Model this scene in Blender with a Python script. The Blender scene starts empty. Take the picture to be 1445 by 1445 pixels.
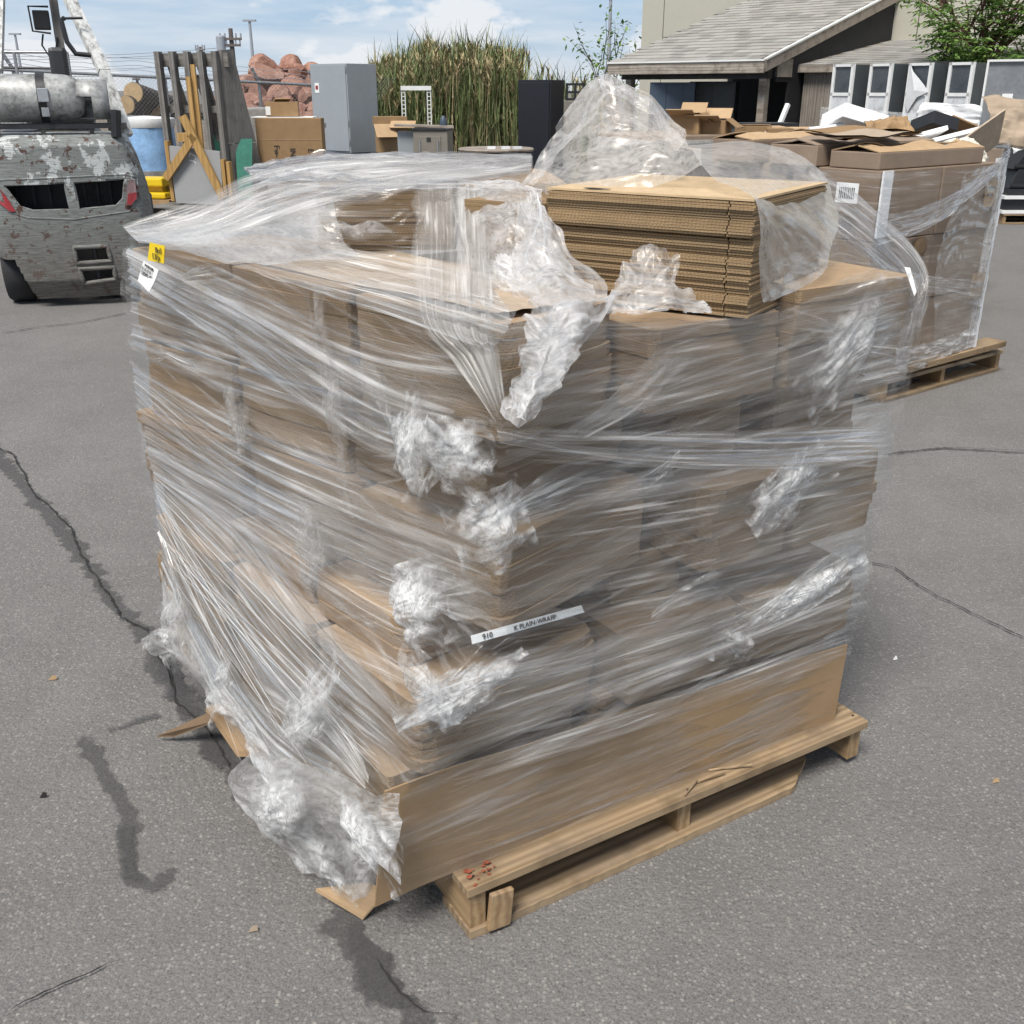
import bpy, bmesh, math, random
import numpy as np
from mathutils import Vector, Matrix
random.seed(7)
RNG = np.random.default_rng(11)
R = math.radians
S = bpy.context.scene
COL = S.collection

# ---------------------------------------------------------------- camera
H = 1.5
F = 1445.0
TH = math.atan(597 / 1445)
CT, ST = math.cos(TH), math.sin(TH)
cam_d = bpy.data.cameras.new('camera')
cam = bpy.data.objects.new('camera', cam_d)
COL.objects.link(cam)
cam.location = (0, 0, H)
cam.rotation_euler = (math.pi / 2 - TH, 0, 0)
cam_d.sensor_fit = 'HORIZONTAL'
cam_d.sensor_width = 36
cam_d.lens = 36.0
cam_d.clip_start = 0.05
cam_d.clip_end = 3000
S.camera = cam
S.view_settings.view_transform = 'Standard'
S.view_settings.look = 'None'
S.view_settings.gamma = 1
S.view_settings.use_curve_mapping = False
S.view_settings.exposure = 0.7
S.render.engine = 'CYCLES'
S.cycles.max_bounces = 6
S.cycles.transparent_max_bounces = 28
S.cycles.diffuse_bounces = 3
S.cycles.glossy_bounces = 2
S.cycles.transmission_bounces = 4
S.cycles.use_denoising = True
S.cycles.use_adaptive_sampling = True
S.cycles.adaptive_threshold = 0.03
S.cycles.caustics_reflective = False
S.cycles.caustics_refractive = False

# ---------------------------------------------------------------- sky and sun
SUN_EL, SUN_AZ = R(58), R(205)          # azimuth measured clockwise from +Y
wd = bpy.data.worlds.new('World')
S.world = wd
wd.use_nodes = True
nt = wd.node_tree
nt.nodes.clear()


def wn(t, **k):
    n = nt.nodes.new(t)
    for a, v in k.items():
        setattr(n, a, v)
    return n


def wmath(op, a, b=None):
    n = wn('ShaderNodeMath', operation=op)
    for i, x in enumerate((a, b)):
        if x is None:
            continue
        if isinstance(x, (int, float)):
            n.inputs[i].default_value = x
        else:
            nt.links.new(x, n.inputs[i])
    return n.outputs[0]


sky = wn('ShaderNodeTexSky', sky_type='NISHITA')
sky.sun_disc = False
sky.sun_elevation = SUN_EL
sky.sun_rotation = SUN_AZ
sky.air_density = 1.0
sky.dust_density = 0.2
sky.ozone_density = 2.0
tc = wn('ShaderNodeTexCoord')
sep = wn('ShaderNodeSeparateXYZ')
nt.links.new(tc.outputs['Generated'], sep.inputs[0])
zz = wmath('ADD', wmath('MAXIMUM', sep.outputs[2], 0.0), 0.10)
cx = wmath('DIVIDE', sep.outputs[0], zz)
cy = wmath('DIVIDE', sep.outputs[1], zz)
cmb = wn('ShaderNodeCombineXYZ')
nt.links.new(cx, cmb.inputs[0])
nt.links.new(cy, cmb.inputs[1])
nz = wn('ShaderNodeTexNoise')
nz.inputs['Scale'].default_value = 0.55
nz.inputs['Detail'].default_value = 9
nz.inputs['Roughness'].default_value = 0.58
nz.inputs['Distortion'].default_value = 0.25
nt.links.new(cmb.outputs[0], nz.inputs['Vector'])
rmp = wn('ShaderNodeValToRGB')
rmp.color_ramp.elements[0].position = 0.42
rmp.color_ramp.elements[1].position = 0.70
nt.links.new(nz.outputs[0], rmp.inputs[0])
# low puffy clouds near the horizon
mp = wn('ShaderNodeMapping')
mp.inputs['Scale'].default_value = (7, 7, 17)
mp.inputs['Location'].default_value = (1.9, 0.4, 0.15)
nt.links.new(tc.outputs['Generated'], mp.inputs[0])
nz2 = wn('ShaderNodeTexNoise')
nz2.inputs['Scale'].default_value = 1.0
nz2.inputs['Detail'].default_value = 8
nz2.inputs['Roughness'].default_value = 0.52
nt.links.new(mp.outputs[0], nz2.inputs['Vector'])
rmp2 = wn('ShaderNodeValToRGB')
rmp2.color_ramp.elements[0].position = 0.51
rmp2.color_ramp.elements[1].position = 0.57
nt.links.new(nz2.outputs[0], rmp2.inputs[0])
cover = wmath('MAXIMUM', wmath('MULTIPLY', rmp.outputs[0], 0.80), wmath('MULTIPLY', rmp2.outputs[0], 0.95))
mixc = wn('ShaderNodeMixRGB')
nt.links.new(cover, mixc.inputs[0])
# pale blue distance haze low over the horizon, all the way round
hz = wn('ShaderNodeValToRGB')
hz.color_ramp.elements[0].position = 0.0
hz.color_ramp.elements[0].color = (.70, .79, .90, 1)
hz.color_ramp.elements[1].position = 0.10
hz.color_ramp.elements[1].color = (.36, .60, .87, 1)
zc = wmath('MAXIMUM', sep.outputs[2], 0.0)
nt.links.new(zc, hz.inputs[0])
hsc = wn('ShaderNodeMixRGB', blend_type='MULTIPLY')
hsc.inputs[0].default_value = 1
nt.links.new(hz.outputs[0], hsc.inputs[1])
hsc.inputs[2].default_value = (9.3, 9.3, 9.3, 1)
hfac = wn('ShaderNodeMapRange')
hfac.interpolation_type = 'SMOOTHSTEP'
nt.links.new(zc, hfac.inputs[0])
for k_, v_ in zip((1, 2, 3, 4), (0.05, 0.6, 0.92, 0.0)):
    hfac.inputs[k_].default_value = v_
hmix = wn('ShaderNodeMixRGB')
nt.links.new(hfac.outputs[0], hmix.inputs[0])
nt.links.new(sky.outputs[0], hmix.inputs[1])
nt.links.new(hsc.outputs[0], hmix.inputs[2])
nt.links.new(hmix.outputs[0], mixc.inputs[1])
mixc.inputs[2].default_value = (9.0, 9.3, 9.7, 1)
bg = wn('ShaderNodeBackground')
bg.inputs[1].default_value = 0.058
nt.links.new(mixc.outputs[0], bg.inputs[0])
wo = wn('ShaderNodeOutputWorld')
nt.links.new(bg.outputs[0], wo.inputs[0])

sun_d = bpy.data.lights.new('sun', 'SUN')
sun_d.energy = 2.9
sun_d.angle = R(20)
sun_d.color = (1.0, 0.96, 0.9)
sun = bpy.data.objects.new('sun', sun_d)
COL.objects.link(sun)
sdir = Vector((math.sin(SUN_AZ) * math.cos(SUN_EL), math.cos(SUN_AZ) * math.cos(SUN_EL), math.sin(SUN_EL)))
sun.rotation_euler = sdir.to_track_quat('Z', 'Y').to_euler()
sun.location = (0, 0, 30)


# ---------------------------------------------------------------- view helpers (a point of the place seen at a given distance)
def ray(u, v):
    x, y = (u - 722.5) / F, (v - 722.5) / F
    return np.array([x, CT - y * ST, -(ST + y * CT)])


CAM = np.array([0, 0, H])


def at(u, v, Y):
    r = ray(u, v)
    return CAM + r * (Y / r[1])


def ground(u, v, z=0.0):
    r = ray(u, v)
    return CAM + r * ((z - H) / r[2])


# ---------------------------------------------------------------- materials
MATS = {}


class NT:
    def __init__(s, name):
        s.m = bpy.data.materials.new(name)
        s.m.use_nodes = True
        s.t = s.m.node_tree
        s.t.nodes.clear()
        s.out = s.n('ShaderNodeOutputMaterial')
        s._tc = None

    def n(s, t, **k):
        x = s.t.nodes.new(t)
        for a, v in k.items():
            setattr(x, a, v)
        return x

    def l(s, a, b):
        s.t.links.new(a, b)

    def put(s, sock, v):
        if isinstance(v, bpy.types.NodeSocket):
            s.l(v, sock)
        elif isinstance(v, (tuple, list)) and len(v) == 3 and sock.type == 'RGBA':
            sock.default_value = (*v, 1)
        else:
            sock.default_value = v

    def tc(s, w='Object'):
        if s._tc is None:
            s._tc = s.n('ShaderNodeTexCoord')
        return s._tc.outputs[w]

    def map(s, vec, scale=(1, 1, 1), loc=(0, 0, 0), rot=(0, 0, 0)):
        x = s.n('ShaderNodeMapping')
        s.l(vec, x.inputs[0])
        x.inputs['Scale'].default_value = scale
        x.inputs['Location'].default_value = loc
        x.inputs['Rotation'].default_value = rot
        return x.outputs[0]

    def noise(s, vec, scale=5, detail=3, rough=.5, dist=0, col=False):
        x = s.n('ShaderNodeTexNoise')
        s.l(vec, x.inputs['Vector'])
        for k, v in (('Scale', scale), ('Detail', detail), ('Roughness', rough), ('Distortion', dist)):
            x.inputs[k].default_value = v
        return x.outputs[1 if col else 0]

    def vor(s, vec, scale=5, feature='F1', out='Distance', rand=1):
        x = s.n('ShaderNodeTexVoronoi', feature=feature)
        s.l(vec, x.inputs['Vector'])
        x.inputs['Scale'].default_value = scale
        x.inputs['Randomness'].default_value = rand
        return x.outputs[out]

    def math(s, op, a, b=0.0, c=None, clamp=False):
        x = s.n('ShaderNodeMath', operation=op)
        x.use_clamp = clamp
        s.put(x.inputs[0], a)
        s.put(x.inputs[1], b)
        if c is not None:
            s.put(x.inputs[2], c)
        return x.outputs[0]

    def ramp(s, f, *st):
        x = s.n('ShaderNodeValToRGB')
        e = x.color_ramp.elements
        while len(e) < len(st):
            e.new(0.5)
        for i, (p, c) in enumerate(st):
            e[i].position = p
            e[i].color = (*c, 1) if isinstance(c, tuple) else (c, c, c, 1)
        s.l(f, x.inputs[0])
        return x.outputs[0]

    def mix(s, f, a, b, mode='MIX'):
        x = s.n('ShaderNodeMixRGB', blend_type=mode)
        s.put(x.inputs[0], f)
        s.put(x.inputs[1], a)
        s.put(x.inputs[2], b)
        return x.outputs[0]

    def bump(s, h, strength=.3, dist=.01):
        x = s.n('ShaderNodeBump')
        s.l(h, x.inputs['Height'])
        x.inputs['Strength'].default_value = strength
        x.inputs['Distance'].default_value = dist
        return x.outputs[0]

    def bsdf(s, col, rough=.6, metal=0, spec=.5, normal=None, **kw):
        x = s.n('ShaderNodeBsdfPrincipled')
        s.put(x.inputs['Base Color'], col)
        s.put(x.inputs['Roughness'], rough)
        s.put(x.inputs['Metallic'], metal)
        s.put(x.inputs['Specular IOR Level'], spec)
        if normal is not None:
            s.l(normal, x.inputs['Normal'])
        for k, v in kw.items():
            s.put(x.inputs[k.replace('_', ' ')], v)
        return x.outputs[0]

    def done(s, sh):
        s.l(sh, s.out.inputs['Surface'])
        MATS[s.m.name] = s.m
        return s.m


def plain(name, col, rough=.6, metal=0, var=.25, scale=6, bump=.15, spec=.5, dirt=None, stretch=(1, 1, 1)):
    m = NT(name)
    v = m.map(m.tc(), stretch)
    n1 = m.noise(v, scale, 5, .6)
    n2 = m.noise(v, scale * 9, 3, .6)
    f = m.math('ADD', m.math('MULTIPLY', n1, .65), m.math('MULTIPLY', n2, .35))
    lo = tuple(c * (1 - var) for c in col)
    hi = tuple(min(c * (1 + var), .95) for c in col)
    c = m.ramp(f, (.3, lo), (.7, hi))
    if dirt:
        n3 = m.noise(v, scale * .8, 6, .7)
        c = m.mix(m.ramp(n3, (.52, 0.0), (.66, 1.0)), c, dirt)
    return m.done(m.bsdf(c, rough, metal, spec, m.bump(n2, bump, .005)))


def wood(name, col, dark, scale=1.0, axis=0, rough=.75, blotch=.5):
    """grain runs along local axis"""
    m = NT(name)
    oi = m.n('ShaderNodeObjectInfo')
    off = m.n('ShaderNodeCombineXYZ')
    m.l(m.math('MULTIPLY', oi.outputs['Random'], 37.0), off.inputs[0])
    m.l(m.math('MULTIPLY', oi.outputs['Random'], 91.0), off.inputs[1])
    ad = m.n('ShaderNodeVectorMath', operation='ADD')
    m.l(m.tc(), ad.inputs[0])
    m.l(off.outputs[0], ad.inputs[1])
    sc = [34, 34, 34]
    sc[axis] = 1.6
    v = m.map(ad.outputs[0], tuple(x * scale for x in sc))
    n1 = m.noise(v, 1.0, 4, .6, 1.2)
    w = m.n('ShaderNodeTexWave', wave_type='RINGS', rings_direction='XYZ'[axis])
    m.l(m.map(ad.outputs[0], tuple((.5 if i == axis else 13) * scale for i in range(3))), w.inputs[0])
    w.inputs['Scale'].default_value = 1.2
    w.inputs['Distortion'].default_value = 5
    w.inputs['Detail'].default_value = 2
    n2 = m.noise(ad.outputs[0], 5 * scale, 4, .65)
    f = m.math('ADD', m.math('MULTIPLY', n1, .6), m.math('MULTIPLY', w.outputs[1], .28))
    c = m.ramp(f, (.2, dark), (.62, col))
    st = m.math('MULTIPLY', m.ramp(n2, (.48, 0.0), (.7, 1.0)), blotch)
    c = m.mix(st, c, tuple(x * .42 for x in dark))
    n3 = m.noise(m.map(ad.outputs[0], tuple((3 if i == axis else 14) for i in range(3))), 1, 5, .7)
    c = m.mix(m.math('MULTIPLY', m.ramp(n3, (.5, 0.0), (.72, 1.0)), .55 if blotch > .3 else .15), c, tuple(.12 + .35 * x for x in dark))
    tint = m.mix(m.math('MULTIPLY', oi.outputs['Random'], .3), c, dark)
    return m.done(m.bsdf(tint, rough, 0, .3, m.bump(n1, .35, .004)))


def kraft(name, col, edge=False, var=.14):
    m = NT(name)
    oi = m.n('ShaderNodeObjectInfo')
    v = m.tc()
    n1 = m.noise(v, 9, 5, .6)
    n2 = m.noise(m.map(v, (1, 1, 14)), 60, 2, .5)
    c = m.ramp(m.math('ADD', m.math('MULTIPLY', n1, .6), m.math('MULTIPLY', n2, .4)),
               (.3, tuple(x * (1 - var * 1.6) for x in col)), (.7, tuple(min(x * (1 + var), .9) for x in col)))
    c = m.mix(m.math('MULTIPLY', oi.outputs['Random'], .5), c, (col[0] * .55, col[1] * .5, col[2] * .45))
    h = n2
    if edge:
        geo = m.n('ShaderNodeNewGeometry')
        sn = m.n('ShaderNodeSeparateXYZ')
        m.l(m.tc('Normal'), sn.inputs[0])
        side = m.math('LESS_THAN', m.math('ABSOLUTE', sn.outputs[2]), .5)
        sp = m.n('ShaderNodeSeparateXYZ')
        m.l(v, sp.inputs[0])
        zf = m.math('SINE', m.math('MULTIPLY', m.math('ADD', sp.outputs[2], m.math('MULTIPLY', n1, .004)), 2 * math.pi / .0046))
        xy = m.math('ADD', sp.outputs[0], sp.outputs[1])
        row = m.math('FLOOR', m.math('DIVIDE', sp.outputs[2], .0046))
        ph = m.math('MULTIPLY', m.math('FRACT', m.math('MULTIPLY', row, .618)), 6.28)
        xf = m.math('SINE', m.math('ADD', m.math('MULTIPLY', xy, 2 * math.pi / .0075), ph))
        flute = m.math('MULTIPLY', m.math('GREATER_THAN', zf, -.35), m.math('GREATER_THAN', xf, -.1))
        nl = m.noise(m.map(v, (.7, .7, 60)), 5, 3, .6)
        k = m.math('MULTIPLY', side, m.math('ADD', m.math('MULTIPLY', flute, .5), m.math('MULTIPLY', m.ramp(nl, (.4, 0.0), (.6, 1.0)), .3)))
        c = m.mix(k, c, tuple(x * .33 for x in col))
        h = m.math('SUBTRACT', n2, m.math('MULTIPLY', flute, .8))
    return m.done(m.bsdf(c, .82, 0, .25, m.bump(h, .25, .002)))


def film(name, base, s1, f1, s2, f2, patch=.25, tint=(.92, .90, .875), gloss=.16, bumps=.35, iso=False, trl=.35, rough=.22, lwk=.26):
    """clear polythene: alpha follows the thickness of gathered folds (u runs along the pull)"""
    m = NT(name)
    uv = m.tc('UV')
    if iso:
        va = m.map(uv, (f1, f1, 1))
        vb = m.map(uv, (f2, f2, 1), (3, 7, 0))
    else:
        va = m.map(uv, (f1 * .035, f1, 1))
        vb = m.map(uv, (f2 * .05, f2, 1), (3, 7, 0))
    n1 = m.noise(va, 1, 2, .55, .3 if not iso else 1.2)
    n2 = m.noise(vb, 1, 1.5, .6, .2 if not iso else 1.5)
    if iso:
        # creases of crumpled film: thin ridges
        r1 = m.math('SUBTRACT', 1.0, m.math('MULTIPLY', m.math('ABSOLUTE', m.math('SUBTRACT', n1, .5)), 7.0), clamp=True)
        r2 = m.math('SUBTRACT', 1.0, m.math('MULTIPLY', m.math('ABSOLUTE', m.math('SUBTRACT', n2, .5)), 6.0), clamp=True)
    else:
        r1 = m.ramp(n1, (.52, 0.0), (.68, 1.0))
        r2 = m.ramp(n2, (.54, 0.0), (.67, 1.0))
    np_ = m.noise(uv, 4.5, 2, .6)
    pz = m.ramp(np_, (.38, 0.0), (.68, 1.0))
    a = m.math('ADD', m.math('MULTIPLY', r1, s1), m.math('MULTIPLY', r2, s2))
    a = m.math('MULTIPLY', a, m.math('ADD', .45, m.math('MULTIPLY', pz, .9)))
    a = m.math('ADD', a, m.math('ADD', base, m.math('MULTIPLY', pz, patch)), clamp=True)
    a = m.math('MINIMUM', a, .93)
    fd = m.n('ShaderNodeAttribute', attribute_name='fade').outputs['Fac']
    keep = m.math('SUBTRACT', 1.0, fd, clamp=True)
    a = m.math('MULTIPLY', a, keep)
    hgt = m.math('ADD', m.math('MULTIPLY', n1, .7), m.math('MULTIPLY', n2, .4))
    nb = m.bump(hgt, bumps, .012)
    tr = m.n('ShaderNodeBsdfTransparent')
    tr.inputs[0].default_value = (.97, .975, .98, 1)
    df = m.n('ShaderNodeBsdfDiffuse')
    df.inputs[0].default_value = (*tint, 1)
    if not iso:
        m.l(nb, df.inputs['Normal'])
    tl = m.n('ShaderNodeBsdfTranslucent')
    tl.inputs[0].default_value = (*tint, 1)
    mx = m.n('ShaderNodeMixShader')
    mx.inputs[0].default_value = trl
    m.l(df.outputs[0], mx.inputs[1])
    m.l(tl.outputs[0], mx.inputs[2])
    mm = m.n('ShaderNodeMixShader')
    m.l(a, mm.inputs[0])
    m.l(tr.outputs[0], mm.inputs[1])
    m.l(mx.outputs[0], mm.inputs[2])
    gl = m.n('ShaderNodeBsdfGlossy')
    gl.inputs[0].default_value = (1, .965, .92, 1)
    gl.inputs['Roughness'].default_value = rough
    m.l(nb, gl.inputs['Normal'])
    lw = m.n('ShaderNodeLayerWeight')
    lw.inputs[0].default_value = .25
    m.l(nb, lw.inputs['Normal'])
    gf = m.math('ADD', m.math('MULTIPLY', lw.outputs[0], lwk), gloss * .18, clamp=True)
    gf = m.math('MULTIPLY', gf, keep)
    mg = m.n('ShaderNodeMixShader')
    m.l(gf, mg.inputs[0])
    m.l(mm.outputs[0], mg.inputs[1])
    m.l(gl.outputs[0], mg.inputs[2])
    return m.done(mg.outputs[0])


# asphalt ------------------------------------------------------------
m = NT('asphalt')
v = m.tc()
st = m.vor(v, 120, 'F1', 'Color')
sd = m.vor(v, 120, 'F1', 'Distance')
st2 = m.vor(v, 62, 'F1', 'Color')
sd2 = m.vor(v, 62, 'F1', 'Distance')
sx = m.n('ShaderNodeSeparateColor')
m.l(st, sx.inputs[0])
sx2 = m.n('ShaderNodeSeparateColor')
m.l(st2, sx2.inputs[0])
big = m.noise(v, .55, 6, .62)
mid = m.noise(v, 4.5, 5, .65)
fine = m.noise(v, 260, 2, .6)
base = m.ramp(m.math('ADD', m.math('MULTIPLY', big, .6), m.math('MULTIPLY', mid, .4)),
              (.3, (.175, .167, .158)), (.7, (.25, .239, .228)))
wide = m.noise(v, .9, 6, .7)
base = m.mix(m.math('MULTIPLY', m.ramp(wide, (.35, 1.0), (.6, 0.0)), .45), base, (.14, .134, .128))
c = m.mix(m.ramp(fine, (.35, .55), (.65, 0.0)), base, (.045, .042, .04))
stone = m.ramp(sx.outputs[0], (.0, (.09, .084, .078)), (.55, (.2, .188, .175)), (.85, (.27, .25, .23)), (1.0, (.36, .33, .30)))
c = m.mix(m.math('MULTIPLY', m.math('LESS_THAN', sd, .42), .55), c, stone)
pale = m.math('MULTIPLY', m.math('GREATER_THAN', sx2.outputs[1], .92), m.math('LESS_THAN', sd2, .22))
c = m.mix(m.math('MULTIPLY', pale, .32), c, m.ramp(sx2.outputs[0], (0, (.3, .24, .19)), (1, (.5, .47, .43))))
h = m.math('ADD', m.math('MULTIPLY', sd, -.6), m.math('ADD', m.math('MULTIPLY', sd2, -.5), m.math('MULTIPLY', fine, .5)))
m.done(m.bsdf(c, .88, 0, .3, m.bump(h, .55, .006)))

m = NT('tar_seal')
v = m.tc()
n1 = m.noise(v, 14, 6, .7)
n2 = m.noise(v, 220, 3, .6)
at_ = m.n('ShaderNodeAttribute', attribute_name='edge')
n0 = m.noise(v, 3.5, 4, .6)
al = m.math('SUBTRACT', m.math('ADD', m.math('MULTIPLY', at_.outputs['Fac'], 1.4), m.math('ADD', m.math('MULTIPLY', m.math('SUBTRACT', n1, .5), 2.6), m.math('MULTIPLY', m.math('SUBTRACT', n0, .5), 1.6))), .3)
al = m.ramp(al, (.28, 0.0), (.5, .52))
b = m.bsdf(m.ramp(n2, (.3, (.055, .053, .053)), (.7, (.12, .115, .112))), .62, 0, .4, m.bump(n2, .4, .004))
tr = m.n('ShaderNodeBsdfTransparent')
mx = m.n('ShaderNodeMixShader')
m.l(al, mx.inputs[0])
m.l(tr.outputs[0], mx.inputs[1])
m.l(b, mx.inputs[2])
m.done(mx.outputs[0])
plain('crack_dark', (.022, .02, .019), .95, bump=.3, var=.4)

# kraft / paper / wood
kraft('kraft_bundle', (.43, .305, .19), edge=True)
kraft('kraft_open', (.36, .25, .14), edge=True)
kraft('kraft_shaded', (.19, .13, .08))  # darker kraft: shade of the down-facing flap is put into the colour
kraft('kraft_pale', (.47, .375, .28))
kraft('kraft_face', (.40, .275, .16))
kraft('kraft_light', (.5, .345, .2))
kraft('kraft_top', (.58, .43, .26))
kraft('carton', (.36, .235, .125))
kraft('carton_grey', (.31, .235, .175))
wood('pallet_wood', (.46, .335, .205), (.20, .135, .075), blotch=.95)
wood('pallet_wood_y', (.46, .32, .18), (.24, .15, .075), axis=1, blotch=.6)
wood('old_wood', (.27, .255, .235), (.12, .11, .10), axis=2)
wood('old_wood_x', (.26, .245, .22), (.12, .11, .10), axis=0)
wood('new_lumber', (.52, .33, .125), (.33, .19, .065), axis=2, blotch=.15)
wood('shed_board', (.32, .285, .245), (.17, .145, .12), axis=2, blotch=.4)
wood('bark', (.15, .125, .10), (.05, .04, .033), axis=0, scale=.5)
wood('fascia_wood', (.42, .38, .33), (.2, .15, .11), axis=0, blotch=.7)
plain('log_end', (.42, .29, .15), .8, var=.3, scale=9)
plain('white_paint', (.74, .74, .72), .5, var=.1)
plain('white_foam', (.84, .84, .83), .7, var=.05)
plain('paper', (.8, .8, .78), .7, var=.05)
plain('paper_yellow', (.78, .55, .01), .6, var=.05)
plain('ink', (.02, .02, .025), .7, var=.1)
plain('cabinet_grey', (.30, .325, .345), .45, var=.06)
plain('cabinet_black', (.012, .013, .018), .4, var=.15)
plain('cabinet_blue', (.045, .065, .095), .45, var=.15)
plain('door_grey', (.07, .08, .085), .5, var=.15)
plain('black_plastic', (.016, .016, .018), .45, var=.25)
plain('black_shade_wall', (.012, .012, .014), .8, var=.4)  # black gable paint, and the porch's inner shade put into the walls' colour
plain('black_steel', (.02, .02, .022), .45, var=.4, dirt=(.05, .045, .04))
plain('rubber', (.03, .03, .032), .85, var=.3)
plain('red_lens', (.30, .035, .04), .25, var=.15)
plain('rust_paint', (.27, .075, .04), .6, var=.5, scale=60)
plain('dull_lens', (.25, .17, .17), .3, var=.3)
plain('red_plate', (.4, .04, .04), .45, var=.2)
plain('taupe_metal', (.2, .18, .15), .5, var=.15)
plain('pale_plastic', (.62, .63, .64), .4, var=.15, dirt=(.35, .34, .33))
plain('glass_dark', (.07, .08, .09), .12, var=.35, scale=3)
plain('glass_pale', (.20, .21, .22), .2, var=.3, scale=2)
plain('glass_green', (.04, .17, .12), .2, var=.3, scale=3)
plain('yellow_plastic', (.75, .5, .01), .4, var=.12)
plain('galv', (.33, .34, .35), .45, .6, var=.25, scale=20)
plain('far_steel', (.3, .32, .35), .6, var=.05)
plain('far_wood', (.12, .1, .09), .8, var=.1)
plain('wall_paint', (.46, .44, .365), .8, var=.05, scale=1.5, dirt=None)
plain('shingle_stuff', (.34, .31, .285), .9, var=.3, scale=14, bump=.5)
plain('grey_board', (.30, .30, .30), .6, var=.05)
plain('blue_film', (.25, .42, .7), .3, var=.45, scale=4)
plain('grey_wrap', (.27, .255, .24), .35, var=.5, scale=9, bump=.6)
plain('white_sheet', (.72, .72, .72), .4, var=.12, scale=6, bump=.4)
plain('dark_stack', (.045, .045, .045), .5, var=.5)
plain('rust_pot', (.12, .055, .04), .8)
plain('cloth', (.7, .66, .55), .8, var=.25, scale=12, bump=.5)
plain('leaf', (.075, .135, .03), .55, var=.45, scale=3)
plain('reed_green', (.15, .185, .07), .65, var=.5, scale=1.2)
plain('reed_tan', (.36, .29, .16), .8, var=.35, scale=1.5)

m = NT('boulder')
v = m.tc()
oi = m.n('ShaderNodeObjectInfo')
n1 = m.noise(v, 3.2, 7, .65)
n2 = m.noise(v, 20, 5, .65)
c = m.ramp(n1, (.3, (.20, .095, .07)), (.5, (.36, .185, .135)), (.72, (.52, .33, .26)))
c = m.mix(m.math('MULTIPLY', m.ramp(n2, (.35, 1.0), (.55, 0.0)), .35), c, (.12, .06, .05))
c = m.mix(m.math('MULTIPLY', oi.outputs['Random'], .35), c, (.33, .22, .17))
m.done(m.bsdf(c, .9, 0, .25, m.bump(m.math('ADD', n1, n2), .7, .05)))

m = NT('worn_paint')
v = m.tc()
n1 = m.noise(v, 5.5, 8, .68)
n2 = m.noise(m.map(v, (1, 1, 1), (4, 2, 1)), 14, 8, .68)
n3 = m.noise(m.map(v, (1, 1, 14)), 9, 5, .6)
sp = m.n('ShaderNodeSeparateXYZ')
m.l(v, sp.inputs[0])
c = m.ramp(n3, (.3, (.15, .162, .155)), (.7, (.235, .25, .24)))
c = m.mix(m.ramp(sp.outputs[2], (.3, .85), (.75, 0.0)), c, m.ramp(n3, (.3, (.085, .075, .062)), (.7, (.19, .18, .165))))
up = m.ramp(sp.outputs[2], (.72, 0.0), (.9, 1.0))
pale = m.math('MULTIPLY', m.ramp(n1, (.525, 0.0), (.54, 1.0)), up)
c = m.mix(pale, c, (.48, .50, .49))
rust = m.math('MULTIPLY', m.ramp(n2, (.58, 0.0), (.595, 1.0)), m.ramp(sp.outputs[2], (.25, .6), (.7, 1.0)))
c = m.mix(rust, c, (.085, .045, .035))
scr = m.noise(m.map(v, (2, 2, 40)), 6, 4, .7)
c = m.mix(m.math('MULTIPLY', m.ramp(scr, (.53, 0.0), (.6, 1.0)), .65), c, (.05, .042, .035))
m.done(m.bsdf(c, .6, 0, .35, m.bump(m.math('ADD', n2, scr), .25, .01)))

m = NT('worn_tank')
v = m.tc()
n1 = m.noise(v, 8, 7, .7)
n2 = m.noise(v, 30, 5, .7)
c = m.ramp(m.math('ADD', m.math('MULTIPLY', n1, .6), m.math('MULTIPLY', n2, .4)), (.38, (.14, .135, .125)), (.52, (.36, .36, .35)), (.72, (.56, .56, .545)))
m.done(m.bsdf(c, .45, .15, .5, m.bump(n2, .2, .004)))

m = NT('worn_white')
v = m.tc()
n1 = m.noise(m.map(v, (2, 2, .8)), 12, 6, .7)
c = m.ramp(n1, (.36, (.2, .19, .18)), (.5, (.52, .52, .5)), (.7, (.68, .68, .66)))
m.done(m.bsdf(c, .5, 0, .4))

film('film_veil', .0, .15, 11, .16, 80, .03, gloss=.10, lwk=.15)
film('film_pull', .0, .36, 13, .30, 95, .05, gloss=.15, bumps=.6, rough=.16, lwk=.18)
film('film_fold', .02, .44, 13, .40, 70, .08, gloss=.25, bumps=.6, rough=.16)
film('film_fan', .06, .46, 26, .50, 90, .16, gloss=.12, bumps=.45, rough=.25, lwk=.14, tint=(.95, .94, .92))
film('film_curtain', .26, .30, 30, .36, 110, .10, gloss=.10, bumps=.4, rough=.25, lwk=.14, tint=(.86, .84, .81))
film('film_bunch', .06, .32, 15, .40, 40, .12, gloss=.13, bumps=.45, iso=True, rough=.24, trl=.28, tint=(.96, .955, .945), lwk=.16)
film('film_right', .0, .22, 10, .28, 85, .02, gloss=.10, bumps=.55, rough=.16, lwk=.15)
film('film_loose', .08, .26, 9, .28, 26, .08, gloss=.11, bumps=.5, iso=True, trl=.4, tint=(.97, .96, .95), rough=.3, lwk=.18)
film('film_haze', .08, .12, 8, .20, 26, .10, gloss=.14, bumps=.3, iso=True, trl=.5, tint=(.95, .94, .925), rough=.3)
film('film_dark', .01, .2, 22, .25, 60, .03, gloss=.12, tint=(.62, .6, .58))


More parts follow.
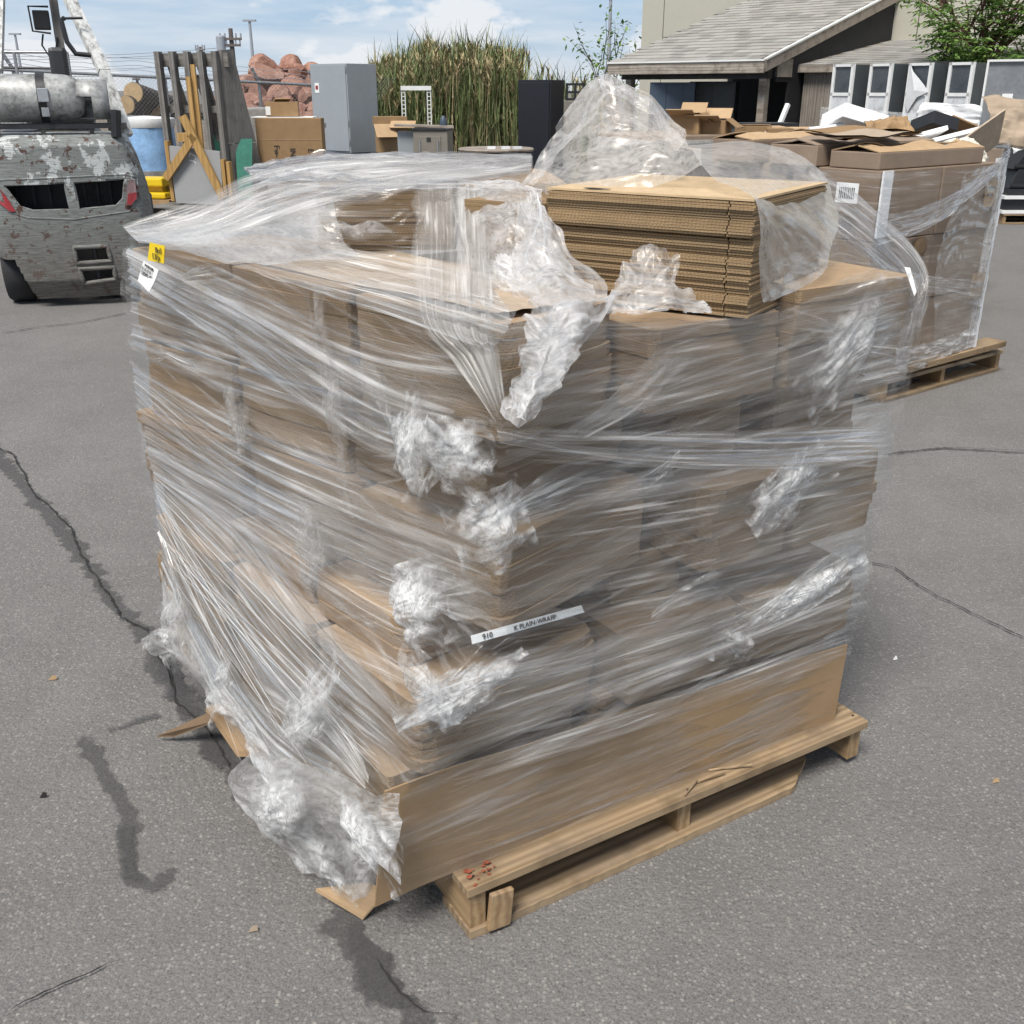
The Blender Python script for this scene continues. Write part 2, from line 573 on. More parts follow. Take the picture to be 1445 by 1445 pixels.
# ---------------------------------------------------------------- mesh building
class MB:
    def __init__(s):
        s.v, s.f = [], []

    def add(s, vs, fs):
        k = len(s.v)
        s.v += [tuple(map(float, p)) for p in vs]
        s.f += [tuple(i + k for i in f) for f in fs]
        return s

    def box(s, c, d, rz=0.0, rx=0.0, ry=0.0, taper=0.0):
        M = Matrix.Rotation(rz, 3, 'Z') @ Matrix.Rotation(ry, 3, 'Y') @ Matrix.Rotation(rx, 3, 'X')
        vs = []
        for z in (-.5, .5):
            k = 1 - taper * (z + .5)
            for x, y in ((-.5, -.5), (.5, -.5), (.5, .5), (-.5, .5)):
                vs.append(Vector(c) + M @ Vector((x * d[0] * k, y * d[1] * k, z * d[2])))
        return s.add(vs, [(3, 2, 1, 0), (4, 5, 6, 7), (0, 1, 5, 4), (1, 2, 6, 5), (2, 3, 7, 6), (3, 0, 4, 7)])

    def bar(s, p, q, w, h=None, up=(0, 0, 1)):
        p, q = Vector(p), Vector(q)
        h = h or w
        d = (q - p).normalized()
        x = d.cross(Vector(up))
        if x.length < 1e-4:
            x = d.cross(Vector((1, 0, 0)))
        x.normalize()
        y = x.cross(d)
        vs = []
        for c in (p, q):
            for i, j in ((-.5, -.5), (.5, -.5), (.5, .5), (-.5, .5)):
                vs.append(c + x * i * w + y * j * h)
        return s.add(vs, [(3, 2, 1, 0), (4, 5, 6, 7), (0, 1, 5, 4), (1, 2, 6, 5), (2, 3, 7, 6), (3, 0, 4, 7)])

    def tube(s, pts, r, n=8, cap=True):
        pts = [Vector(p) for p in pts]
        rr = r if isinstance(r, (list, tuple)) else [r] * len(pts)
        k = len(s.v)
        ref = None
        for i, p in enumerate(pts):
            d = (pts[min(i + 1, len(pts) - 1)] - pts[max(i - 1, 0)]).normalized()
            if ref is None:
                ref = d.cross(Vector((0, 0, 1)))
                if ref.length < .05:
                    ref = d.cross(Vector((1, 0, 0)))
            x = (ref - d * ref.dot(d)).normalized()
            ref = x
            y = d.cross(x)
            for j in range(n):
                a = 2 * math.pi * j / n
                s.v.append(tuple(p + (x * math.cos(a) + y * math.sin(a)) * rr[i]))
        for i in range(len(pts) - 1):
            for j in range(n):
                a, b = k + i * n + j, k + i * n + (j + 1) % n
                s.f.append((a, b, b + n, a + n))
        if cap:
            s.f.append(tuple(k + j for j in range(n))[::-1])
            s.f.append(tuple(k + (len(pts) - 1) * n + j for j in range(n)))
        return s

    def lathe(s, prof, p, axis=(0, 0, 1), n=20):
        ax = Vector(axis).normalized()
        x = ax.cross(Vector((0, 0, 1)))
        if x.length < .05:
            x = Vector((1, 0, 0))
        x.normalize()
        y = ax.cross(x)
        k = len(s.v)
        for r, h in prof:
            for j in range(n):
                a = 2 * math.pi * j / n
                s.v.append(tuple(Vector(p) + ax * h + (x * math.cos(a) + y * math.sin(a)) * r))
        for i in range(len(prof) - 1):
            for j in range(n):
                a, b = k + i * n + j, k + i * n + (j + 1) % n
                s.f.append((a, b, b + n, a + n))
        s.f.append(tuple(k + j for j in range(n))[::-1])
        s.f.append(tuple(k + (len(prof) - 1) * n + j for j in range(n)))
        return s

    def prism(s, poly, t0, t1, fn):
        """poly 2-D outline, fn(x, y, t) -> 3-D"""
        n = len(poly)
        vs = [fn(x, y, t0) for x, y in poly] + [fn(x, y, t1) for x, y in poly]
        return s.add(vs, [tuple(range(n))[::-1], tuple(range(n, 2 * n))] +
                     [(i, (i + 1) % n, n + (i + 1) % n, n + i) for i in range(n)])


def tag(o, label=None, cat=None, group=None, kind=None):
    if label:
        o['label'] = label
    if cat:
        o['category'] = cat
    if group:
        o['group'] = group
    if kind:
        o['kind'] = kind
    return o


def mesh_obj(name, me, mat, parent=None):
    o = bpy.data.objects.new(name, me)
    COL.objects.link(o)
    if mat and not me.materials:
        me.materials.append(MATS[mat] if isinstance(mat, str) else mat)
    if parent is not None:
        o.parent = parent
    return o


def obj(name, mb, mat, parent=None, smooth=False, bevel=0, pivot=None):
    me = bpy.data.meshes.new(name)
    vs = mb.v
    if pivot is not None:
        vs = [(x - pivot[0], y - pivot[1], z - pivot[2]) for x, y, z in vs]
    me.from_pydata(vs, [], mb.f)
    bm = bmesh.new()
    bm.from_mesh(me)
    bmesh.ops.recalc_face_normals(bm, faces=bm.faces)
    if bevel:
        bmesh.ops.bevel(bm, geom=[e for e in bm.edges if e.calc_face_angle(0) > .5], offset=bevel, segments=2, affect='EDGES', profile=.6)
    bm.to_mesh(me)
    bm.free()
    if smooth:
        for p in me.polygons:
            p.use_smooth = True
        try:
            me.set_sharp_from_angle(angle=R(45))
        except Exception:
            pass
    o = mesh_obj(name, me, mat, parent)
    if pivot is not None:
        o.location = pivot
    return o


def empty(name, loc, rz, label, cat, group=None):
    o = bpy.data.objects.new(name, None)
    COL.objects.link(o)
    o.location = loc
    o.rotation_euler = (0, 0, rz)
    o.empty_display_size = .1
    return tag(o, label, cat, group)


def text(body, size, mat, M, parent=None, name='lettering'):
    cu = bpy.data.curves.new(name, 'FONT')
    cu.body = body
    cu.size = size
    cu.align_x = 'CENTER'
    cu.align_y = 'CENTER'
    cu.extrude = 0.0004
    cu.materials.append(MATS[mat])
    tmp = bpy.data.objects.new(name, cu)
    COL.objects.link(tmp)
    dg = bpy.context.evaluated_depsgraph_get()
    me = bpy.data.meshes.new_from_object(tmp.evaluated_get(dg))
    bpy.data.objects.remove(tmp)
    me.name = name
    o = bpy.data.objects.new(name, me)
    COL.objects.link(o)
    if parent is not None:
        o.parent = parent
    o.matrix_basis = M
    return o


def frame_m(o, x, y):
    x = Vector(x).normalized()
    z = x.cross(Vector(y)).normalized()
    y = z.cross(x)
    M = Matrix((x, y, z)).transposed().to_4x4()
    M.translation = Vector(o)
    return M


def copy_tree(o, parent=None):
    c = o.copy()
    COL.objects.link(c)
    if parent is not None:
        c.parent = parent
    for ch in list(o.children):
        copy_tree(ch, c)
    return c


def jit(a):
    return random.uniform(-a, a)


# ================================================================ GROUND
g = MB()
g.add([(-400, -60, 0), (400, -60, 0), (400, 900, 0), (-400, 900, 0)], [(0, 1, 2, 3)])
tag(obj('asphalt_ground', g, 'asphalt'), kind='structure')


def polyline_px(pts, z):
    return [Vector(ground(u, v, z)) for u, v in pts]


def resample(pts, step):
    out = [pts[0]]
    for a, b in zip(pts, pts[1:]):
        n = max(1, int((b - a).length / step))
        for i in range(1, n + 1):
            out.append(a.lerp(b, i / n))
    return out


def strip(name, pts, width, z, mat, rough=.4, edge=False, step=.02, wander=.0):
    P = resample(polyline_px(pts, z), step)
    if wander:
        w = 0
        Q = []
        for p in P:
            w = w * .8 + jit(wander)
            Q.append(p + Vector((w, jit(wander) * .6, 0)))
        P = Q
    n = len(P)
    vs, fs, ev = [], [], []
    cols = (-1, -.5, 0, .5, 1) if edge else (-1, 1)
    for i, p in enumerate(P):
        d = (P[min(i + 1, n - 1)] - P[max(i - 1, 0)]).normalized()
        s = Vector((-d.y, d.x, 0))
        wloc = width * (1 + jit(rough)) * (min(1, (i + .3) / 4, (n - i - .7) / 4) if not edge else 1)
        for cix in cols:
            vs.append(tuple(p + s * wloc * .5 * cix))
            e = 1 - abs(cix)
            if edge:
                e = min(e, i / 3, (n - 1 - i) / 3)
            ev.append(max(e, 0))
    k = len(cols)
    for i in range(n - 1):
        for j in range(k - 1):
            fs.append((i * k + j, i * k + j + 1, (i + 1) * k + j + 1, (i + 1) * k + j))
    me = bpy.data.meshes.new(name)
    me.from_pydata(vs, [], fs)
    at = me.attributes.new('edge', 'FLOAT', 'POINT')
    at.data.foreach_set('value', ev)
    return tag(mesh_obj(name, me, mat), kind='structure')


# tar bands (wide, feathered) then the cracks themselves
strip('tar_seal', [(-20, 620), (45, 700), (110, 775), (165, 855), (205, 890), (235, 930), (262, 1000), (300, 1045), (335, 1090), (350, 1130)], .11, .004, 'tar_seal', .25, True)
strip('tar_seal', [(205, 905), (240, 960), (300, 1030), (345, 1090)], .13, .006, 'tar_seal', .2, True)
strip('tar_seal', [(470, 1270), (500, 1330), (535, 1385), (590, 1440), (620, 1475)], .12, .004, 'tar_seal', .2, True)
strip('tar_seal', [(490, 1290), (530, 1375), (600, 1450)], .09, .006, 'tar_seal', .2, True)
strip('tar_seal', [(110, 1030), (145, 1090), (180, 1150), (185, 1240), (215, 1250), (255, 1215)], .07, .004, 'tar_seal', .3, True)
strip('tar_seal', [(115, 1035), (170, 1025), (230, 1005)], .05, .0075, 'tar_seal', .3, True)
strip('tar_seal', [(172, 1160), (180, 1235), (205, 1248)], .06, .006, 'tar_seal', .3, True)
strip('tar_seal', [(1245, 640), (1330, 632), (1460, 640)], .05, .004, 'tar_seal', .3, True)
for pts, w in (([(-10, 628), (20, 640), (45, 690), (100, 745), (110, 775), (150, 835), (170, 870), (212, 890)], .006),
               ([(235, 930), (250, 990), (300, 1035), (325, 1085)], .006),
               ([(205, 880), (240, 960), (245, 975)], .004),
               ([(1215, 790), (1260, 800), (1320, 840), (1380, 868), (1460, 905)], .0045),
               ([(1245, 642), (1310, 633), (1345, 631), (1460, 636)], .004),
               ([(530, 1350), (565, 1400), (600, 1425), (640, 1432)], .004),
               ([(0, 1432), (60, 1400), (150, 1360), (175, 1352)], .003),
               ([(60, 460), (110, 455), (185, 440)], .010),
               ([(0, 470), (60, 460)], .010)):
    strip('ground_crack', pts, w, .0095, 'crack_dark', .6, step=.014, wander=.0035)
# small litter on the asphalt
for u, v, s_, mt, lb in ((75, 960, .012, 'kraft_light', 'pale splinter of cardboard lying on the asphalt left of the load'),
                         (358, 1315, .010, 'kraft_pale', 'small yellowish leaf scrap on the asphalt below the loose film'),
                         (1405, 1105, .009, 'kraft_light', 'small tan leaf lying on the asphalt right of the pallet'),
                         (1263, 932, .007, 'white_foam', 'white pebble on the asphalt right of the wrapped load'),
                         (62, 1126, .009, 'crack_dark', 'dark twig scrap on the asphalt near the left edge')):
    p = ground(u, v, 0)
    q = MB()
    q.add([(p[0] - s_, p[1] - s_ * .3, .002), (p[0] + s_ * .9, p[1] - s_ * .1, .004), (p[0] + s_ * .7, p[1] + s_ * .5, .012), (p[0] - s_ * .6, p[1] + s_ * .4, .006), (p[0], p[1], .016)],
          [(0, 1, 4), (1, 2, 4), (2, 3, 4), (3, 0, 4), (3, 2, 1, 0)])
    tag(obj('litter_scrap', q, mt), lb, 'litter')

# ================================================================ MAIN LOAD : frame
N0 = np.array([-.078, 1.49, 0.0])
ANG = R(31.24)
A = np.array([math.cos(ANG), math.sin(ANG), 0])
B = np.array([-math.sin(ANG), math.cos(ANG), 0])
Zv = np.array([0, 0, 1.0])


def LW(a, b, z):
    return N0 + A * a + B * b + Zv * z


def interp(z, tab):
    return float(np.interp(z, [t[0] for t in tab], [t[1] for t in tab]))


NA = [(.0, -.135), (.36, -.105), (.38, -.08), (.50, -.065), (.60, .075), (.63, .10), (1.3, .105)]
LA = [(.0, -.245), (.9, -.24), (1.2, -.215), (1.4, -.21)]
RA = [(.0, .99), (.12, 1.0), (.3, 1.03), (.5, 1.055), (.7, 1.08), (.9, 1.095), (1.17, 1.085), (1.4, 1.09)]
BN, BL, BR = .055, 1.2, .05


def corners(z):
    return (interp(z, NA), BN), (interp(z, LA), BL), (interp(z, RA), BR)


def face_pt(u, v, side, off=0.0):
    """where the sight line meets the left / right side of the load, pushed outwards by off"""
    r = ray(u, v)
    z = .6
    p = None
    for _ in range(12):
        n, l, rr = corners(z)
        a0, a1 = (n, l) if side == 'L' else (n, rr)
        P0, P1 = LW(*a0, 0), LW(*a1, 0)
        d = P1 - P0
        nn = np.array([d[1], -d[0], 0]) / np.linalg.norm(d)
        if np.dot(nn, -ray(700, 700)) < 0:
            nn = -nn
        P0 = P0 + nn * off
        t = np.dot(P0 - CAM, nn) / np.dot(r, nn)
        p = CAM + r * t
        z = min(max(.5 * z + .5 * p[2], -.1), 1.4)
    return p


def spec(s):
    if isinstance(s[0], str):
        if s[0] == 'W':
            return np.array(s[1:], float)
        if s[0] == 'Z':
            return ground(s[1], s[2], s[3])
        return face_pt(s[1], s[2], s[0], s[3] if len(s) > 3 else .01)
    return at(*s)


# ---------------------------------------------------------------- wooden pallet
def pallet(name, M, L, D, label, cat='pallet', group=None, deck=7, mx='pallet_wood', my='pallet_wood_y', damaged=False):
    """x = along deck boards, y = along stringers; origin at the near left ground corner"""
    root = empty(name, (0, 0, 0), 0, label, cat, group)
    root.matrix_basis = M
    hs, tb, tt = .083, .018, .02
    for i, x in enumerate((0.019, L / 2, L - .019)):
        q = MB()
        q.box((0, 0, 0), (.036, D - .01 - .02 * (i % 2), hs))
        o = obj('stringer', q, my, root, bevel=.002)
        o.location = (x, D / 2 + .006, tb + hs / 2)
        o.rotation_euler = (0, jit(.02), jit(.006))
    n = deck
    for i in range(n):
        w = .135 if i in (0, n - 1) else .09
        y = w / 2 + (D - w) * i / (n - 1)
        q = MB()
        q.box((0, 0, 0), (L + jit(.008), w, tt))
        o = obj('deckboard', q, mx, root, bevel=.002)
        if i in (0, n - 1):
            qn = MB()
            for x in (-L / 2 + .019, 0, L / 2 - .019):
                for yy, xx in ((-.04, .006), (.0, -.007), (.045, .004)):
                    qn.lathe([(.0035, 0), (.0035, .0012)], (x + xx, yy + jit(.008), tt / 2), (0, 0, 1), 6)
            tag(obj('nail_heads', qn, 'black_steel', o), kind='stuff')
        o.location = (L / 2 + jit(.006), y, tb + hs + tt / 2 + .001)
        o.rotation_euler = (0, 0, jit(.006))
    for i, y in enumerate((.06, D / 2, D - .06)):
        q = MB()
        if damaged and i == 0:
            # split board, ragged at the right-hand end
            k = 60
            top = []
            for j in range(k + 1):
                x = -L / 2 + (L - .12) * j / k
                e = -.058 + random.uniform(-.0012, .0012) + (0 if j < k - 6 else .011 * (j - k + 6) + random.uniform(-.006, .006))
                top.append((x, e))
            poly = top + [(L / 2 - .10, .03), (L / 2 - .16, .058), (-L / 2, .058)]
            q.prism(poly, -tb / 2, tb / 2, lambda x, y, t: (x, y, t))
        else:
            q.box((0, 0, 0), (L, .11, tb))
        o = obj('bottom_board', q, mx, root, bevel=0 if damaged and i == 0 else .002)
        o.location = (L / 2, y, tb / 2 + .001)
        if damaged and i == 0:
            o['label'] = 'split reddish bottom board with a ragged end'
    return root


MP = Matrix.Translation(Vector(LW(0, 0, 0))) @ Matrix.Rotation(ANG, 4, 'Z')
pal = pallet('wooden_pallet', MP, 1.073, 1.1, 'worn wooden pallet under the big wrapped cardboard load in front', damaged=True)
q = MB()
q.box((0, 0, 0), (.05, .012, .085), ry=.1)
o = obj('splinter_block', q, 'pallet_wood_y', pal, bevel=.003)
o.location = (.062, -.004, .052)
q = MB()
for k in range(22):
    x, y, r_ = random.uniform(.005, .065), random.uniform(.005, .05), random.uniform(.002, .006)
    q.add([(x + r_ * math.cos(t) * random.uniform(.6, 1.5), y + r_ * .8 * math.sin(t) * random.uniform(.6, 1.4), .0004 * k) for t in np.linspace(0, 5.4, 8)], [tuple(range(8))])
o = obj('red_paint_marks', q, 'rust_paint', pal)
o['kind'] = 'stuff'
o.location = (.005, .0, .1225)
for i in range(3):
    q = MB()
    q.bar((0, 0, 0), (.05 + .02 * i, .02 - .03 * i, .006), .003)
    o = obj('splinter', q, 'pallet_wood', pal)
    o.location = (.52 + i * .05, .005 + .02 * i, .126)

# ---------------------------------------------------------------- cardboard bundles
KR = Matrix.Rotation(0, 4, 'Z')


def bundle(x0, y0, z0, ang, L, D, h, label, mat='kraft_bundle', slab=.024, jt=.003, group='bundles of flattened cardboard in the big wrapped load', cat='cardboard bundle'):
    q = MB()
    n = max(2, int(h / slab))
    ch = [random.uniform(.004, .03) for _ in range(4)]
    bulge = [random.uniform(-.006, .012) for _ in range(4)]
    skew = (jit(.010), jit(.010))
    cs = ((0, 0), (L - .004, 0), (L - .004, D - .004), (0, D - .004))
    for i in range(n):
        poly = []
        f = i / n - .5
        for c_ in range(4):
            p, a_, b_ = cs[c_], cs[c_ - 1], cs[(c_ + 1) % 4]
            k_ = ch[c_] * (1 + .5 * math.sin(i * 1.3 + c_)) + random.uniform(0, .002)
            da = ((a_[0] - p[0]) / max(abs(a_[0] - p[0]) + abs(a_[1] - p[1]), 1e-6), (a_[1] - p[1]) / max(abs(a_[0] - p[0]) + abs(a_[1] - p[1]), 1e-6))
            db = ((b_[0] - p[0]) / max(abs(b_[0] - p[0]) + abs(b_[1] - p[1]), 1e-6), (b_[1] - p[1]) / max(abs(b_[0] - p[0]) + abs(b_[1] - p[1]), 1e-6))
            poly.append((p[0] + da[0] * k_, p[1] + da[1] * k_))
            poly.append((p[0] + (da[0] + db[0]) * k_ * .3, p[1] + (da[1] + db[1]) * k_ * .3))
            poly.append((p[0] + db[0] * k_, p[1] + db[1] * k_))
            nb_ = (db[1], -db[0])
            w_ = bulge[c_] * (1 - 3 * f * f)
            for t_ in (.3, .65):
                poly.append((p[0] + (b_[0] - p[0]) * t_ + nb_[0] * w_, p[1] + (b_[1] - p[1]) * t_ + nb_[1] * w_))
        jx, jy = jit(jt), jit(jt)
        q.prism([(x + jx + skew[0] * f, y + jy + skew[1] * f) for x, y in poly], h * i / n, h * (i + 1) / n - .0006, lambda x, y, t: (x, y, t))
    o = obj('cardboard_bundle', q, mat)
    o.location = (x0, y0, z0)
    o.rotation_euler = (jit(.006), jit(.006), ang + jit(.022))
    return tag(o, label, cat, group)


ORD = ['bottom', 'second', 'third', 'fourth', 'fifth', 'top']
#        z0    z1    near a,b        left a,b       right a,b
LAY = [(.125, .355, (-.105, .095), (-.240, 1.205), (1.0, .09)),
       (.357, .505, (-.070, .065), (-.243, 1.205), (1.05, .06)),
       (.507, .600, (-.020, .185), (-.225, 1.19), (1.03, .19)),
       (.602, .780, (.108, .065), (-.242, 1.21), (1.08, .06)),
       (.782, .950, (.12, .165), (-.222, 1.19), (1.09, .15)),
       (.960, 1.165, (.112, .065), (-.222, 1.21), (1.09, .06))]
DEP = .36
for li, (z0, z1, n_, l_, r_) in enumerate(LAY):
    h = z1 - z0
    dl = np.array(l_) - np.array(n_)
    ll = np.linalg.norm(dl)
    dl /= ll
    il = np.array([dl[1], -dl[0]])          # inward (to +a) from the left side
    dr = np.array(r_) - np.array(n_)
    lr = np.linalg.norm(dr)
    dr /= lr
    ir = np.array([-dr[1], dr[0]])
    k = 3
    seg = ll / k
    pos_l = ['at the near corner', 'in the middle of the left side', 'at the far left corner']
    for j in range(k):
        ins = [0, .008, .004][j] + (.012 if (li + j) % 3 == 1 else 0) + (.01 if li in (1, 3) and j == 1 else 0)
        st = np.array(n_) + dl * (seg * j) + il * ins
        p = LW(st[0], st[1], z0)
        # local x along the left side, local y inward ... use a right handed frame: x = inward, y = along side
        ang = ANG + math.atan2(il[1], il[0])
        L_ = (.30 if li == 5 else .44) if j == 0 else DEP
        bundle(p[0], p[1], z0, ang, L_, seg - (0 if j == 2 else .012 + random.uniform(0, .012)), h - .002 - (.008 if j == 0 and li == 5 else 0),
               f'{ORD[li]} layer cardboard bundle {pos_l[j]} of the wrapped load')
    s0 = .31 if li == 5 else .47
    kr = 2
    seg = (lr - s0) / kr
    pos_r = ['in the middle of the right side', 'at the right corner']
    for j in range(kr):
        ins = .004 + random.choice((0, .012, .03))
        st = np.array(n_) + dr * (s0 + seg * j) + ir * ins
        p = LW(st[0], st[1], z0)
        bundle(p[0], p[1], z0, ANG + math.atan2(dr[1], dr[0]), seg - ({4: .075, 2: .10}.get(li, .02) if j == 0 else .0), .38, h - .002 - (0 if li < 5 else .012 if j else .052),
               f'{ORD[li]} layer cardboard bundle {pos_r[j]} of the wrapped load')
    # inner bundle that carries the next layer
    p = LW(.32, .48, z0)
    bundle(p[0], p[1], z0, ANG, .72, .62, h - .006 - (.05 if li == 5 else 0), f'{ORD[li]} layer cardboard bundle in the middle of the wrapped load')

# loose kraft sheets lying on top of the load
for i, (pts, lb) in enumerate((([(.125, .10), (.02, .45), (-.04, .80), (.27, .86), (.40, .5), (.33, .12)], 'creased brown kraft sheet lying on the load top in front of the left bundle'),
                               ([(.72, .07), (1.06, .08), (1.05, .36), (.85, .38), (.66, .25)], 'creased brown kraft sheet lying on the right corner of the load top'))):
    q = MB()
    k = 18
    # rectangle patch with soft waves
    a0, a1 = min(p[0] for p in pts), max(p[0] for p in pts)
    P = np.array([[LW(*(np.array(pts[0]) * (1 - s) * (1 - t) + np.array(pts[-1]) * s * (1 - t) + np.array(pts[2]) * (1 - s) * t + np.array(pts[3]) * s * t),
                      1.1675 - .003 * i + .002 * math.sin(9 * s + 3 * t) * math.sin(7 * t + i) + .0012 * math.sin(31 * s + 9 * t)) for s in np.linspace(0, 1, k)] for t in np.linspace(0, 1, k)])
    vs = P.reshape(-1, 3)
    q.add(vs, [(r * k + c_, r * k + c_ + 1, (r + 1) * k + c_ + 1, (r + 1) * k + c_) for r in range(k - 1) for c_ in range(k - 1)])
    tag(obj('kraft_sheet', q, 'kraft_pale', smooth=True), lb, 'cardboard sheet')

# tall plain cardboard panel along the bottom of the right side
P0, P1 = LW(-.145, .045, 0), LW(1.0, .045, 0)
k = 30
vs = []
for i in range(k + 1):
    s = i / k
    bow = .006 * math.sin(s * 5) + .004 * math.sin(s * 17)
    a = -.138 + (1.01 + .138) * s
    zt = .362 - .045 * s
    for b_, z_ in ((.062 + bow, .112 - .02 * s), (.058 + bow, .112 - .02 * s), (.05 + bow, zt), (.054 + bow, zt)):
        vs.append(LW(a - .03 * (1 - s) * (z_ < .2), b_ - .004, z_ + .01))
fs = []
for i in range(k):
    for j in range(4):
        fs.append((i * 4 + j, i * 4 + (j + 1) % 4, (i + 1) * 4 + (j + 1) % 4, (i + 1) * 4 + j))
fs += [(3, 2, 1, 0), (k * 4, k * 4 + 1, k * 4 + 2, k * 4 + 3)]
q = MB()
q.add(vs, fs)
tag(obj('cardboard_sheet', q, 'kraft_face'), 'plain brown cardboard panel standing on the pallet along the bottom of the right side', 'cardboard sheet')

# cardboard flaps sticking out under the film on the left
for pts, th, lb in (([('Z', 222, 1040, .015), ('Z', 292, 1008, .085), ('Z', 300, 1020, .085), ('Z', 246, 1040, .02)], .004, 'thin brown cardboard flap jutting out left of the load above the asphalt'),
                    ([('Z', 290, 1003, .09), ('Z', 318, 1000, .09), ('Z', 380, 1068, .05), ('Z', 335, 1068, .03)], .016, 'bent brown cardboard tray edge poking out at the bottom left'),
                    ([('Z', 445, 1258, .03), ('Z', 520, 1250, .06), ('Z', 545, 1262, .05), ('Z', 512, 1298, .005)], .008, 'torn brown cardboard corner under the load near the pallet'),
                    ([('L', 222, 788, .0), ('L', 236, 786, -.02), ('L', 238, 835, -.02), ('L', 226, 820, .0)], .01, 'brown cardboard flap sticking out halfway down the left edge')):
    P = [spec(p) for p in pts]
    for p_ in P:
        p_[2] = max(p_[2], .004)
    off = (A * .3 + Zv * .9) * th
    q = MB()
    q.add([*P, *[p_ + off for p_ in P]], [(3, 2, 1, 0), (4, 5, 6, 7), (0, 1, 5, 4), (1, 2, 6, 5), (2, 3, 7, 6), (3, 0, 4, 7)])
    tag(obj('cardboard_flap', q, 'kraft_shaded' if 'jutting' in lb else 'kraft_face'), lb, 'cardboard flap')

# the opened bundle on top: every sheet a slab with fluted edges
K = np.array([.418, 1.825])
E1 = np.array([math.cos(R(147)), math.sin(R(147))])
E2 = np.array([math.cos(R(57)), math.sin(R(57))])
BZ = 1.117
root = empty('open_bundle', (K[0], K[1], BZ), R(57), 'opened stack of bare tan corrugated sheets on top of the load at right', 'cardboard bundle')
nsh = 44
q = MB()
qs = MB()
hs = .0046
for i in range(nsh):
    dx, dy = jit(.003), jit(.003)
    dx += .0025 * math.sin(i * .9) + (.012 if i < 31 else 0) + (.006 if i < 14 else 0)
    # sheets with a slotted end: main body and an end flap set back
    q.box((.21 + dx, .235 + dy, hs * (i + .5)), (.42, .37, hs - .0007))
    q.box((.20 + dx, .025 + dy, hs * (i + .5)), (.40, .045, hs - .0007))
tag(obj('corrugated_sheets', q, 'kraft_open', root), kind='stuff')
q = MB()
q.add([(x, y, nsh * hs + .0015 + z) for x, y, z in ((.002, .004, 0), (.41, .002, .001), (.41, .425, 0), (.01, .425, 0))] +
      [(x, y, nsh * hs + .0055 + z) for x, y, z in ((.002, .004, 0), (.41, .002, .001), (.41, .425, 0), (.01, .425, 0))],
      [(3, 2, 1, 0), (4, 5, 6, 7), (0, 1, 5, 4), (1, 2, 6, 5), (2, 3, 7, 6), (3, 0, 4, 7)])
obj('top_sheet', q, 'kraft_top', root)
q = MB()
q.add([(.02 + .010 * math.cos(t) * (1 + .3 * math.sin(3 * t)), .32 + .03 * math.sin(t), nsh * hs + .0075) for t in np.linspace(0, 6.0, 12)], [tuple(range(12))])
obj('torn_hole', q, 'crack_dark', root)

p = K + E1 * .435 + E2 * .02
bundle(p[0], p[1], 1.128, R(57), .40, .20, .165, 'film-covered cardboard stack touching the left end of the opened stack', mat='kraft_open', slab=.012, group=None)
# left hand bundles on top
p = at(445, 350, 2.24)
bundle(-.43, 2.33, 1.168, R(1), .31, .50, .145, 'film-covered cardboard bundle on top of the load at its far left', mat='kraft_open', slab=.012, group=None)
bundle(-.11, 2.30, 1.168, R(5), .24, .5, .14, 'film-covered cardboard bundle on top of the load beside the opened stack', mat='kraft_open', slab=.012, group=None)


# ================================================================ STRETCH FILM
def vnoise(shape, cells, seed):
    """smooth value noise on a grid"""
    r = np.random.default_rng(seed)
    cy, cx = max(2, int(cells[0])), max(2, int(cells[1]))
    G = r.random((cy + 3, cx + 3))
    y = np.linspace(0, cy, shape[0])
    x = np.linspace(0, cx, shape[1])
    yi, xi = y.astype(int), x.astype(int)
    fy, fx = y - yi, x - xi
    fy, fx = fy * fy * (3 - 2 * fy), fx * fx * (3 - 2 * fx)
    a = G[yi][:, xi] * (1 - fx) + G[yi][:, xi + 1] * fx
    b = G[yi + 1][:, xi] * (1 - fx) + G[yi + 1][:, xi + 1] * fx
    return a * (1 - fy)[:, None] + b * fy[:, None] - .5


def catmull(P, n):
    """P (k, ..., 3) -> (n, ..., 3)"""
    k = P.shape[0]
    t = np.linspace(0, k - 1, n)
    i = np.minimum(t.astype(int), k - 2)
    f = (t - i).reshape(-1, *([1] * (P.ndim - 1)))
    p1, p2 = P[i], P[i + 1]
    p0 = np.where((i > 0).reshape(f.shape), P[np.maximum(i - 1, 0)], 2 * p1 - p2)
    p3 = np.where((i < k - 2).reshape(f.shape), P[np.minimum(i + 2, k - 1)], 2 * p2 - p1)
    return .5 * (2 * p1 + (p2 - p0) * f + (2 * p0 - 5 * p1 + 4 * p2 - p3) * f ** 2 + (3 * p1 - p0 - 3 * p2 + p3) * f ** 3)


def crumple(x, y, seed, freqs=(9, 17, 31, 55), k=5):
    """sum of bent triangle waves: sharp creases with flat facets between"""
    r = np.random.default_rng(seed)
    h = np.zeros_like(x)
    for fq in freqs:
        for _ in range(k):
            a = r.uniform(0, 6.28)
            w = np.sin(x * fq * .5 * r.uniform(.6, 1.4) + r.uniform(0, 6)) * .35 + np.sin(y * fq * .5 + r.uniform(0, 6)) * .35
            p = (x * math.cos(a) + y * math.sin(a)) * fq * .35 + r.uniform(0, 9) + w
            h += (np.abs((p % 1) - .5) * 4 - 1) / fq
    return h / k * freqs[0] / 1.6


WRAP = empty('stretch_wrap', tuple(LW(.4, .5, .0)), 0, 'torn clear stretch film wound round the big cardboard load in loose folds', 'stretch film')
WOFF = np.array(WRAP.location)
SEED = [100]


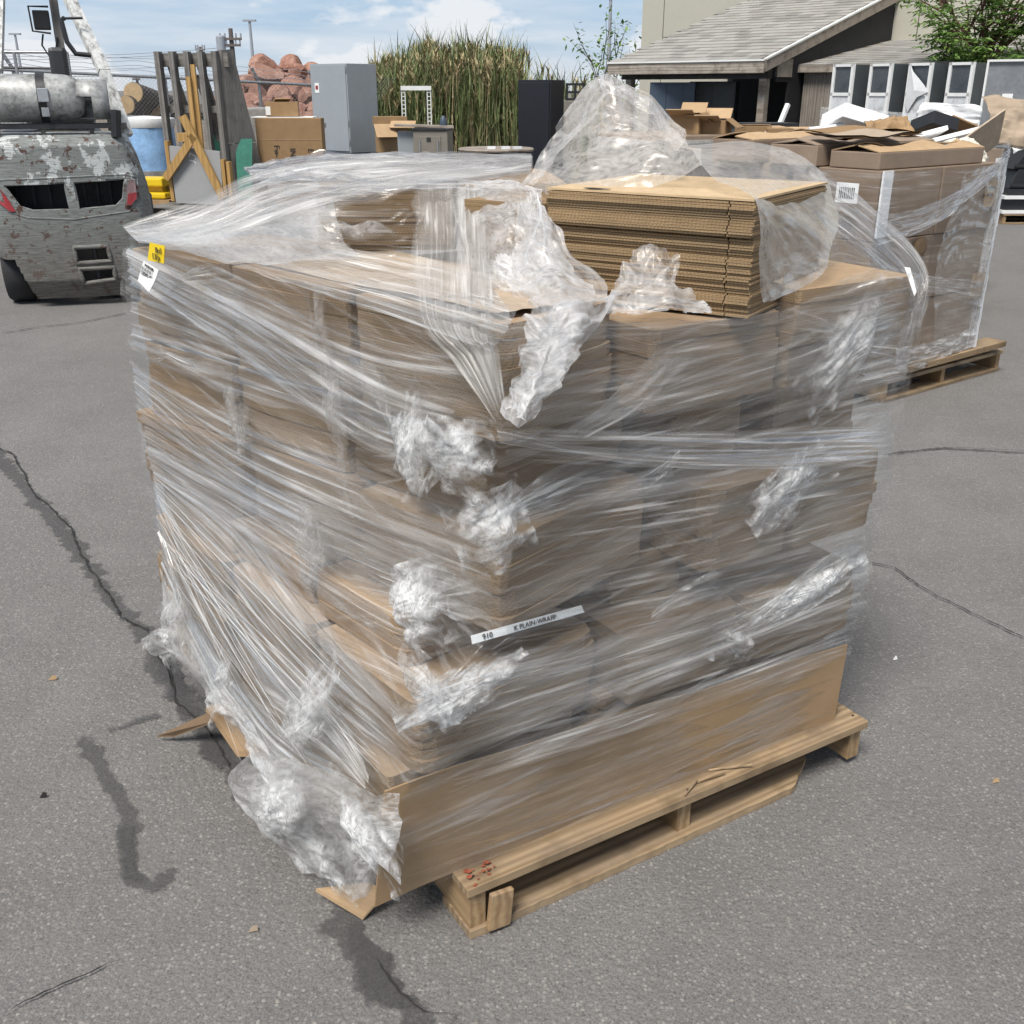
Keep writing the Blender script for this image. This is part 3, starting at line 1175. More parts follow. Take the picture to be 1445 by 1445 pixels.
def film_mesh(name, P, mat, parent=WRAP, label=None, ragged=0, fade=None):
    ny, nx, _ = P.shape
    du = np.linalg.norm(np.diff(P, axis=1), axis=2)
    dv = np.linalg.norm(np.diff(P, axis=0), axis=2)
    Us = np.concatenate([[0], np.cumsum(du.mean(0))])
    wid = max(dv.sum(0).max(), .02)
    Vs = np.linspace(0, wid, ny)
    me = bpy.data.meshes.new(name)
    idx = np.arange(ny * nx).reshape(ny, nx)
    fq = np.stack([idx[:-1, :-1], idx[:-1, 1:], idx[1:, 1:], idx[1:, :-1]], -1).reshape(-1, 4)
    keep = np.ones(len(fq), bool)
    if ragged:
        e = np.zeros((ny - 1, nx - 1))
        yy = np.linspace(0, 1, ny - 1)[:, None]
        xx = np.linspace(0, 1, nx - 1)[None, :]
        SEED[0] += 1
        nzv = vnoise((ny - 1, nx - 1), (9, 9), SEED[0]) + .6 * vnoise((ny - 1, nx - 1), (24, 24), SEED[0] + 5)
        e = np.minimum(np.minimum(yy, 1 - yy), np.minimum(xx, 1 - xx)) + nzv * ragged
        keep = (e > ragged * .22).reshape(-1)
    fq = fq[keep]
    me.from_pydata((P.reshape(-1, 3) - WOFF).tolist(), [], fq.tolist())
    uvl = me.uv_layers.new(name='UVMap')
    off = random.uniform(0, 20)
    uv = np.stack(np.meshgrid(Us + off, Vs + off * 1.7), -1).reshape(-1, 2)
    uvl.data.foreach_set('uv', uv[fq.reshape(-1)].reshape(-1))
    me.polygons.foreach_set('use_smooth', [True] * len(me.polygons))
    if fade is not None:
        me.attributes.new('fade', 'FLOAT', 'POINT').data.foreach_set('value', np.clip(fade, 0, 1).reshape(-1))
    o = mesh_obj(name, me, mat, parent)
    if label:
        o['label'] = label
    return o


def normals(P):
    gu = np.gradient(P, axis=1)
    gv = np.gradient(P, axis=0)
    n = np.cross(gu, gv)
    n /= np.linalg.norm(n, axis=2, keepdims=True) + 1e-9
    c = n * (CAM - P)
    s = np.sign(c.sum(2).mean())
    return n * (s if s else 1)


def sheet(name, rows, mat, nu=70, nv=60, pull=.0, crum=.0, freqs=(9, 17, 31, 55), label=None, ragged=0, pf=40, edge_pin=True, out=False):
    """rows: list of control rows; u runs along a row"""
    SEED[0] += 13
    sd = SEED[0]
    C = np.array([[spec(s) for s in r] for r in rows], float)
    P = catmull(C, nv)
    P = np.swapaxes(catmull(np.swapaxes(P, 0, 1), nu), 0, 1)
    n = normals(P)
    du = np.linalg.norm(np.diff(P, axis=1), axis=2).sum(1).mean()
    dv = np.linalg.norm(np.diff(P, axis=0), axis=2).sum(0).mean()
    xx, yy = np.meshgrid(np.linspace(0, du, nu), np.linspace(0, dv, nv))
    d = np.zeros((nv, nu))
    if pull:
        # folds running along u
        for amp, k in ((1, pf), (.6, pf * 2.1)):
            ph = vnoise((nv, nu), (dv * k * .5 + 2, 4), sd) * 5 + np.linspace(0, dv * k, nv)[:, None]
            rid = 1 - 2 * np.abs(np.sin(ph * math.pi * .5))
            d += amp * pull * rid * (.4 + 1.2 * (vnoise((nv, nu), (dv * k * .35 + 2, 5), sd + 3) + .5))
    if crum:
        m_ = .35 + 1.3 * (vnoise((nv, nu), (4, 4), sd + 7) + .5)
        d += crum * crumple(xx, yy, sd + 9, freqs) * m_
    if out:
        d = np.abs(d)
    P = P + n * d[..., None]
    P[..., 2] = np.maximum(P[..., 2], .012)
    return film_mesh(name, P, mat, label=label, ragged=ragged)


# ---- veil: the many thin turns of film that cover both sides
def veil(off, slope_l, slope_r, mat, z0=.12, z1=1.17, amp=.003, seed=1):
    ns, nz_ = 150, 110
    s = np.linspace(-1.2, 1.1, ns)
    P = np.zeros((nz_, ns, 3))
    for i, z in enumerate(np.linspace(z0, z1, nz_)):
        n, l, r = corners(z)
        pn, pl, pr = LW(*n, z), LW(*l, z), LW(*r, z)
        nl = np.cross(pl - pn, Zv)
        nl /= np.linalg.norm(nl)
        if np.dot(nl, A) > 0:
            nl = -nl
        nr = -B
        for j, x in enumerate(s):
            p = pn + (pl - pn) * (-x / 1.2) if x < 0 else pn + (pr - pn) * (x / 1.1)
            w = min(max((x + .04) / .08, 0), 1)
            nn = nl * (1 - w) + nr * w
            sag = .035 * (math.exp(-((z - .555) / .035) ** 2) * (w + .2) + .8 * math.exp(-((z - .87) / .06) ** 2)) * (min(1, abs(x) * 4) if off < .01 else .3)
            dip = .05 * min(1, max(0, (x - .22) / .12)) * min(1, max(0, (.85 - x) / .12)) * min(1, max(0, (z - .98) / .18))
            P[i, j] = p + nn * (off - sag) - Zv * dip
    n = normals(P)
    zz_ = np.linspace(z0, z1, nz_)[:, None]
    ss = s[None, :]
    ph = (zz_ - np.where(ss < 0, -ss * slope_l, ss * slope_r)) * 60 + vnoise((nz_, ns), (14, 9), seed) * 7
    d = amp * (1 - 2 * np.abs(np.sin(ph))) * (.3 + 1.4 * (vnoise((nz_, ns), (9, 7), seed + 1) + .5))
    d += .012 * vnoise((nz_, ns), (8, 7), seed + 2)
    P = P + n * d[..., None]
    me = film_mesh('film_layer', P, mat)
    # slanted uv so that the streaks run down to the near corner
    uvl = me.data.uv_layers[0]
    lp = np.zeros(len(me.data.loops), int)
    me.data.loops.foreach_get('vertex_index', lp)
    V = (zz_ - np.where(ss < 0, -ss * slope_l, ss * slope_r)) + 0 * ss
    U = np.broadcast_to(ss + 3.0 * seed, V.shape)
    uv = np.stack([U, V + seed * 1.7], -1).reshape(-1, 2)
    uvl.data.foreach_set('uv', uv[lp].reshape(-1))
    return me


veil(.006, .10, .10, 'film_veil', .12, 1.17, .0025, 1)
veil(.012, .30, .22, 'film_veil', .34, 1.165, .004, 5)

# ---- pulled bands on the left side (station = top point, bottom point)
def band(stations, mat='film_pull', nu=90, nv=44, pull=.0035, pf=55, crum=0, label=None, name='film_band', ragged=0, fades=(.0, .12)):
    rows = [[st[0] for st in stations], [st[1] for st in stations]]
    C = np.array([[spec(s) for s in r] for r in rows], float)
    mid_ = (C[0] + C[1]) / 2
    SEED[0] += 13
    sd = SEED[0]
    P = np.stack([C[0] * (1 - t) + C[1] * t for t in np.linspace(0, 1, nv)])
    P = np.swapaxes(catmull(np.swapaxes(P, 0, 1), nu), 0, 1)
    n = normals(P)
    t = np.linspace(0, 1, nv)[:, None]
    wid = np.linalg.norm(P[-1] - P[0], axis=1)
    k = max(4, wid.max() * pf)
    d = np.zeros((nv, nu))
    for amp, kk in ((1, k), (.5, k * 2.3)):
        ph = t * kk + vnoise((nv, nu), (kk * .5 + 2, 3), sd) * 1.6
        d += amp * pull * (1 - 2 * np.abs(np.sin(ph * math.pi * .5))) * (.3 + 1.4 * (vnoise((nv, nu), (kk * .4 + 2, 5), sd + 2) + .5))
    d *= np.clip(wid / wid.max() * 1.5, .3, 1)[None, :]
    if crum:
        xx, yy = np.meshgrid(np.linspace(0, 1, nu), np.linspace(0, .3, nv))
        d += crum * crumple(xx, yy, sd + 4)
    # ragged long edges
    P = P + n * d[..., None]
    e = (P[-1] - P[0]) * .06
    P[0] += e * vnoise((2, nu), (2, 14), sd + 8)[0][:, None]
    P[-1] += e * vnoise((2, nu), (2, 14), sd + 9)[0][:, None]
    P[..., 2] = np.maximum(P[..., 2], .012)
    uu = np.linspace(0, 1, nu)[None, :]
    nzf = vnoise((nv, nu), (nv // 2, 3), sd + 21)
    fade = np.zeros((nv, nu))
    if fades[0]:
        fade = np.maximum(fade, 1 - (uu / fades[0] + .8 * nzf))
    if fades[1]:
        fade = np.maximum(fade, 1 - ((1 - uu) / fades[1] + .8 * nzf))
    ed = np.minimum(t, 1 - t) + 0 * uu
    fade = np.maximum(fade, .9 - ed * 9 - 1.2 * vnoise((nv, nu), (6, 9), sd + 22))
    return film_mesh(name, P, mat, label=label, ragged=ragged, fade=fade)


Lf, Rf = 'L', 'R'
band([((Lf, 182, 330, .02), (Lf, 186, 505, .02)), ((Lf, 330, 385, .02), (Lf, 330, 555, .02)), ((Lf, 520, 470, .02), (Lf, 520, 610, .02)), ((Lf, 695, 500, .02), (Lf, 700, 640, .02))])
band([((Lf, 186, 515, .025), (Lf, 192, 560, .03)), ((Lf, 330, 590, .025), (Lf, 320, 690, .03)), ((Lf, 500, 655, .025), (Lf, 500, 790, .03)), ((Lf, 690, 720, .02), (Lf, 692, 880, .02))], 'film_fold')
band([((Lf, 178, 345, .03), (Lf, 182, 400, .03)), ((Lf, 330, 415, .03), (Lf, 330, 500, .03)), ((Lf, 520, 520, .03), (Lf, 520, 640, .03)), ((Lf, 640, 570, .03), (Lf, 640, 650, .03))], 'film_fold')
band([((Lf, 195, 575, .03), (Lf, 212, 655, .035)), ((Lf, 330, 660, .03), (Lf, 330, 720, .035)), ((Lf, 480, 720, .03), (Lf, 480, 800, .035)), ((Lf, 690, 800, .02), (Lf, 695, 850, .02))])
band([((Lf, 216, 662, .03), (Lf, 216, 690, .035)), ((Lf, 330, 720, .03), (Lf, 300, 850, .04)), ((Lf, 440, 850, .025), (Lf, 410, 1010, .04)), ((Lf, 575, 1010, .015), (Lf, 560, 1105, .02))], 'film_fold', pf=65)
band([((Lf, 218, 680, .045), (Lf, 222, 760, .05)), ((Lf, 290, 800, .045), (Lf, 270, 900, .06)), ((Lf, 400, 960, .04), (Lf, 370, 1060, .06)), ((Lf, 535, 1090, .02), (Lf, 525, 1130, .03))], 'film_fold', pf=65)
band([((Lf, 222, 740, .05), (Lf, 236, 850, .055)), ((Lf, 280, 880, .06), (Lf, 290, 960, .07)), ((Lf, 390, 1020, .06), (Lf, 380, 1110, .07)), ((Lf, 520, 1110, .03), (Lf, 520, 1190, .04))], 'film_fold', crum=.01)
band([((Lf, 200, 620, .04), (Lf, 214, 665, .04)), ((Lf, 350, 690, .03), (Lf, 345, 770, .04)), ((Lf, 520, 800, .03), (Lf, 500, 880, .04)), ((Lf, 640, 870, .02), (Lf, 620, 930, .02))])

# ---- pulled bands on the right side
def rband(vl, vr, mat='film_right', o=.015, ul=700, ur=1270, **k):
    (a0, a1), (b0, b1) = vl, vr
    um = (ul + ur) / 2
    return band([((Rf, ul, a0, o), (Rf, ul, a1, o)), ((Rf, um, (a0 + b0) / 2 + 8, o), (Rf, um, (a1 + b1) / 2 + 6, o)), ((Rf, ur, b0, o), (Rf, ur, b1, o))], mat, fades=(.22, .1), **k)


rband((470, 610), (400, 540), 'film_veil', ul=705, ur=1285)
rband((520, 640), (395, 470), 'film_right', o=.02, ul=760, ur=1285)
rband((590, 660), (430, 560), 'film_right', o=.022, ul=800, ur=1280)
rband((600, 655), (600, 660), 'film_fold', o=.03, ul=715, ur=1255)
rband((650, 790), (560, 690), 'film_right', o=.02, ul=720, ur=1260)
rband((760, 905), (640, 800), 'film_veil', o=.014, ul=705, ur=1232)
rband((830, 900), (690, 790), 'film_right', o=.022, ul=720, ur=1230)
rband((905, 1000), (770, 870), 'film_right', o=.02, ul=600, ur=1222)
rband((960, 1090), (790, 850), 'film_fold', o=.024, ul=590, ur=1215)
rband((1010, 1105), (860, 905), 'film_right', o=.014, ul=580, ur=1200)
rband((1105, 1180), (900, 960), 'film_veil', o=.006, ul=572, ur=1196)
rband((1170, 1262), (950, 1025), 'film_dark', o=.006, ul=562, ur=1170)
rband((1080, 1115), (885, 925), 'film_fold', o=.02, ul=640, ur=1200)
# diagonal sashes
band([((Rf, 800, 605, .03), (Rf, 830, 618, .03)), ((Rf, 860, 560, .03), (Rf, 905, 580, .03)), ((Rf, 940, 480, .03), (Rf, 985, 500, .03))], 'film_fold', nu=50, nv=20)
band([((Rf, 700, 600, .03), (Rf, 705, 625, .03)), ((Rf, 850, 632, .035), (Rf, 850, 650, .035)), ((Rf, 1000, 640, .035), (Rf, 1000, 662, .035)), ((Rf, 1150, 625, .03), (Rf, 1150, 660, .03)), ((Rf, 1255, 580, .02), (Rf, 1255, 640, .02))], 'film_fold', nv=24, label='dark taut edge of film sagging across the right side')

# ---- gathered white bunches
def bunch(c, wu, wv, h, mat='film_bunch', rot=0.0, side='L', crum=.05, label=None, layers=3, ragged=.22, freqs=(13, 24, 44, 75), ns=84):
    """a crushed pad of film lying on one side of the load"""
    for k in range(layers):
        SEED[0] += 17
        C = spec(c)
        ex = (A if side == 'R' else -B)
        if side == 'T':
            ex = A
        ey = Zv if side != 'T' else B
        nn = -B if side == 'R' else (-A if side == 'L' else Zv)
        cr, sr = math.cos(rot), math.sin(rot)
        ex, ey = ex * cr + ey * sr, -ex * sr + ey * cr
        x = np.linspace(-1, 1, ns)
        X, Y = np.meshgrid(x, x)
        rr = np.sqrt(X * X + Y * Y)
        wob = 1 + 1.1 * vnoise((ns, ns), (5, 5), SEED[0])
        dome = np.clip(1 - (rr * wob) ** 2, 0, 1)
        th = np.arctan2(Y, X * 1.0)
        # folds gathered towards the middle, running out along the long axis
        ph = Y * (9 + 4 * k) / (.45 + .55 * np.abs(X)) + 5 * vnoise((ns, ns), (5, 5), SEED[0] + 2)
        fold = (1 - 2 * np.abs(np.sin(ph)))
        d = h * dome * (.5 + .3 * k) + .03 * crum * fold * dome * (.4 + 1.2 * vnoise((ns, ns), (7, 7), SEED[0] + 6))
        d += .45 * crum * crumple(X * wu * 1.3, Y * wv * 3.0, SEED[0] + 1, freqs) * (.2 + dome)
        P = C + X[..., None] * wu * 1.45 * ex + Y[..., None] * wv * 1.45 * ey + (d + .006 * k)[..., None] * nn
        P[..., 2] = np.maximum(P[..., 2], .012)
        fade = 1 - np.clip(dome ** 1.5 * 1.35 - .08 + .7 * vnoise((ns, ns), (16, 16), SEED[0] + 3), 0, 1)
        film_mesh('bunched_film', P, mat, fade=fade, label=label if k == 0 else None)


def fan(knot, w, far, far2, o=.028, mat='film_fan', kw=8, side=None, label=None):
    """folds that run together into a knot: narrow at the knot, wide and fading at the far end"""
    f, (u, v) = side, knot
    du, dv = far[0] - u, far[1] - v
    mu, mv = (far[0] + far2[0]) / 2, (far[1] + far2[1]) / 2
    st = [((f, u, v - kw, o), (f, u, v + kw, o + .004))]
    for t in (.25, .6, 1.0):
        e = t ** .8
        st.append(((f, u + (far[0] - u) * t, v - kw * (1 - e) + (far[1] - v) * e, o - .012 * t), (f, u + (far2[0] - u) * t, v + kw * (1 - e) + (far2[1] - v) * e, o - .012 * t)))
    return band(st, mat, nu=70, nv=34, pull=.007, pf=90, fades=(0, .75), label=label)


# gathered knots along the near corner and the tier edges
fan((605, 845), 0, (420, 735), (450, 800), side=Lf, label='bright gathered film running down to the near corner')
fan((600, 850), 0, (455, 800), (480, 900), side=Lf)
fan((610, 848), 0, (690, 800), (695, 890), side=Lf)
fan((640, 640), 0, (470, 560), (490, 640), side=Lf, label='gathered film sagging at the near corner below the top tier')
fan((630, 650), 0, (500, 640), (520, 690), side=Lf)
fan((560, 640), 0, (480, 500), (540, 520), side=Lf)
fan((690, 745), 0, (900, 640), (940, 690), side=Rf, kw=14)
fan((700, 735), 0, (820, 640), (860, 680), side=Rf, kw=10)
fan((590, 990), 0, (820, 900), (840, 940), side=Rf, kw=10)
fan((600, 975), 0, (440, 860), (450, 920), side=Lf, kw=10)
fan((1075, 710), 0, (1190, 610), (1215, 700), side=Rf, kw=10)
fan((1100, 850), 0, (1215, 760), (1222, 810), side=Rf, kw=10)
fan((1100, 845), 0, (980, 890), (1000, 930), side=Rf, kw=8)
fan((1200, 480), 0, (1110, 420), (1120, 560), side=Rf, kw=14)
fan((1200, 480), 0, (1275, 420), (1280, 520), side=Rf, kw=12)
fan((960, 640), 0, (880, 690), (930, 700), side=Rf, kw=6)
fan((920, 870), 0, (1010, 800), (1030, 840), side=Rf, kw=6)
fan((235, 500), 0, (190, 470), (192, 520), side=Lf, kw=6)
fan((235, 500), 0, (330, 520), (330, 560), side=Lf, kw=6)
fan((250, 400), 0, (330, 350), (350, 440), side=Lf, kw=6)
fan((250, 400), 0, (195, 370), (200, 440), side=Lf, kw=6)
fan((410, 780), 0, (300, 700), (320, 760), side=Lf, kw=8)
fan((515, 1105), 0, (300, 850), (350, 1000), side=Lf, o=.06, kw=10, label='long white folds converging at the foot of the near corner')
fan((520, 1100), 0, (420, 900), (330, 930), side=Lf, o=.05, kw=8)
fan((555, 1170), 0, (470, 1150), (460, 1215), side=Lf, o=.05, kw=14)
bunch((Lf, 603, 848, .03), .10, .055, .04, rot=.5, label='bright white knot of gathered film at the near corner')
bunch((Lf, 648, 640, .03), .09, .045, .03, rot=.2, layers=2)
bunch((Lf, 590, 625, .03), .07, .06, .03, rot=.9, layers=2)
bunch((Rf, 690, 745, .04), .05, .05, .03, side='R', rot=.3, layers=2)
bunch((Lf, 608, 968, .03), .07, .04, .03, rot=.0, layers=2)
bunch((Rf, 650, 972, .025), .09, .035, .025, side='R', rot=.25, layers=2)
bunch((Rf, 1110, 690, .015), .08, .045, .015, side='R', rot=.6, layers=2)
bunch((Rf, 1190, 490, .015), .10, .055, .015, side='R', rot=.7, mat='film_loose', layers=2)
bunch((Rf, 1035, 905, .015), .05, .035, .015, side='R', rot=-.5, mat='film_loose', layers=1)
bunch((Rf, 1140, 830, .015), .12, .03, .015, side='R', rot=.25, layers=2)
bunch((Lf, 470, 570, .02), .04, .15, .02, rot=.25, mat='film_haze', layers=1, crum=.03)
bunch((Lf, 335, 590, .02), .08, .05, .015, rot=.2, mat='film_haze', layers=2, crum=.03)
bunch((Lf, 440, 780, .02), .09, .06, .02, rot=.9, mat='film_haze', layers=2, crum=.03)
bunch((Lf, 440, 1010, .05), .20, .04, .03, rot=.8, mat='film_bunch', layers=2)
bunch((Lf, 520, 1165, .05), .10, .045, .03, rot=.0, label='white crushed film tucked against the panel end', layers=2)
bunch((Lf, 395, 1135, .07), .16, .05, .03, rot=.6, mat='film_bunch', label='white crushed film trailing at the bottom left of the load', layers=2)
bunch((Lf, 460, 1215, .05), .12, .04, .03, rot=.5, mat='film_bunch', layers=1)
bunch((Lf, 250, 880, .05), .15, .05, .03, rot=.75, mat='film_bunch', layers=2)
bunch((Lf, 310, 970, .05), .15, .03, .02, rot=.8, mat='film_bunch', layers=1)
sheet('loose_film', [[(Lf, 195, 905, .06), (Lf, 215, 890, .06), (Lf, 240, 885, .05)], [(Lf, 205, 918, .06), (Lf, 222, 910, .07), (Lf, 250, 905, .05)], [(Lf, 235, 915, .05), (Lf, 250, 925, .05), (Lf, 275, 940, .05)]],
      'film_loose', 30, 30, crum=.03, ragged=.12, label='film tip sticking out to the left above the asphalt')
sheet('loose_film', [[(Lf, 365, 1055, .07), (Lf, 440, 1080, .06), (Lf, 520, 1110, .05), (Lf, 565, 1120, .02)],
                     [(Lf, 320, 1108, .08), (Lf, 400, 1130, .07), (Lf, 490, 1160, .06), (Lf, 565, 1165, .03)],
                     [(Lf, 370, 1170, .07), (Lf, 430, 1190, .07), (Lf, 500, 1205, .06), (Lf, 560, 1195, .03)],
                     [(Lf, 425, 1232, .06), (Lf, 470, 1245, .06), (Lf, 510, 1262, .04), (Lf, 545, 1225, .02)]],
      'film_loose', 90, 80, crum=.035, label='loose skirt of film hanging below the load at the near left')
sheet('loose_film', [[(Lf, 228, 800, .05), (Lf, 300, 930, .06), (Lf, 370, 1045, .07), (Lf, 430, 1110, .06)],
                     [(Lf, 236, 860, .06), (Lf, 285, 955, .07), (Lf, 345, 1035, .08), (Lf, 400, 1130, .08)],
                     [(Lf, 245, 905, .05), (Lf, 280, 965, .06), (Lf, 335, 1030, .07), (Lf, 365, 1075, .08)]],
      'film_loose', 80, 50, crum=.03)

# ---- top: tent, cover of the opened bundle, tails, curtain, fan, strap
sheet('loose_film', [[(742, 255, 2.36), (790, 282, 2.14), (860, 279, 2.08), (930, 262, 2.06), (990, 232, 2.02)],
                     [(760, 232, 2.34), (805, 222, 2.2), (860, 212, 2.15), (922, 208, 2.13), (988, 216, 2.1)],
                     [(785, 190, 2.33), (822, 158, 2.26), (862, 148, 2.2), (910, 158, 2.2), (968, 195, 2.2)],
                     [(798, 165, 2.36), (836, 122, 2.32), (860, 108, 2.28), (902, 132, 2.28), (965, 188, 2.26)],
                     [(800, 200, 2.55), (838, 190, 2.6), (870, 185, 2.6), (910, 190, 2.55), (968, 215, 2.45)]],
      'film_haze', 110, 110, crum=.03, freqs=(7, 15, 33, 62), label='big tent of loose film standing up over the opened stack')
sheet('loose_film', [[(738, 262, 2.34), (760, 225, 2.35), (786, 180, 2.35), (812, 145, 2.34), (840, 113, 2.3), (866, 110, 2.28), (905, 140, 2.26), (935, 165, 2.24), (968, 198, 2.22)],
                     [(752, 270, 2.32), (778, 235, 2.32), (802, 195, 2.31), (828, 160, 2.3), (850, 132, 2.27), (866, 128, 2.25), (895, 152, 2.23), (928, 178, 2.21), (962, 205, 2.19)]],
      'film_loose', 120, 24, crum=.05, freqs=(14, 27, 50, 90), label='ruffled torn edge of the film tent')
sheet('loose_film', [[(972, 202, 2.34), (1050, 197, 2.34), (1120, 208, 2.28), (1165, 245, 2.22), (1182, 300, 2.2)],
                     [(985, 222, 2.12), (1040, 228, 2.1), (1100, 238, 2.12), (1152, 270, 2.12), (1181, 315, 2.13)],
                     [(1012, 262, 1.93), (1045, 268, 1.92), (1090, 278, 1.97), (1140, 302, 2.03), (1176, 335, 2.08)],
                     [(1064, 290, 1.83), (1082, 297, 1.83), (1112, 308, 1.89), (1147, 328, 1.97), (1172, 350, 2.03)],
                     [(1072, 360, 1.83), (1092, 363, 1.85), (1118, 365, 1.91), (1147, 370, 1.97), (1166, 375, 2.0)],
                     [(1082, 428, 1.85), (1097, 424, 1.87), (1117, 414, 1.91), (1137, 402, 1.96), (1156, 391, 1.98)]],
      'film_haze', 90, 100, crum=.022, freqs=(6, 13, 28, 60), label='film drawn over the right end of the opened stack')
sheet('loose_film', [[(598, 252, 2.52), (650, 256, 2.4), (700, 258, 2.28), (765, 268, 2.14)],
                     [(640, 300, 2.3), (690, 275, 2.2), (725, 272, 2.13), (764, 278, 2.05)],
                     [(660, 360, 2.05), (690, 345, 2.05), (725, 340, 2.03), (763, 335, 2.02)],
                     [(690, 462, 1.75), (710, 440, 1.82), (735, 430, 1.9), (768, 420, 1.98)]],
      'film_loose', 70, 80, crum=.03, freqs=(11, 22, 41, 70), label='clear film over the left end of the opened stack')
sheet('loose_film', [[(745, 278, 2.04), (758, 284, 2.02), (772, 296, 2.0)],
                     [(728, 330, 1.93), (772, 336, 1.90), (832, 372, 1.88)],
                     [(716, 392, 1.84), (778, 388, 1.80), (864, 410, 1.81)],
                     [(738, 452, 1.70), (786, 450, 1.66), (850, 452, 1.71)],
                     [(722, 520, 1.58), (766, 520, 1.53), (802, 512, 1.58)],
                     [(706, 586, 1.47), (730, 602, 1.44), (757, 588, 1.47)]],
      'film_loose', 64, 110, crum=.055, freqs=(14, 27, 48, 85), label='crumpled white tail of film hanging over the near corner')
sheet('loose_film', [[(752, 280, 2.03), (762, 286, 2.01), (770, 292, 2.0)],
                     [(735, 345, 1.90), (765, 345, 1.86), (815, 380, 1.85)],
                     [(725, 400, 1.80), (775, 395, 1.75), (845, 420, 1.78)],
                     [(742, 460, 1.66), (780, 455, 1.62), (830, 460, 1.68)],
                     [(725, 530, 1.55), (760, 525, 1.50), (790, 520, 1.55)],
                     [(712, 590, 1.46), (730, 598, 1.42), (748, 590, 1.46)]],
      'film_loose', 50, 90, crum=.05, freqs=(16, 30, 55, 95), ragged=.12)
sheet('loose_film', [[(692, 372, 1.95), (710, 362, 1.93), (735, 365, 1.92)], [(690, 400, 1.88), (712, 400, 1.84), (740, 405, 1.85)], [(700, 420, 1.82), (715, 425, 1.8), (740, 430, 1.8)]],
      'film_bunch', 36, 36, crum=.06, ragged=.1)
sheet('loose_film', [[(893, 354, 1.87), (930, 346, 1.87), (964, 352, 1.87)],
                     [(878, 386, 1.82), (925, 385, 1.80), (968, 386, 1.83)],
                     [(860, 414, 1.79), (920, 420, 1.76), (988, 415, 1.79)],
                     [(846, 452, 1.73), (920, 448, 1.73), (1010, 441, 1.78)]],
      'film_loose', 72, 64, crum=.05, freqs=(12, 24, 45, 80), ragged=.07, label='torn flap of film below the opened stack')
# curtain from the left bundle down over the edge
band([((582, 258, 2.34), (692, 262, 2.30)), ((584, 320, 2.1), (695, 330, 2.05)), ((584, 440, 1.72), (700, 462, 1.60)), ((Lf, 640, 510, .03), (Lf, 705, 500, .03)), ((Lf, 700, 596, .035), (Lf, 716, 592, .035))],
     'film_curtain', nu=120, nv=50, pull=.004, pf=60, label='curtain of stretched film falling from the top bundles to the near corner')
band([((638, 262, 2.3), (690, 264, 2.28)), ((640, 330, 2.04), (690, 335, 2.03)), ((650, 450, 1.66), (700, 465, 1.58))], 'film_pull', nu=60, nv=30, pull=.004)
# cover of the left bundle
sheet('loose_film', [[(345, 236, 2.86), (450, 218, 2.9), (580, 216, 2.9), (700, 216, 2.86), (752, 220, 2.8)],
                     [(352, 240, 2.7), (450, 234, 2.7), (570, 236, 2.66), (690, 240, 2.6), (748, 246, 2.55)],
                     [(375, 258, 2.45), (450, 258, 2.3), (560, 258, 2.24), (660, 258, 2.27), (735, 262, 2.3)],
                     [(390, 300, 2.38), (450, 300, 2.22), (540, 300, 2.22), (590, 300, 2.24), (600, 300, 2.24)],
                     [(400, 345, 2.3), (450, 352, 2.2), (530, 362, 2.2), (580, 365, 2.22), (590, 365, 2.22)]],
      'film_pull', 110, 80, crum=.006, pull=.003, label='film stretched over the left top bundle')
sheet('loose_film', [[(342, 236, 2.88), (440, 219, 2.92), (600, 214, 2.9), (750, 218, 2.82)], [(370, 256, 2.5), (450, 250, 2.34), (590, 262, 2.25), (750, 240, 2.5)]],
      'film_fold', 100, 40, pull=.006, pf=50)
# fan from the far left corner up to the top of the left bundle
band([((172, 318, 2.44), (196, 342, 2.3)), ((262, 286, 2.5), (300, 345, 2.2)), ((345, 248, 2.6), (430, 300, 2.2)), ((440, 226, 2.6), (560, 268, 2.19)), ((600, 222, 2.6), (740, 240, 2.4))],
     'film_fan', nu=130, nv=60, pull=.006, pf=70, fades=(0, .0), label='fan of stretched film from the far left corner up to the top bundle')
band([((174, 322, 2.42), (192, 338, 2.32)), ((300, 290, 2.42), (350, 335, 2.25)), ((420, 262, 2.38), (500, 290, 2.2)), ((520, 252, 2.3), (590, 262, 2.2))], 'film_pull', nu=100, nv=40, pull=.005, pf=70)
sheet('loose_film', [[(180, 325, 2.4), (300, 300, 2.4), (400, 290, 2.3), (470, 287, 2.22)], [(190, 335, 2.3), (320, 330, 2.22), (410, 330, 2.15), (485, 338, 2.16)], [(200, 345, 2.22), (330, 372, 2.04), (430, 370, 2.05), (510, 366, 2.1)]],
      'film_haze', 90, 50, crum=.02, label='slack film bunched at the foot of the left bundle')
bunch(('Z', 480, 330, 1.2), .14, .10, .05, 'film_loose', side='T', layers=1)
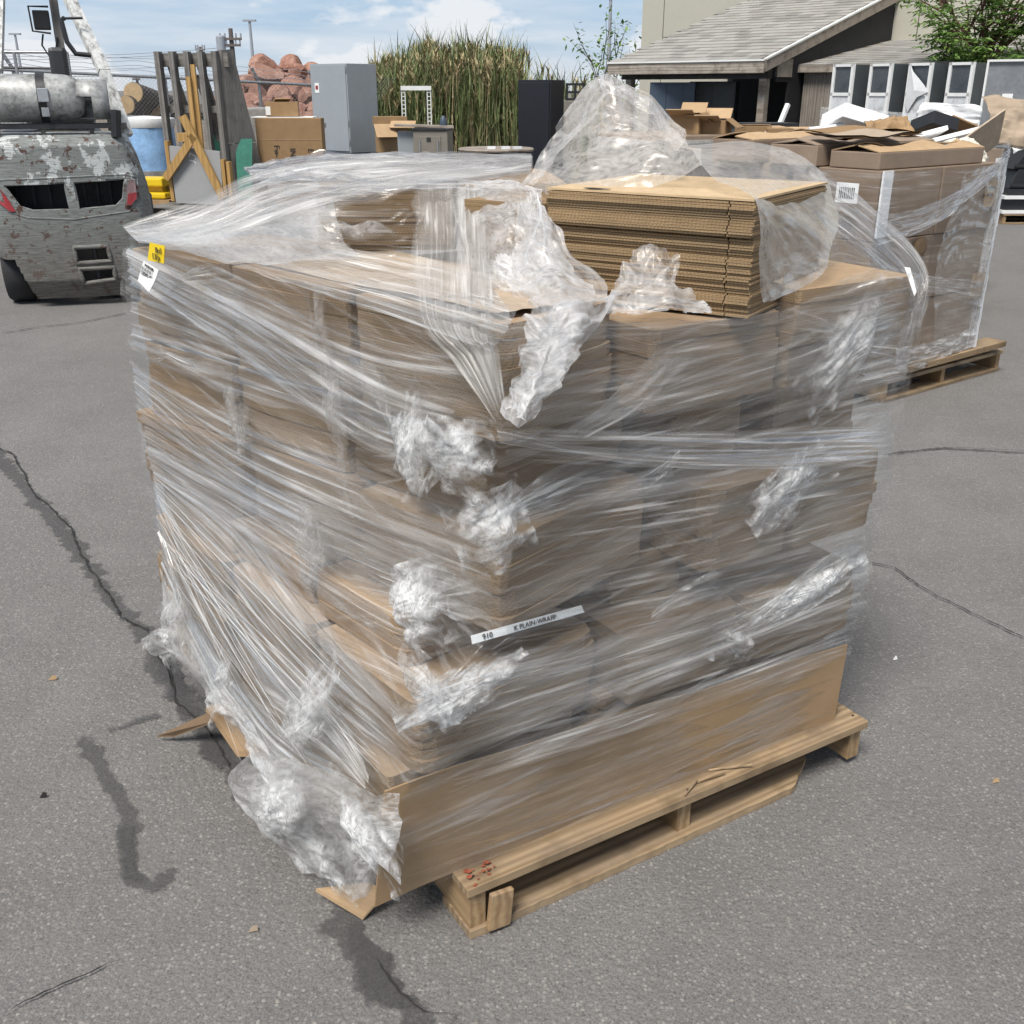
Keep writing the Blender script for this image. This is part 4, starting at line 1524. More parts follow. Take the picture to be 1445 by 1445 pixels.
# film lying on the load top along the left edge
sheet('loose_film', [[(Lf, 176, 322, .01), (Lf, 330, 372, .01), (Lf, 500, 425, .01), (Lf, 695, 492, .01)],
                     [('Z', 200, 322, 1.2), ('Z', 360, 368, 1.185), ('Z', 540, 410, 1.185), ('Z', 715, 465, 1.185)],
                     [('Z', 240, 318, 1.21), ('Z', 420, 358, 1.19), ('Z', 580, 395, 1.19), ('Z', 730, 440, 1.19)]],
      'film_veil', 110, 30, crum=.015, pull=.003)
sheet('loose_film', [[(Rf, 700, 500, .01), (Rf, 850, 490, .01), (Rf, 1050, 478, .01), (Rf, 1150, 445, .01), (Rf, 1285, 410, .01)],
                     [('Z', 712, 470, 1.168), ('Z', 850, 462, 1.135), ('Z', 1050, 455, 1.112), ('Z', 1150, 425, 1.13), ('Z', 1280, 392, 1.175)],
                     [('Z', 740, 445, 1.175), ('Z', 860, 447, 1.135), ('Z', 1040, 446, 1.112), ('Z', 1150, 405, 1.14), ('Z', 1250, 375, 1.18)]],
      'film_veil', 110, 30, crum=.012, pull=.003)
sheet('loose_film', [[(Lf, 178, 324, .012), (Lf, 330, 374, .012), (Lf, 500, 428, .012), (Lf, 695, 496, .012)],
                     [('Z', 215, 326, 1.19), ('Z', 380, 366, 1.176), ('Z', 560, 405, 1.176), ('Z', 720, 450, 1.172)],
                     [('Z', 260, 322, 1.20), ('Z', 430, 352, 1.178), ('Z', 600, 385, 1.178), ('Z', 700, 410, 1.174)],
                     [('Z', 320, 322, 1.20), ('Z', 460, 345, 1.18), ('Z', 600, 366, 1.18), ('Z', 690, 385, 1.176)]],
      'film_fan', 110, 60, crum=.006, pull=.002, label='film lying tight over the top of the load in front of the left bundle')
# twisted strap down to the right corner
band([((1140, 234, 2.62), (1168, 318, 2.5)), ((1205, 268, 2.45), (1232, 372, 2.32)), ((1306, 371, 2.14), (1284, 428, 2.10)), ((Rf, 1296, 480, .015), (Rf, 1270, 500, .015))],
     'film_fold', nu=90, nv=40, pull=.006, pf=60, label='strap of gathered film slanting down to the right corner')
band([((1150, 290, 2.5), (1168, 320, 2.46)), ((1222, 350, 2.33), (1236, 374, 2.3)), ((1284, 405, 2.11), (1286, 430, 2.09))], 'film_dark', nu=60, nv=20, pull=.003)
band([((Rf, 1306, 372, .012), (Rf, 1288, 400, .012)), ((Rf, 1300, 470, .02), (Rf, 1268, 480, .02)), ((Rf, 1286, 560, .02), (Rf, 1240, 570, .02))], 'film_veil', nu=50, nv=20)
sheet('loose_film', [[(1165, 300, 2.4), (1190, 310, 2.5), (1235, 350, 2.45)], [(1165, 340, 2.3), (1195, 345, 2.4), (1240, 372, 2.35)], [(1168, 375, 2.2), (1200, 372, 2.3), (1245, 385, 2.25)]], 'film_veil', 40, 40, crum=.02)

# taut strands: rolled edges, tension lines, and fold glints modelled as pale threads
q = MB()
rs = random.Random(5)


def strand(p, q_, r=.0011, sag=.0, n=7):
    P, Q = spec(p), spec(q_)
    pts = []
    for i in range(n):
        t = i / (n - 1)
        c_ = P * (1 - t) + Q * t
        c_ = c_ + np.array([0, 0, -sag * 4 * t * (1 - t)]) + np.array([rs.uniform(-1, 1), rs.uniform(-1, 1), rs.uniform(-1, 1)]) * .0015
        pts.append(c_ - WOFF)
    q.tube(pts, [r * (.4 if i in (0, n - 1) else 1) for i in range(n)], 4)


for _ in range(20):
    t = rs.random()
    strand((Lf, 218 + 20 * t, 680 + 130 * t, .055), (Lf, 470 + rs.uniform(-130, 70), 960 + 150 * t + rs.uniform(-40, 30), .055), rs.uniform(.0003, .0007))
for pts in ([(758, 272, 2.05), (770, 330, 1.97), (765, 372, 1.84)], [(750, 262, 2.3), (765, 300, 2.0), (742, 360, 1.9)]):
    for a_, b_ in zip(pts, pts[1:]):
        strand(a_, b_, .002)
m = NT('glint_strand')
b = m.bsdf((.9, .9, .9), .25, 0, .5)
tr = m.n('ShaderNodeBsdfTransparent')
mx = m.n('ShaderNodeMixShader')
mx.inputs[0].default_value = .55
m.l(tr.outputs[0], mx.inputs[1])
m.l(b, mx.inputs[2])
m.done(mx.outputs[0])
tag(obj('glint_strands', q, 'glint_strand', WRAP, smooth=True), kind='stuff')


# ---- stickers and papers on the load
def paper(name, px, mat, label, cat, th=.0012, lift=0):
    P = [spec(p) for p in px]
    c_ = sum(P) / 4
    x = P[1] - P[0]
    y = P[0] - P[3]
    nn = np.cross(x, y)
    nn /= np.linalg.norm(nn)
    root = empty(name, tuple(c_), 0, label, cat)
    q = MB()
    k = 6
    vs = []
    for s in (0, 1):
        for j in range(k + 1):
            for i in range(k + 1):
                a_, b_ = i / k, j / k
                p = P[3] * (1 - a_) * (1 - b_) + P[2] * a_ * (1 - b_) + P[1] * a_ * b_ + P[0] * (1 - a_) * b_
                vs.append(p - c_ + nn * (s * th + lift * (1 - b_) ** 2 * a_))
    fs = []
    K1 = k + 1
    for s in (0, 1):
        for j in range(k):
            for i in range(k):
                a_ = s * K1 * K1 + j * K1 + i
                fs.append((a_, a_ + 1, a_ + K1 + 1, a_ + K1))
    q.add(vs, fs)
    obj('sheet', q, mat, root)
    return root, x, y, nn, P, c_


def on_paper(root, info, s, t, body, size, mat='ink', name='lettering', tilt=0):
    _, x, y, nn, P, c_ = info
    p = P[3] * (1 - s) * (1 - t) + P[2] * s * (1 - t) + P[1] * s * t + P[0] * (1 - s) * t
    M = frame_m(p - c_ + nn * .0035, x, y) @ Matrix.Rotation(tilt, 4, 'Z')
    return text(body, size, mat, M, root, name)


inf = paper('yellow_sticker', [(Lf, 212, 342, .075), (Lf, 233, 347, .075), (Lf, 232, 372, .075), (Lf, 209, 367, .075)], 'paper_yellow', 'yellow sticker with black handwriting near the far left corner of the load', 'sticker')
on_paper(inf[0], inf, .68, .66, 'Bo5', .016, tilt=0)
on_paper(inf[0], inf, .55, .28, '13/p', .018)
inf = paper('barcode_label', [(Lf, 203, 368, .08), (Lf, 224, 381, .08), (Lf, 217, 411, .085), (Lf, 195, 396, .08)], 'paper', 'white barcode label peeling off just below the yellow sticker', 'label', lift=.01)
on_paper(inf[0], inf, .5, .88, 'P47B10B', .0095)
on_paper(inf[0], inf, .5, .5, 'C0593-001', .0115)
_, x_, y_, nn_, P_, c_ = inf
q = MB()
for i in range(17):
    s = .08 + .72 * i / 17
    if i % 4 == 3:
        continue
    w = .018 + .012 * (i % 3 == 0)
    cs = []
    for ss, tt in ((s, .62), (s + w, .62), (s + w, .78), (s, .78)):
        cs.append(P_[3] * (1 - ss) * (1 - tt) + P_[2] * ss * (1 - tt) + P_[1] * ss * tt + P_[0] * (1 - ss) * tt - c_ + nn_ * .0035)
    q.add(cs, [(0, 1, 2, 3)])
obj('barcode', q, 'ink', inf[0])
inf = paper('packing_slip', [(Rf, 664, 897, .010), (Rf, 820, 854, .003), (Rf, 824, 864, .004), (Rf, 666, 909, .014)], 'paper', 'white packing slip printed in black tucked under the bundle at the near corner', 'label')
on_paper(inf[0], inf, .13, .5, '910', .014)
on_paper(inf[0], inf, .55, .5, 'K PLAIN-WRAPP', .0125)
paper('white_label', [(1276, 377, 2.08), (1284, 378, 2.08), (1293, 412, 2.06), (1290, 418, 2.06)], 'paper', 'small white label on the film strap at the right corner', 'label')

# ================================================================ FORKLIFT (rear towards the camera)
fp = at(97, 420, 7.6)
fk = empty('forklift', (fp[0] + .10, fp[1] + .03, 0), R(19), 'battered grey forklift with peeling paint and a gas cylinder strapped on its rear', 'forklift')
HW = [(.06, .47), (.2, .52), (.4, .555), (.62, .565), (.85, .55), (1.05, .505), (1.15, .465), (1.2, .45)]


def hw(z):
    return interp(z, HW)


def fy(x, z):
    t = abs(x) / hw(z)
    return .07 * t ** 3 + .16 * max(0, (t - .82) / .18) ** 2 + .03 * (z - .6) ** 2 + max(0, (.2 - z)) * .5 + max(0, z - 1.13) * .9


def fX(u):
    return (u - 97) / 193


def fZ(v):
    return 1.5 - (v - 125) / 193


VENT_L = [(fX(a), fZ(b)) for a, b in ((18, 246), (95, 244), (97, 280), (50, 280), (34, 274))]
VENT_R = [(fX(a), fZ(b)) for a, b in ((107, 244), (174, 241), (168, 268), (158, 277), (109, 280))]
TOW_A = [(fX(a), fZ(b)) for a, b in ((94, 331), (138, 331), (141, 352), (95, 353))]
TOW_B = [(fX(a), fZ(b)) for a, b in ((97, 361), (143, 361), (143, 378), (100, 382))]


def inside(poly, x, y):
    c_ = False
    for i in range(len(poly)):
        (x1, y1), (x2, y2) = poly[i], poly[i - 1]
        if (y1 > y) != (y2 > y) and x < (x2 - x1) * (y - y1) / (y2 - y1) + x1:
            c_ = not c_
    return c_


q = MB()
nx, nzr = 96, 92
zs = np.linspace(.06, 1.2, nzr)
ts = np.linspace(-1, 1, nx)
for z in zs:
    for t in ts:
        x = t * hw(z)
        q.v.append((x, fy(x, z), z))
for i in range(nzr - 1):
    for j in range(nx - 1):
        z = (zs[i] + zs[i + 1]) / 2
        x = (ts[j] + ts[j + 1]) / 2 * hw(z)
        if any(inside(P_, x, z) for P_ in (VENT_L, VENT_R, TOW_A, TOW_B)):
            continue
        if x < -.30 - .35 * z and z < .36:
            continue
        q.f.append((i * nx + j, i * nx + j + 1, (i + 1) * nx + j + 1, (i + 1) * nx + j))
k = len(q.v)
for z in zs:
    for s in (-1, 1):
        q.v.append((s * hw(z) * .98, .75, z))
for i in range(nzr - 1):
    q.f.append((i * nx, (i + 1) * nx, k + (i + 1) * 2, k + i * 2))
    q.f.append((i * nx + nx - 1, k + i * 2 + 1, k + (i + 1) * 2 + 1, (i + 1) * nx + nx - 1))
q.f.append(tuple((nzr - 1) * nx + j for j in range(nx)) + (k + nzr * 2 - 1, k + nzr * 2 - 2))
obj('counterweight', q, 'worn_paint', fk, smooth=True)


def rim(name, poly, r, mat, n=5, depth=.0):
    pts = []
    for i in range(len(poly)):
        (x1, y1), (x2, y2) = poly[i], poly[(i + 1) % len(poly)]
        for t in np.linspace(0, 1, n, endpoint=False):
            x, z = x1 + (x2 - x1) * t, y1 + (y2 - y1) * t
            pts.append((x, fy(x, z) + depth, z))
    pts.append(pts[0])
    pts.append(pts[1])
    o_ = MB().tube(pts, r, 8, cap=False)
    return obj(name, o_, mat, fk, smooth=True)


SUR = [(fX(a), fZ(b)) for a, b in ((0, 249), (16, 239), (100, 237), (172, 235), (190, 240), (189, 270), (175, 285), (100, 293), (42, 289), (18, 280))]
rim('vent_surround', SUR, .008, 'worn_paint', depth=.004)
for P_ in (VENT_L, VENT_R):
    rim('vent_rim', P_, .008, 'worn_paint', depth=.012)
    x0, x1 = min(p[0] for p in P_), max(p[0] for p in P_)
    z0, z1 = min(p[1] for p in P_), max(p[1] for p in P_)
    obj('vent_recess', MB().box(((x0 + x1) / 2, .42, (z0 + z1) / 2), (x1 - x0 + .06, .02, z1 - z0 + .08)), 'black_steel', fk)
    q = MB()
    for xx in np.linspace(x0 + .05, x1 - .03, 4):
        q.box((xx, .33, (z0 + z1) / 2), (.012, .04, z1 - z0))
    obj('vent_bars', q, 'black_steel', fk)
for P_ in (TOW_A, TOW_B):
    rim('tow_pocket_rim', P_, .016, 'worn_paint')
obj('tow_pocket', MB().box((fX(118), .24, fZ(357)), (.3, .02, .36)), 'black_steel', fk)
obj('tow_pin', MB().tube([(fX(120), .06, fZ(325)), (fX(121), .06, fZ(380))], .016), 'black_steel', fk)
obj('exhaust_opening', MB().lathe([(.045, 0), (.045, .2)], (fX(158), fy(fX(158), .11) - .006, .115), (0, 1, 0), 14), 'black_steel', fk)
for pl, mt, lb in (((5, 257), 'red_lens', 'bright red tail light'), ((184, 260), 'dull_lens', 'faded broken tail light')):
    if mt == 'red_lens':
        poly = [(fX(a), fZ(b)) for a, b in ((2, 246), (9, 245), (19, 260), (28, 280), (21, 280), (8, 268))]
    else:
        poly = [(fX(a), fZ(b)) for a, b in ((176, 251), (181, 242), (187, 244), (187, 266), (178, 277), (171, 277))]
    q = MB()
    q.prism(poly, -.012, .03, lambda x, z, t: (x, fy(x, z) + t, z))
    lo = obj('tail_light', q, mt, fk)
    lo['label'] = lb
    if mt == 'dull_lens':
        q = MB()
        q.prism([(fX(a), fZ(b)) for a, b in ((176, 261), (187, 260), (186, 268), (178, 276), (172, 276))], -.016, .02, lambda x, z, t: (x, fy(x, z) + t, z))
        obj('red_segment', q, 'red_lens', lo)
# wheels
for sx in (-1, 1):
    w = obj('wheel', MB().lathe([(.10, -.1), (.24, -.1), (.262, -.07), (.262, .07), (.24, .1), (.10, .1)], (sx * .44, .42, .262), (1, 0, 0), 28), 'rubber', fk, smooth=True)
    obj('rim', MB().lathe([(.02, -.09), (.13, -.09), (.14, .09), (.02, .09)], (sx * .44, .42, .262), (1, 0, 0), 20), 'worn_paint', w)
for sx in (-1, 1):
    obj('wheel', MB().lathe([(.10, -.12), (.3, -.12), (.33, -.09), (.33, .09), (.3, .12), (.10, .12)], (sx * .46, 1.85, .33), (1, 0, 0), 24), 'rubber', fk, smooth=True)
obj('chassis', MB().box((0, 1.35, .5), (.86, 1.3, .62)), 'worn_paint', fk, bevel=.02)
obj('engine_hood', MB().box((-.1, 1.0, 1.0), (.7, .6, .42)), 'black_steel', fk, bevel=.03)
# cylinder carrier
q = MB()
for y in (.10, .34):
    q.bar((-.62, y, 1.255), (.40, y, 1.255), .035, .03)
for x in (-.5, -.1, .22, .38):
    q.bar((x, .1, 1.19), (x, .1, 1.26), .03)
q.bar((.38, .08, 1.18), (.40, .1, 1.36), .05)
q.bar((.40, .08, 1.25), (.44, .34, 1.25), .04)
obj('cylinder_carrier', q, 'black_steel', fk)
tank = obj('gas_cylinder', MB().lathe([(.05, -.50), (.10, -.48), (.142, -.44), (.158, -.38), (.158, .04), (.152, .10), (.135, .15), (.11, .18), (.03, .2)], (0, .22, 1.44), (1, 0, 0), 36), 'worn_tank', fk, smooth=True)
obj('foot_ring', MB().lathe([(.125, -.545), (.135, -.545), (.135, -.44), (.125, -.44)], (0, .22, 1.44), (1, 0, 0), 28), 'white_paint', tank, smooth=True)
obj('red_end_plate', MB().lathe([(.122, -.54), (.122, -.50)], (0, .22, 1.44), (1, 0, 0), 24), 'red_plate', tank)
# collar with its hand opening
q = MB()
nn_ = 40
for x in (.15, .25, .36):
    for j in range(nn_):
        a_ = 2 * math.pi * j / nn_
        q.v.append((x, .22 + .135 * math.cos(a_), 1.43 + .135 * math.sin(a_)))
for i in range(2):
    for j in range(nn_):
        a_ = 2 * math.pi * (j + .5) / nn_
        if i == 0 and math.pi * .97 < a_ < math.pi * 1.42:
            continue
        b_ = (j + 1) % nn_
        q.f.append((i * nn_ + j, i * nn_ + b_, (i + 1) * nn_ + b_, (i + 1) * nn_ + j))
co = obj('collar', q, 'worn_tank', tank, smooth=True)
co.modifiers.new('thick', 'SOLIDIFY').thickness = .008
obj('valve', MB().tube([(.2, .22, 1.44), (.3, .22, 1.44), (.31, .19, 1.36)], .022), 'galv', tank)
sp_ = obj('strap', MB().lathe([(.162, -.10), (.165, -.10), (.165, -.045), (.162, -.045)], (0, .22, 1.44), (1, 0, 0), 36), 'black_steel', fk, smooth=True)
obj('buckle', MB().box((-.06, .055, 1.46), (.07, .02, .09), rx=-.1).box((-.06, .058, 1.35), (.05, .02, .06)), 'galv', sp_, bevel=.004)
# overhead guard
obj('guard_pillar', MB().bar((.455, .34, 1.18), (.35, .55, 1.62), .075, .05).bar((.35, .55, 1.62), (.10, 1.15, 2.32), .085, .05), 'worn_white', fk)
obj('guard_pillar', MB().bar((-.455, .34, 1.18), (-.38, .55, 1.62), .075, .05).bar((-.38, .55, 1.62), (-.30, 1.15, 2.32), .085, .05), 'worn_white', fk)
obj('guard_pillar', MB().bar((.03, 1.45, 1.2), (.03, 1.45, 2.3), .085, .06), 'old_wood', fk)
obj('guard_roof', MB().bar((-.9, 1.3, 2.265), (.2, 1.3, 2.265), .07, .07).bar((-.9, 1.0, 2.3), (.2, 1.0, 2.3), .05, .05), 'worn_white', fk)
q = MB()
q.tube([(.12, .72, 1.98), (.10, .70, 1.97), (.12, .66, 1.82), (.17, .64, 1.74), (.28, .64, 1.73)], .018)
q.tube([(.12, .72, 1.98), (.25, .72, 1.985)], .009)
obj('grab_handle', q, 'black_plastic', fk, smooth=True)
wl = obj('work_light', MB().box((-.075, 1.40, 2.0), (.12, .07, .14)), 'black_plastic', fk, bevel=.01)
q = MB()
q.tube([(-.01, 1.36, 2.095), (-.155, 1.36, 2.095), (-.15, 1.36, 1.92), (-.02, 1.36, 1.905)], .008)
obj('light_guard', q, 'black_steel', wl)
obj('cable', MB().tube([(-.08, 1.38, 1.9), (-.10, 1.38, 1.82), (-.06, 1.38, 1.74), (0, 1.4, 1.80), (.02, 1.4, 1.88)], .008, 6), 'black_plastic', wl)
obj('seat_back', MB().box((.035, .8, 1.68), (.13, .06, .22), rx=-.15), 'black_plastic', fk, bevel=.03)
obj('seat', MB().box((.0, 1.0, 1.30), (.45, .45, .12)), 'black_plastic', fk, bevel=.03)
q = MB()
for x in (-.33, .33):
    q.box((x, 2.25, .65), (.09, .1, 1.2))
q.box((0, 2.25, 1.1), (.6, .06, .08)).box((0, 2.25, .5), (.6, .06, .08))
obj('mast', q, 'black_steel', fk)

# ================================================================ FAR LEFT YARD
# railing behind the forklift
a0, a1 = at(-60, 82, 13.0), at(95, 79, 13.2)
rt = empty('metal_railing', (a0[0], a0[1], 0), math.atan2(a1[1] - a0[1], a1[0] - a0[0]), 'thin grey metal railing behind the forklift seat', 'railing')
Lr = math.hypot(a1[0] - a0[0], a1[1] - a0[1])
obj('top_rail', MB().tube([(0, 0, 1.9), (Lr, 0, 1.9)], .018), 'galv', rt)
obj('middle_rail', MB().tube([(0, 0, 1.74), (Lr, 0, 1.72)], .014), 'black_steel', rt)
for x in (.0, .63, 1.03, Lr):
    obj('post', MB().tube([(x, 0, 0), (x, 0, 1.9)], .02), 'galv', rt)

# chain link fence with barbed wire
fa, fb = at(-40, 96, 17.0), at(452, 120.5, 20.5)
FL = math.hypot(fb[0] - fa[0], fb[1] - fa[1])
fence = empty('chain_link_fence', (fa[0], fa[1], 0), math.atan2(fb[1] - fa[1], fb[0] - fa[0]), 'grey chain-link fence with barbed wire in front of the logs and boulders', 'fence')


def ftop(x):
    return fa[2] + (fb[2] - fa[2]) * x / FL


q = MB()
sp_ = .07
nw = int(FL / sp_)
for i in range(-26, nw):
    x = i * sp_
    for s in (1, -1):
        xa, xb = (x, x + 1.75) if s == 1 else (x + 1.75, x)
        q.bar((xa, .006 * s, .02), (xb, .006 * s, 1.72), .0035)
tag(obj('chain_link_mesh', q, 'galv', fence), kind='stuff')
obj('top_rail', MB().tube([(0, 0, fa[2]), (FL, 0, fb[2])], .024), 'galv', fence)
for u in (10, 210, 352, 445):
    p = at(u, 120, 18)
    x = (np.interp(u, [-40, 452], [0, FL]))
    obj('post', MB().tube([(x, .03, 0), (x, .03, ftop(x) + .02), (x - .12, .03, ftop(x) + .24)], .03 if u != 210 else .026), 'galv', fence)
q = MB()
for k in range(3):
    q.tube([(FL * t, .0, fa[2] + (fb[2] - fa[2]) * t + .08 + .07 * k - .02 * math.sin(t * 40)) for t in np.linspace(0, 1, 40)], .004, 4)
obj('barbed_wire', q, 'far_steel', fence)

# logs
for i, (u0, v0, u1, v1, Y0, Y1, r, lb) in enumerate(((188, 131, 262, 160, 19.8, 22.5, .185, 'thick sawn log on top of the pile with a pale cut end'),
                                                   ((178), 148, 240, 172, 19.6, 22, .16, 'lower sawn log with an orange-brown cut end'),
                                                   (215, 155, 300, 178, 20.6, 23, .16, 'dark barked log lying low at the right of the log pile'),
                                                   (318, 160, 348, 172, 20.6, 23, .15, 'dark log seen between the posts of the wooden rack'))):
    p, q_ = at(u0, v0, Y0), at(u1, v1, Y1)
    q_[2] = max(.2, p[2] - .1 if i else p[2] - .35)
    d = q_ - p
    L_ = float(np.linalg.norm(d))
    d /= L_
    q = MB()
    prof = [(r * .9, 0), (r, .03)] + [(r * random.uniform(.95, 1.08), L_ * t) for t in (.2, .4, .6, .8)] + [(r * .95, L_)]
    lg = obj('log', MB().lathe(prof, tuple(p), tuple(d), 18), 'bark', smooth=True)
    tag(lg, lb, 'log', 'sawn logs behind the fence')
    e = obj('cut_end', MB().lathe([(r * .93, -.012), (r * .95, .012)], tuple(p), tuple(d), 18), 'log_end', lg)
# earth bank that carries logs and boulders
q = MB()
k = 24
for i in range(k):
    for j in range(8):
        u = i / (k - 1)
        x = -11 + 9.5 * u
        y = 20.5 + 8 * j / 7
        z = (.55 + .25 * math.sin(u * 9) + .15 * math.sin(u * 23 + j)) * math.sin(math.pi * min(1, (j + .02) / 3.5) / 2) * min(1, i / 3, (k - 1 - i) / 2)
        q.v.append((x, y, z - .01))
q.f = [(i * 8 + j, (i + 1) * 8 + j, (i + 1) * 8 + j + 1, i * 8 + j + 1) for i in range(k - 1) for j in range(7)]
plain('dirt', (.17, .14, .11), .95, var=.4, scale=4, bump=.6)
tag(obj('earth_bank', q, 'dirt', smooth=True), kind='structure')

# boulders
BPX = [(372, 96, 17, 25.5, 'top'), (410, 97, 16, 25.6, 'top2'), (377, 114, 22, 24.8, ''), (392, 108, 9, 25.0, ''), (402, 109, 8, 25.1, ''), (421, 107, 13, 25.0, ''), (441, 107, 15, 25.4, ''),
       (350, 117, 15, 24.6, ''), (418, 128, 22, 24.3, ''), (443, 118, 12, 25, ''), (365, 134, 16, 24.0, ''), (352, 145, 14, 23.6, ''), (391, 138, 17, 23.8, ''),
       (434, 140, 17, 23.7, ''), (374, 150, 15, 23.2, ''), (405, 150, 15, 23.2, ''), (334, 136, 14, 24.0, ''), (318, 133, 13, 24.2, ''), (345, 158, 14, 22.9, ''), (425, 156, 14, 22.9, ''), (446, 156, 12, 23, ''), (322, 150, 12, 23.4, ''), (310, 147, 12, 23.5, ''),
       (360, 165, 15, 22.6, ''), (390, 166, 15, 22.6, ''), (338, 172, 15, 22.4, ''), (415, 172, 15, 22.5, ''), (440, 172, 15, 22.5, '')]


def rock(r, seed):
    rr = random.Random(seed)
    bm = bmesh.new()
    bmesh.ops.create_icosphere(bm, subdivisions=3, radius=1)
    cuts = [(Vector((rr.uniform(-1, 1), rr.uniform(-1, 1), rr.uniform(-1, 1))).normalized(), rr.uniform(.55, .85)) for _ in range(13)]
    sc = Vector((rr.uniform(.9, 1.15), rr.uniform(.85, 1.1), rr.uniform(.85, 1.1))) * r
    for v in bm.verts:
        p = v.co.copy()
        for n, d in cuts:
            t = p.dot(n) - d
            if t > 0:
                p -= n * t * .97
        p *= 1 + rr.uniform(-.025, .025)
        v.co = Vector((p.x * sc.x, p.y * sc.y, p.z * sc.z)) * 1.12
    me = bpy.data.meshes.new('boulder')
    bm.to_mesh(me)
    bm.free()
    me.materials.append(MATS['boulder'])
    return me


for i, (u, v, r, Y, t) in enumerate(BPX):
    p = at(u, v, Y)
    o = mesh_obj('boulder', rock(r * Y / 1445 * 1.02, 40 + i), None)
    o.location = p
    o.rotation_euler = (jit(.4), jit(.4), jit(3))
    BL_ = {4: 'small reddish boulder wedged between the two topmost boulders', 2: 'broad reddish boulder just below the topmost boulder at left', 5: 'reddish boulder right under the tall topmost boulder',
           6: 'reddish boulder touching the grey cabinet at the upper right of the pile', 7: 'reddish boulder at the left shoulder of the pile beside the rack', 8: 'large reddish boulder in the middle right of the pile',
           3: 'very small reddish boulder left of the tall topmost boulder', 16: 'reddish boulder seen through the right posts of the wooden rack', 13: 'reddish boulder low beside the grey cabinet', 10: 'reddish boulder behind the fence left of the small carton', 12: 'reddish boulder just above the small open carton'}
    lb = BL_.get(i) or {'top': 'rounded reddish boulder topping the pile at left', 'top2': 'tall reddish boulder topping the pile near the grey cabinet'}.get(t, 'reddish sandstone boulder in the pile behind the fence')
    tag(o, lb, 'boulder', 'reddish boulders piled behind the fence')

# ---- poles and wires far away
for u, v0, Y, lb in ((21, 48, 90, 'slim grey light pole rising behind the forklift'), (352, 29, 80, 'slim grey light pole rising above the boulders'), (862, -4, 70, 'tall grey light pole beside the building corner')):
    p = at(u, v0, Y)
    r_ = empty('light_pole', (p[0], p[1], 0), 0, lb, 'light pole', 'tall light poles in the distance')
    obj('mast', MB().tube([(0, 0, -.5), (0, 0, p[2])], [.16, .09], 8), 'far_steel', r_)
    obj('lamp_head', MB().box((0, 0, p[2]), (.9, .3, .12)), 'far_steel', r_)
up = []
for u, v0, Y, arms, lb in ((325, 40, 62, ((55, 14), (64, 12)), 'wooden utility pole with two crossarms and a transformer behind the rack'),
                           (283, 66, 75, ((70, 6),), 'short far utility pole with one crossarm'),
                           (193, 110, 95, ((112, 5),), 'tiny far utility pole above the logs')):
    p = at(u, v0, Y)
    r_ = empty('utility_pole', (p[0], p[1], 0), 0, lb, 'utility pole')
    obj('pole', MB().tube([(0, 0, -.5), (0, 0, p[2])], [.17, .12], 8), 'far_wood', r_)
    for va, hwid in arms:
        za = at(u, va, Y)[2]
        w_ = hwid * Y / 1445
        ar = obj('crossarm', MB().box((0, -.15, za), (w_ * 2, .12, .12)), 'far_wood', r_)
        for s in (-.95, -.5, .5, .95):
            obj('insulator', MB().tube([(w_ * s, -.15, za + .06), (w_ * s, -.15, za + .28)], .05, 6), 'far_steel', ar)
    if len(arms) == 2:
        obj('transformer', MB().lathe([(.22, -.4), (.25, -.35), (.25, .35), (.2, .42)], (-.55, -.2, at(u, 62, Y)[2]), (0, 0, 1), 12), 'far_steel', r_)
    up.append(p)
for i, (v0, v1) in enumerate(((77, 66), (82, 70), (95, 88), (62, 84), (100, 103))):
    p, q_ = at(-60, v0, 70), at(325, v1, 62)
    q = MB()
    q.tube([p * (1 - t) + q_ * t - np.array([0, 0, .5 * 4 * t * (1 - t) * .5]) for t in np.linspace(0, 1, 14)], .018, 4)
    tag(obj('power_line', q, 'far_steel'), ['thin power line meeting the utility pole below its top', 'thin power line sagging in the middle of the bundle of lines', 'thin low power line passing near the rack top', 'topmost thin power line in the sky behind the forklift', 'lowest thin power line just above the fence rail'][i], 'cable', 'power lines in the sky')

# ---- weathered A-frame rack
ra = at(292, 286, 13.2)
rack = empty('wooden_rack', (ra[0], ra[1], 0), R(-8), 'tall weathered grey A-frame rack of timber posts behind the lumber crate', 'rack')


def rx_(u):
    return (u - 292) * 13.1 / 1445


def rz_(v):
    return 1.5 - (v - 125) * 13.1 / 1445


for u0, u1 in ((247, 247), (267, 266), (287, 287), (306, 307), (325, 326)):
    q = MB()
    h_ = rz_(80)
    q.box((0, 0, h_ / 2), (.062, .10, h_))
    o = obj('post', q, 'old_wood', rack)
    o.location = (rx_(u0), .0, 0)
for u0 in (249, 290, 322):
    q = MB()
    q.bar((0, 1.15, 0), (0, .14, rz_(84)), .08, .05)
    o = obj('back_leg', q, 'old_wood', rack)
    o.location = (rx_(u0 + 4), .0, 0)
q = MB()
q.box((0, 0, 0), (rx_(340) - rx_(244), .05, .15))
o = obj('top_beam', q, 'old_wood_x', rack)
o.location = (rx_(291), .09, rz_(90))
for v_, n_ in ((150, 'middle_rail'), (262, 'bottom_rail')):
    q = MB()
    q.box((0, 0, 0), (rx_(328) - rx_(246), .04, .08))
    o = obj(n_, q, 'old_wood_x', rack)
    o.location = (rx_(288), .08, rz_(v_))
q = MB()
q.bar((0, 0, 0), (rx_(312) - rx_(290), 0, rz_(190) - rz_(108)), .05, .04)
o = obj('diagonal_brace', q, 'old_wood', rack)
o.location = (rx_(290), .13, rz_(108))
q = MB()
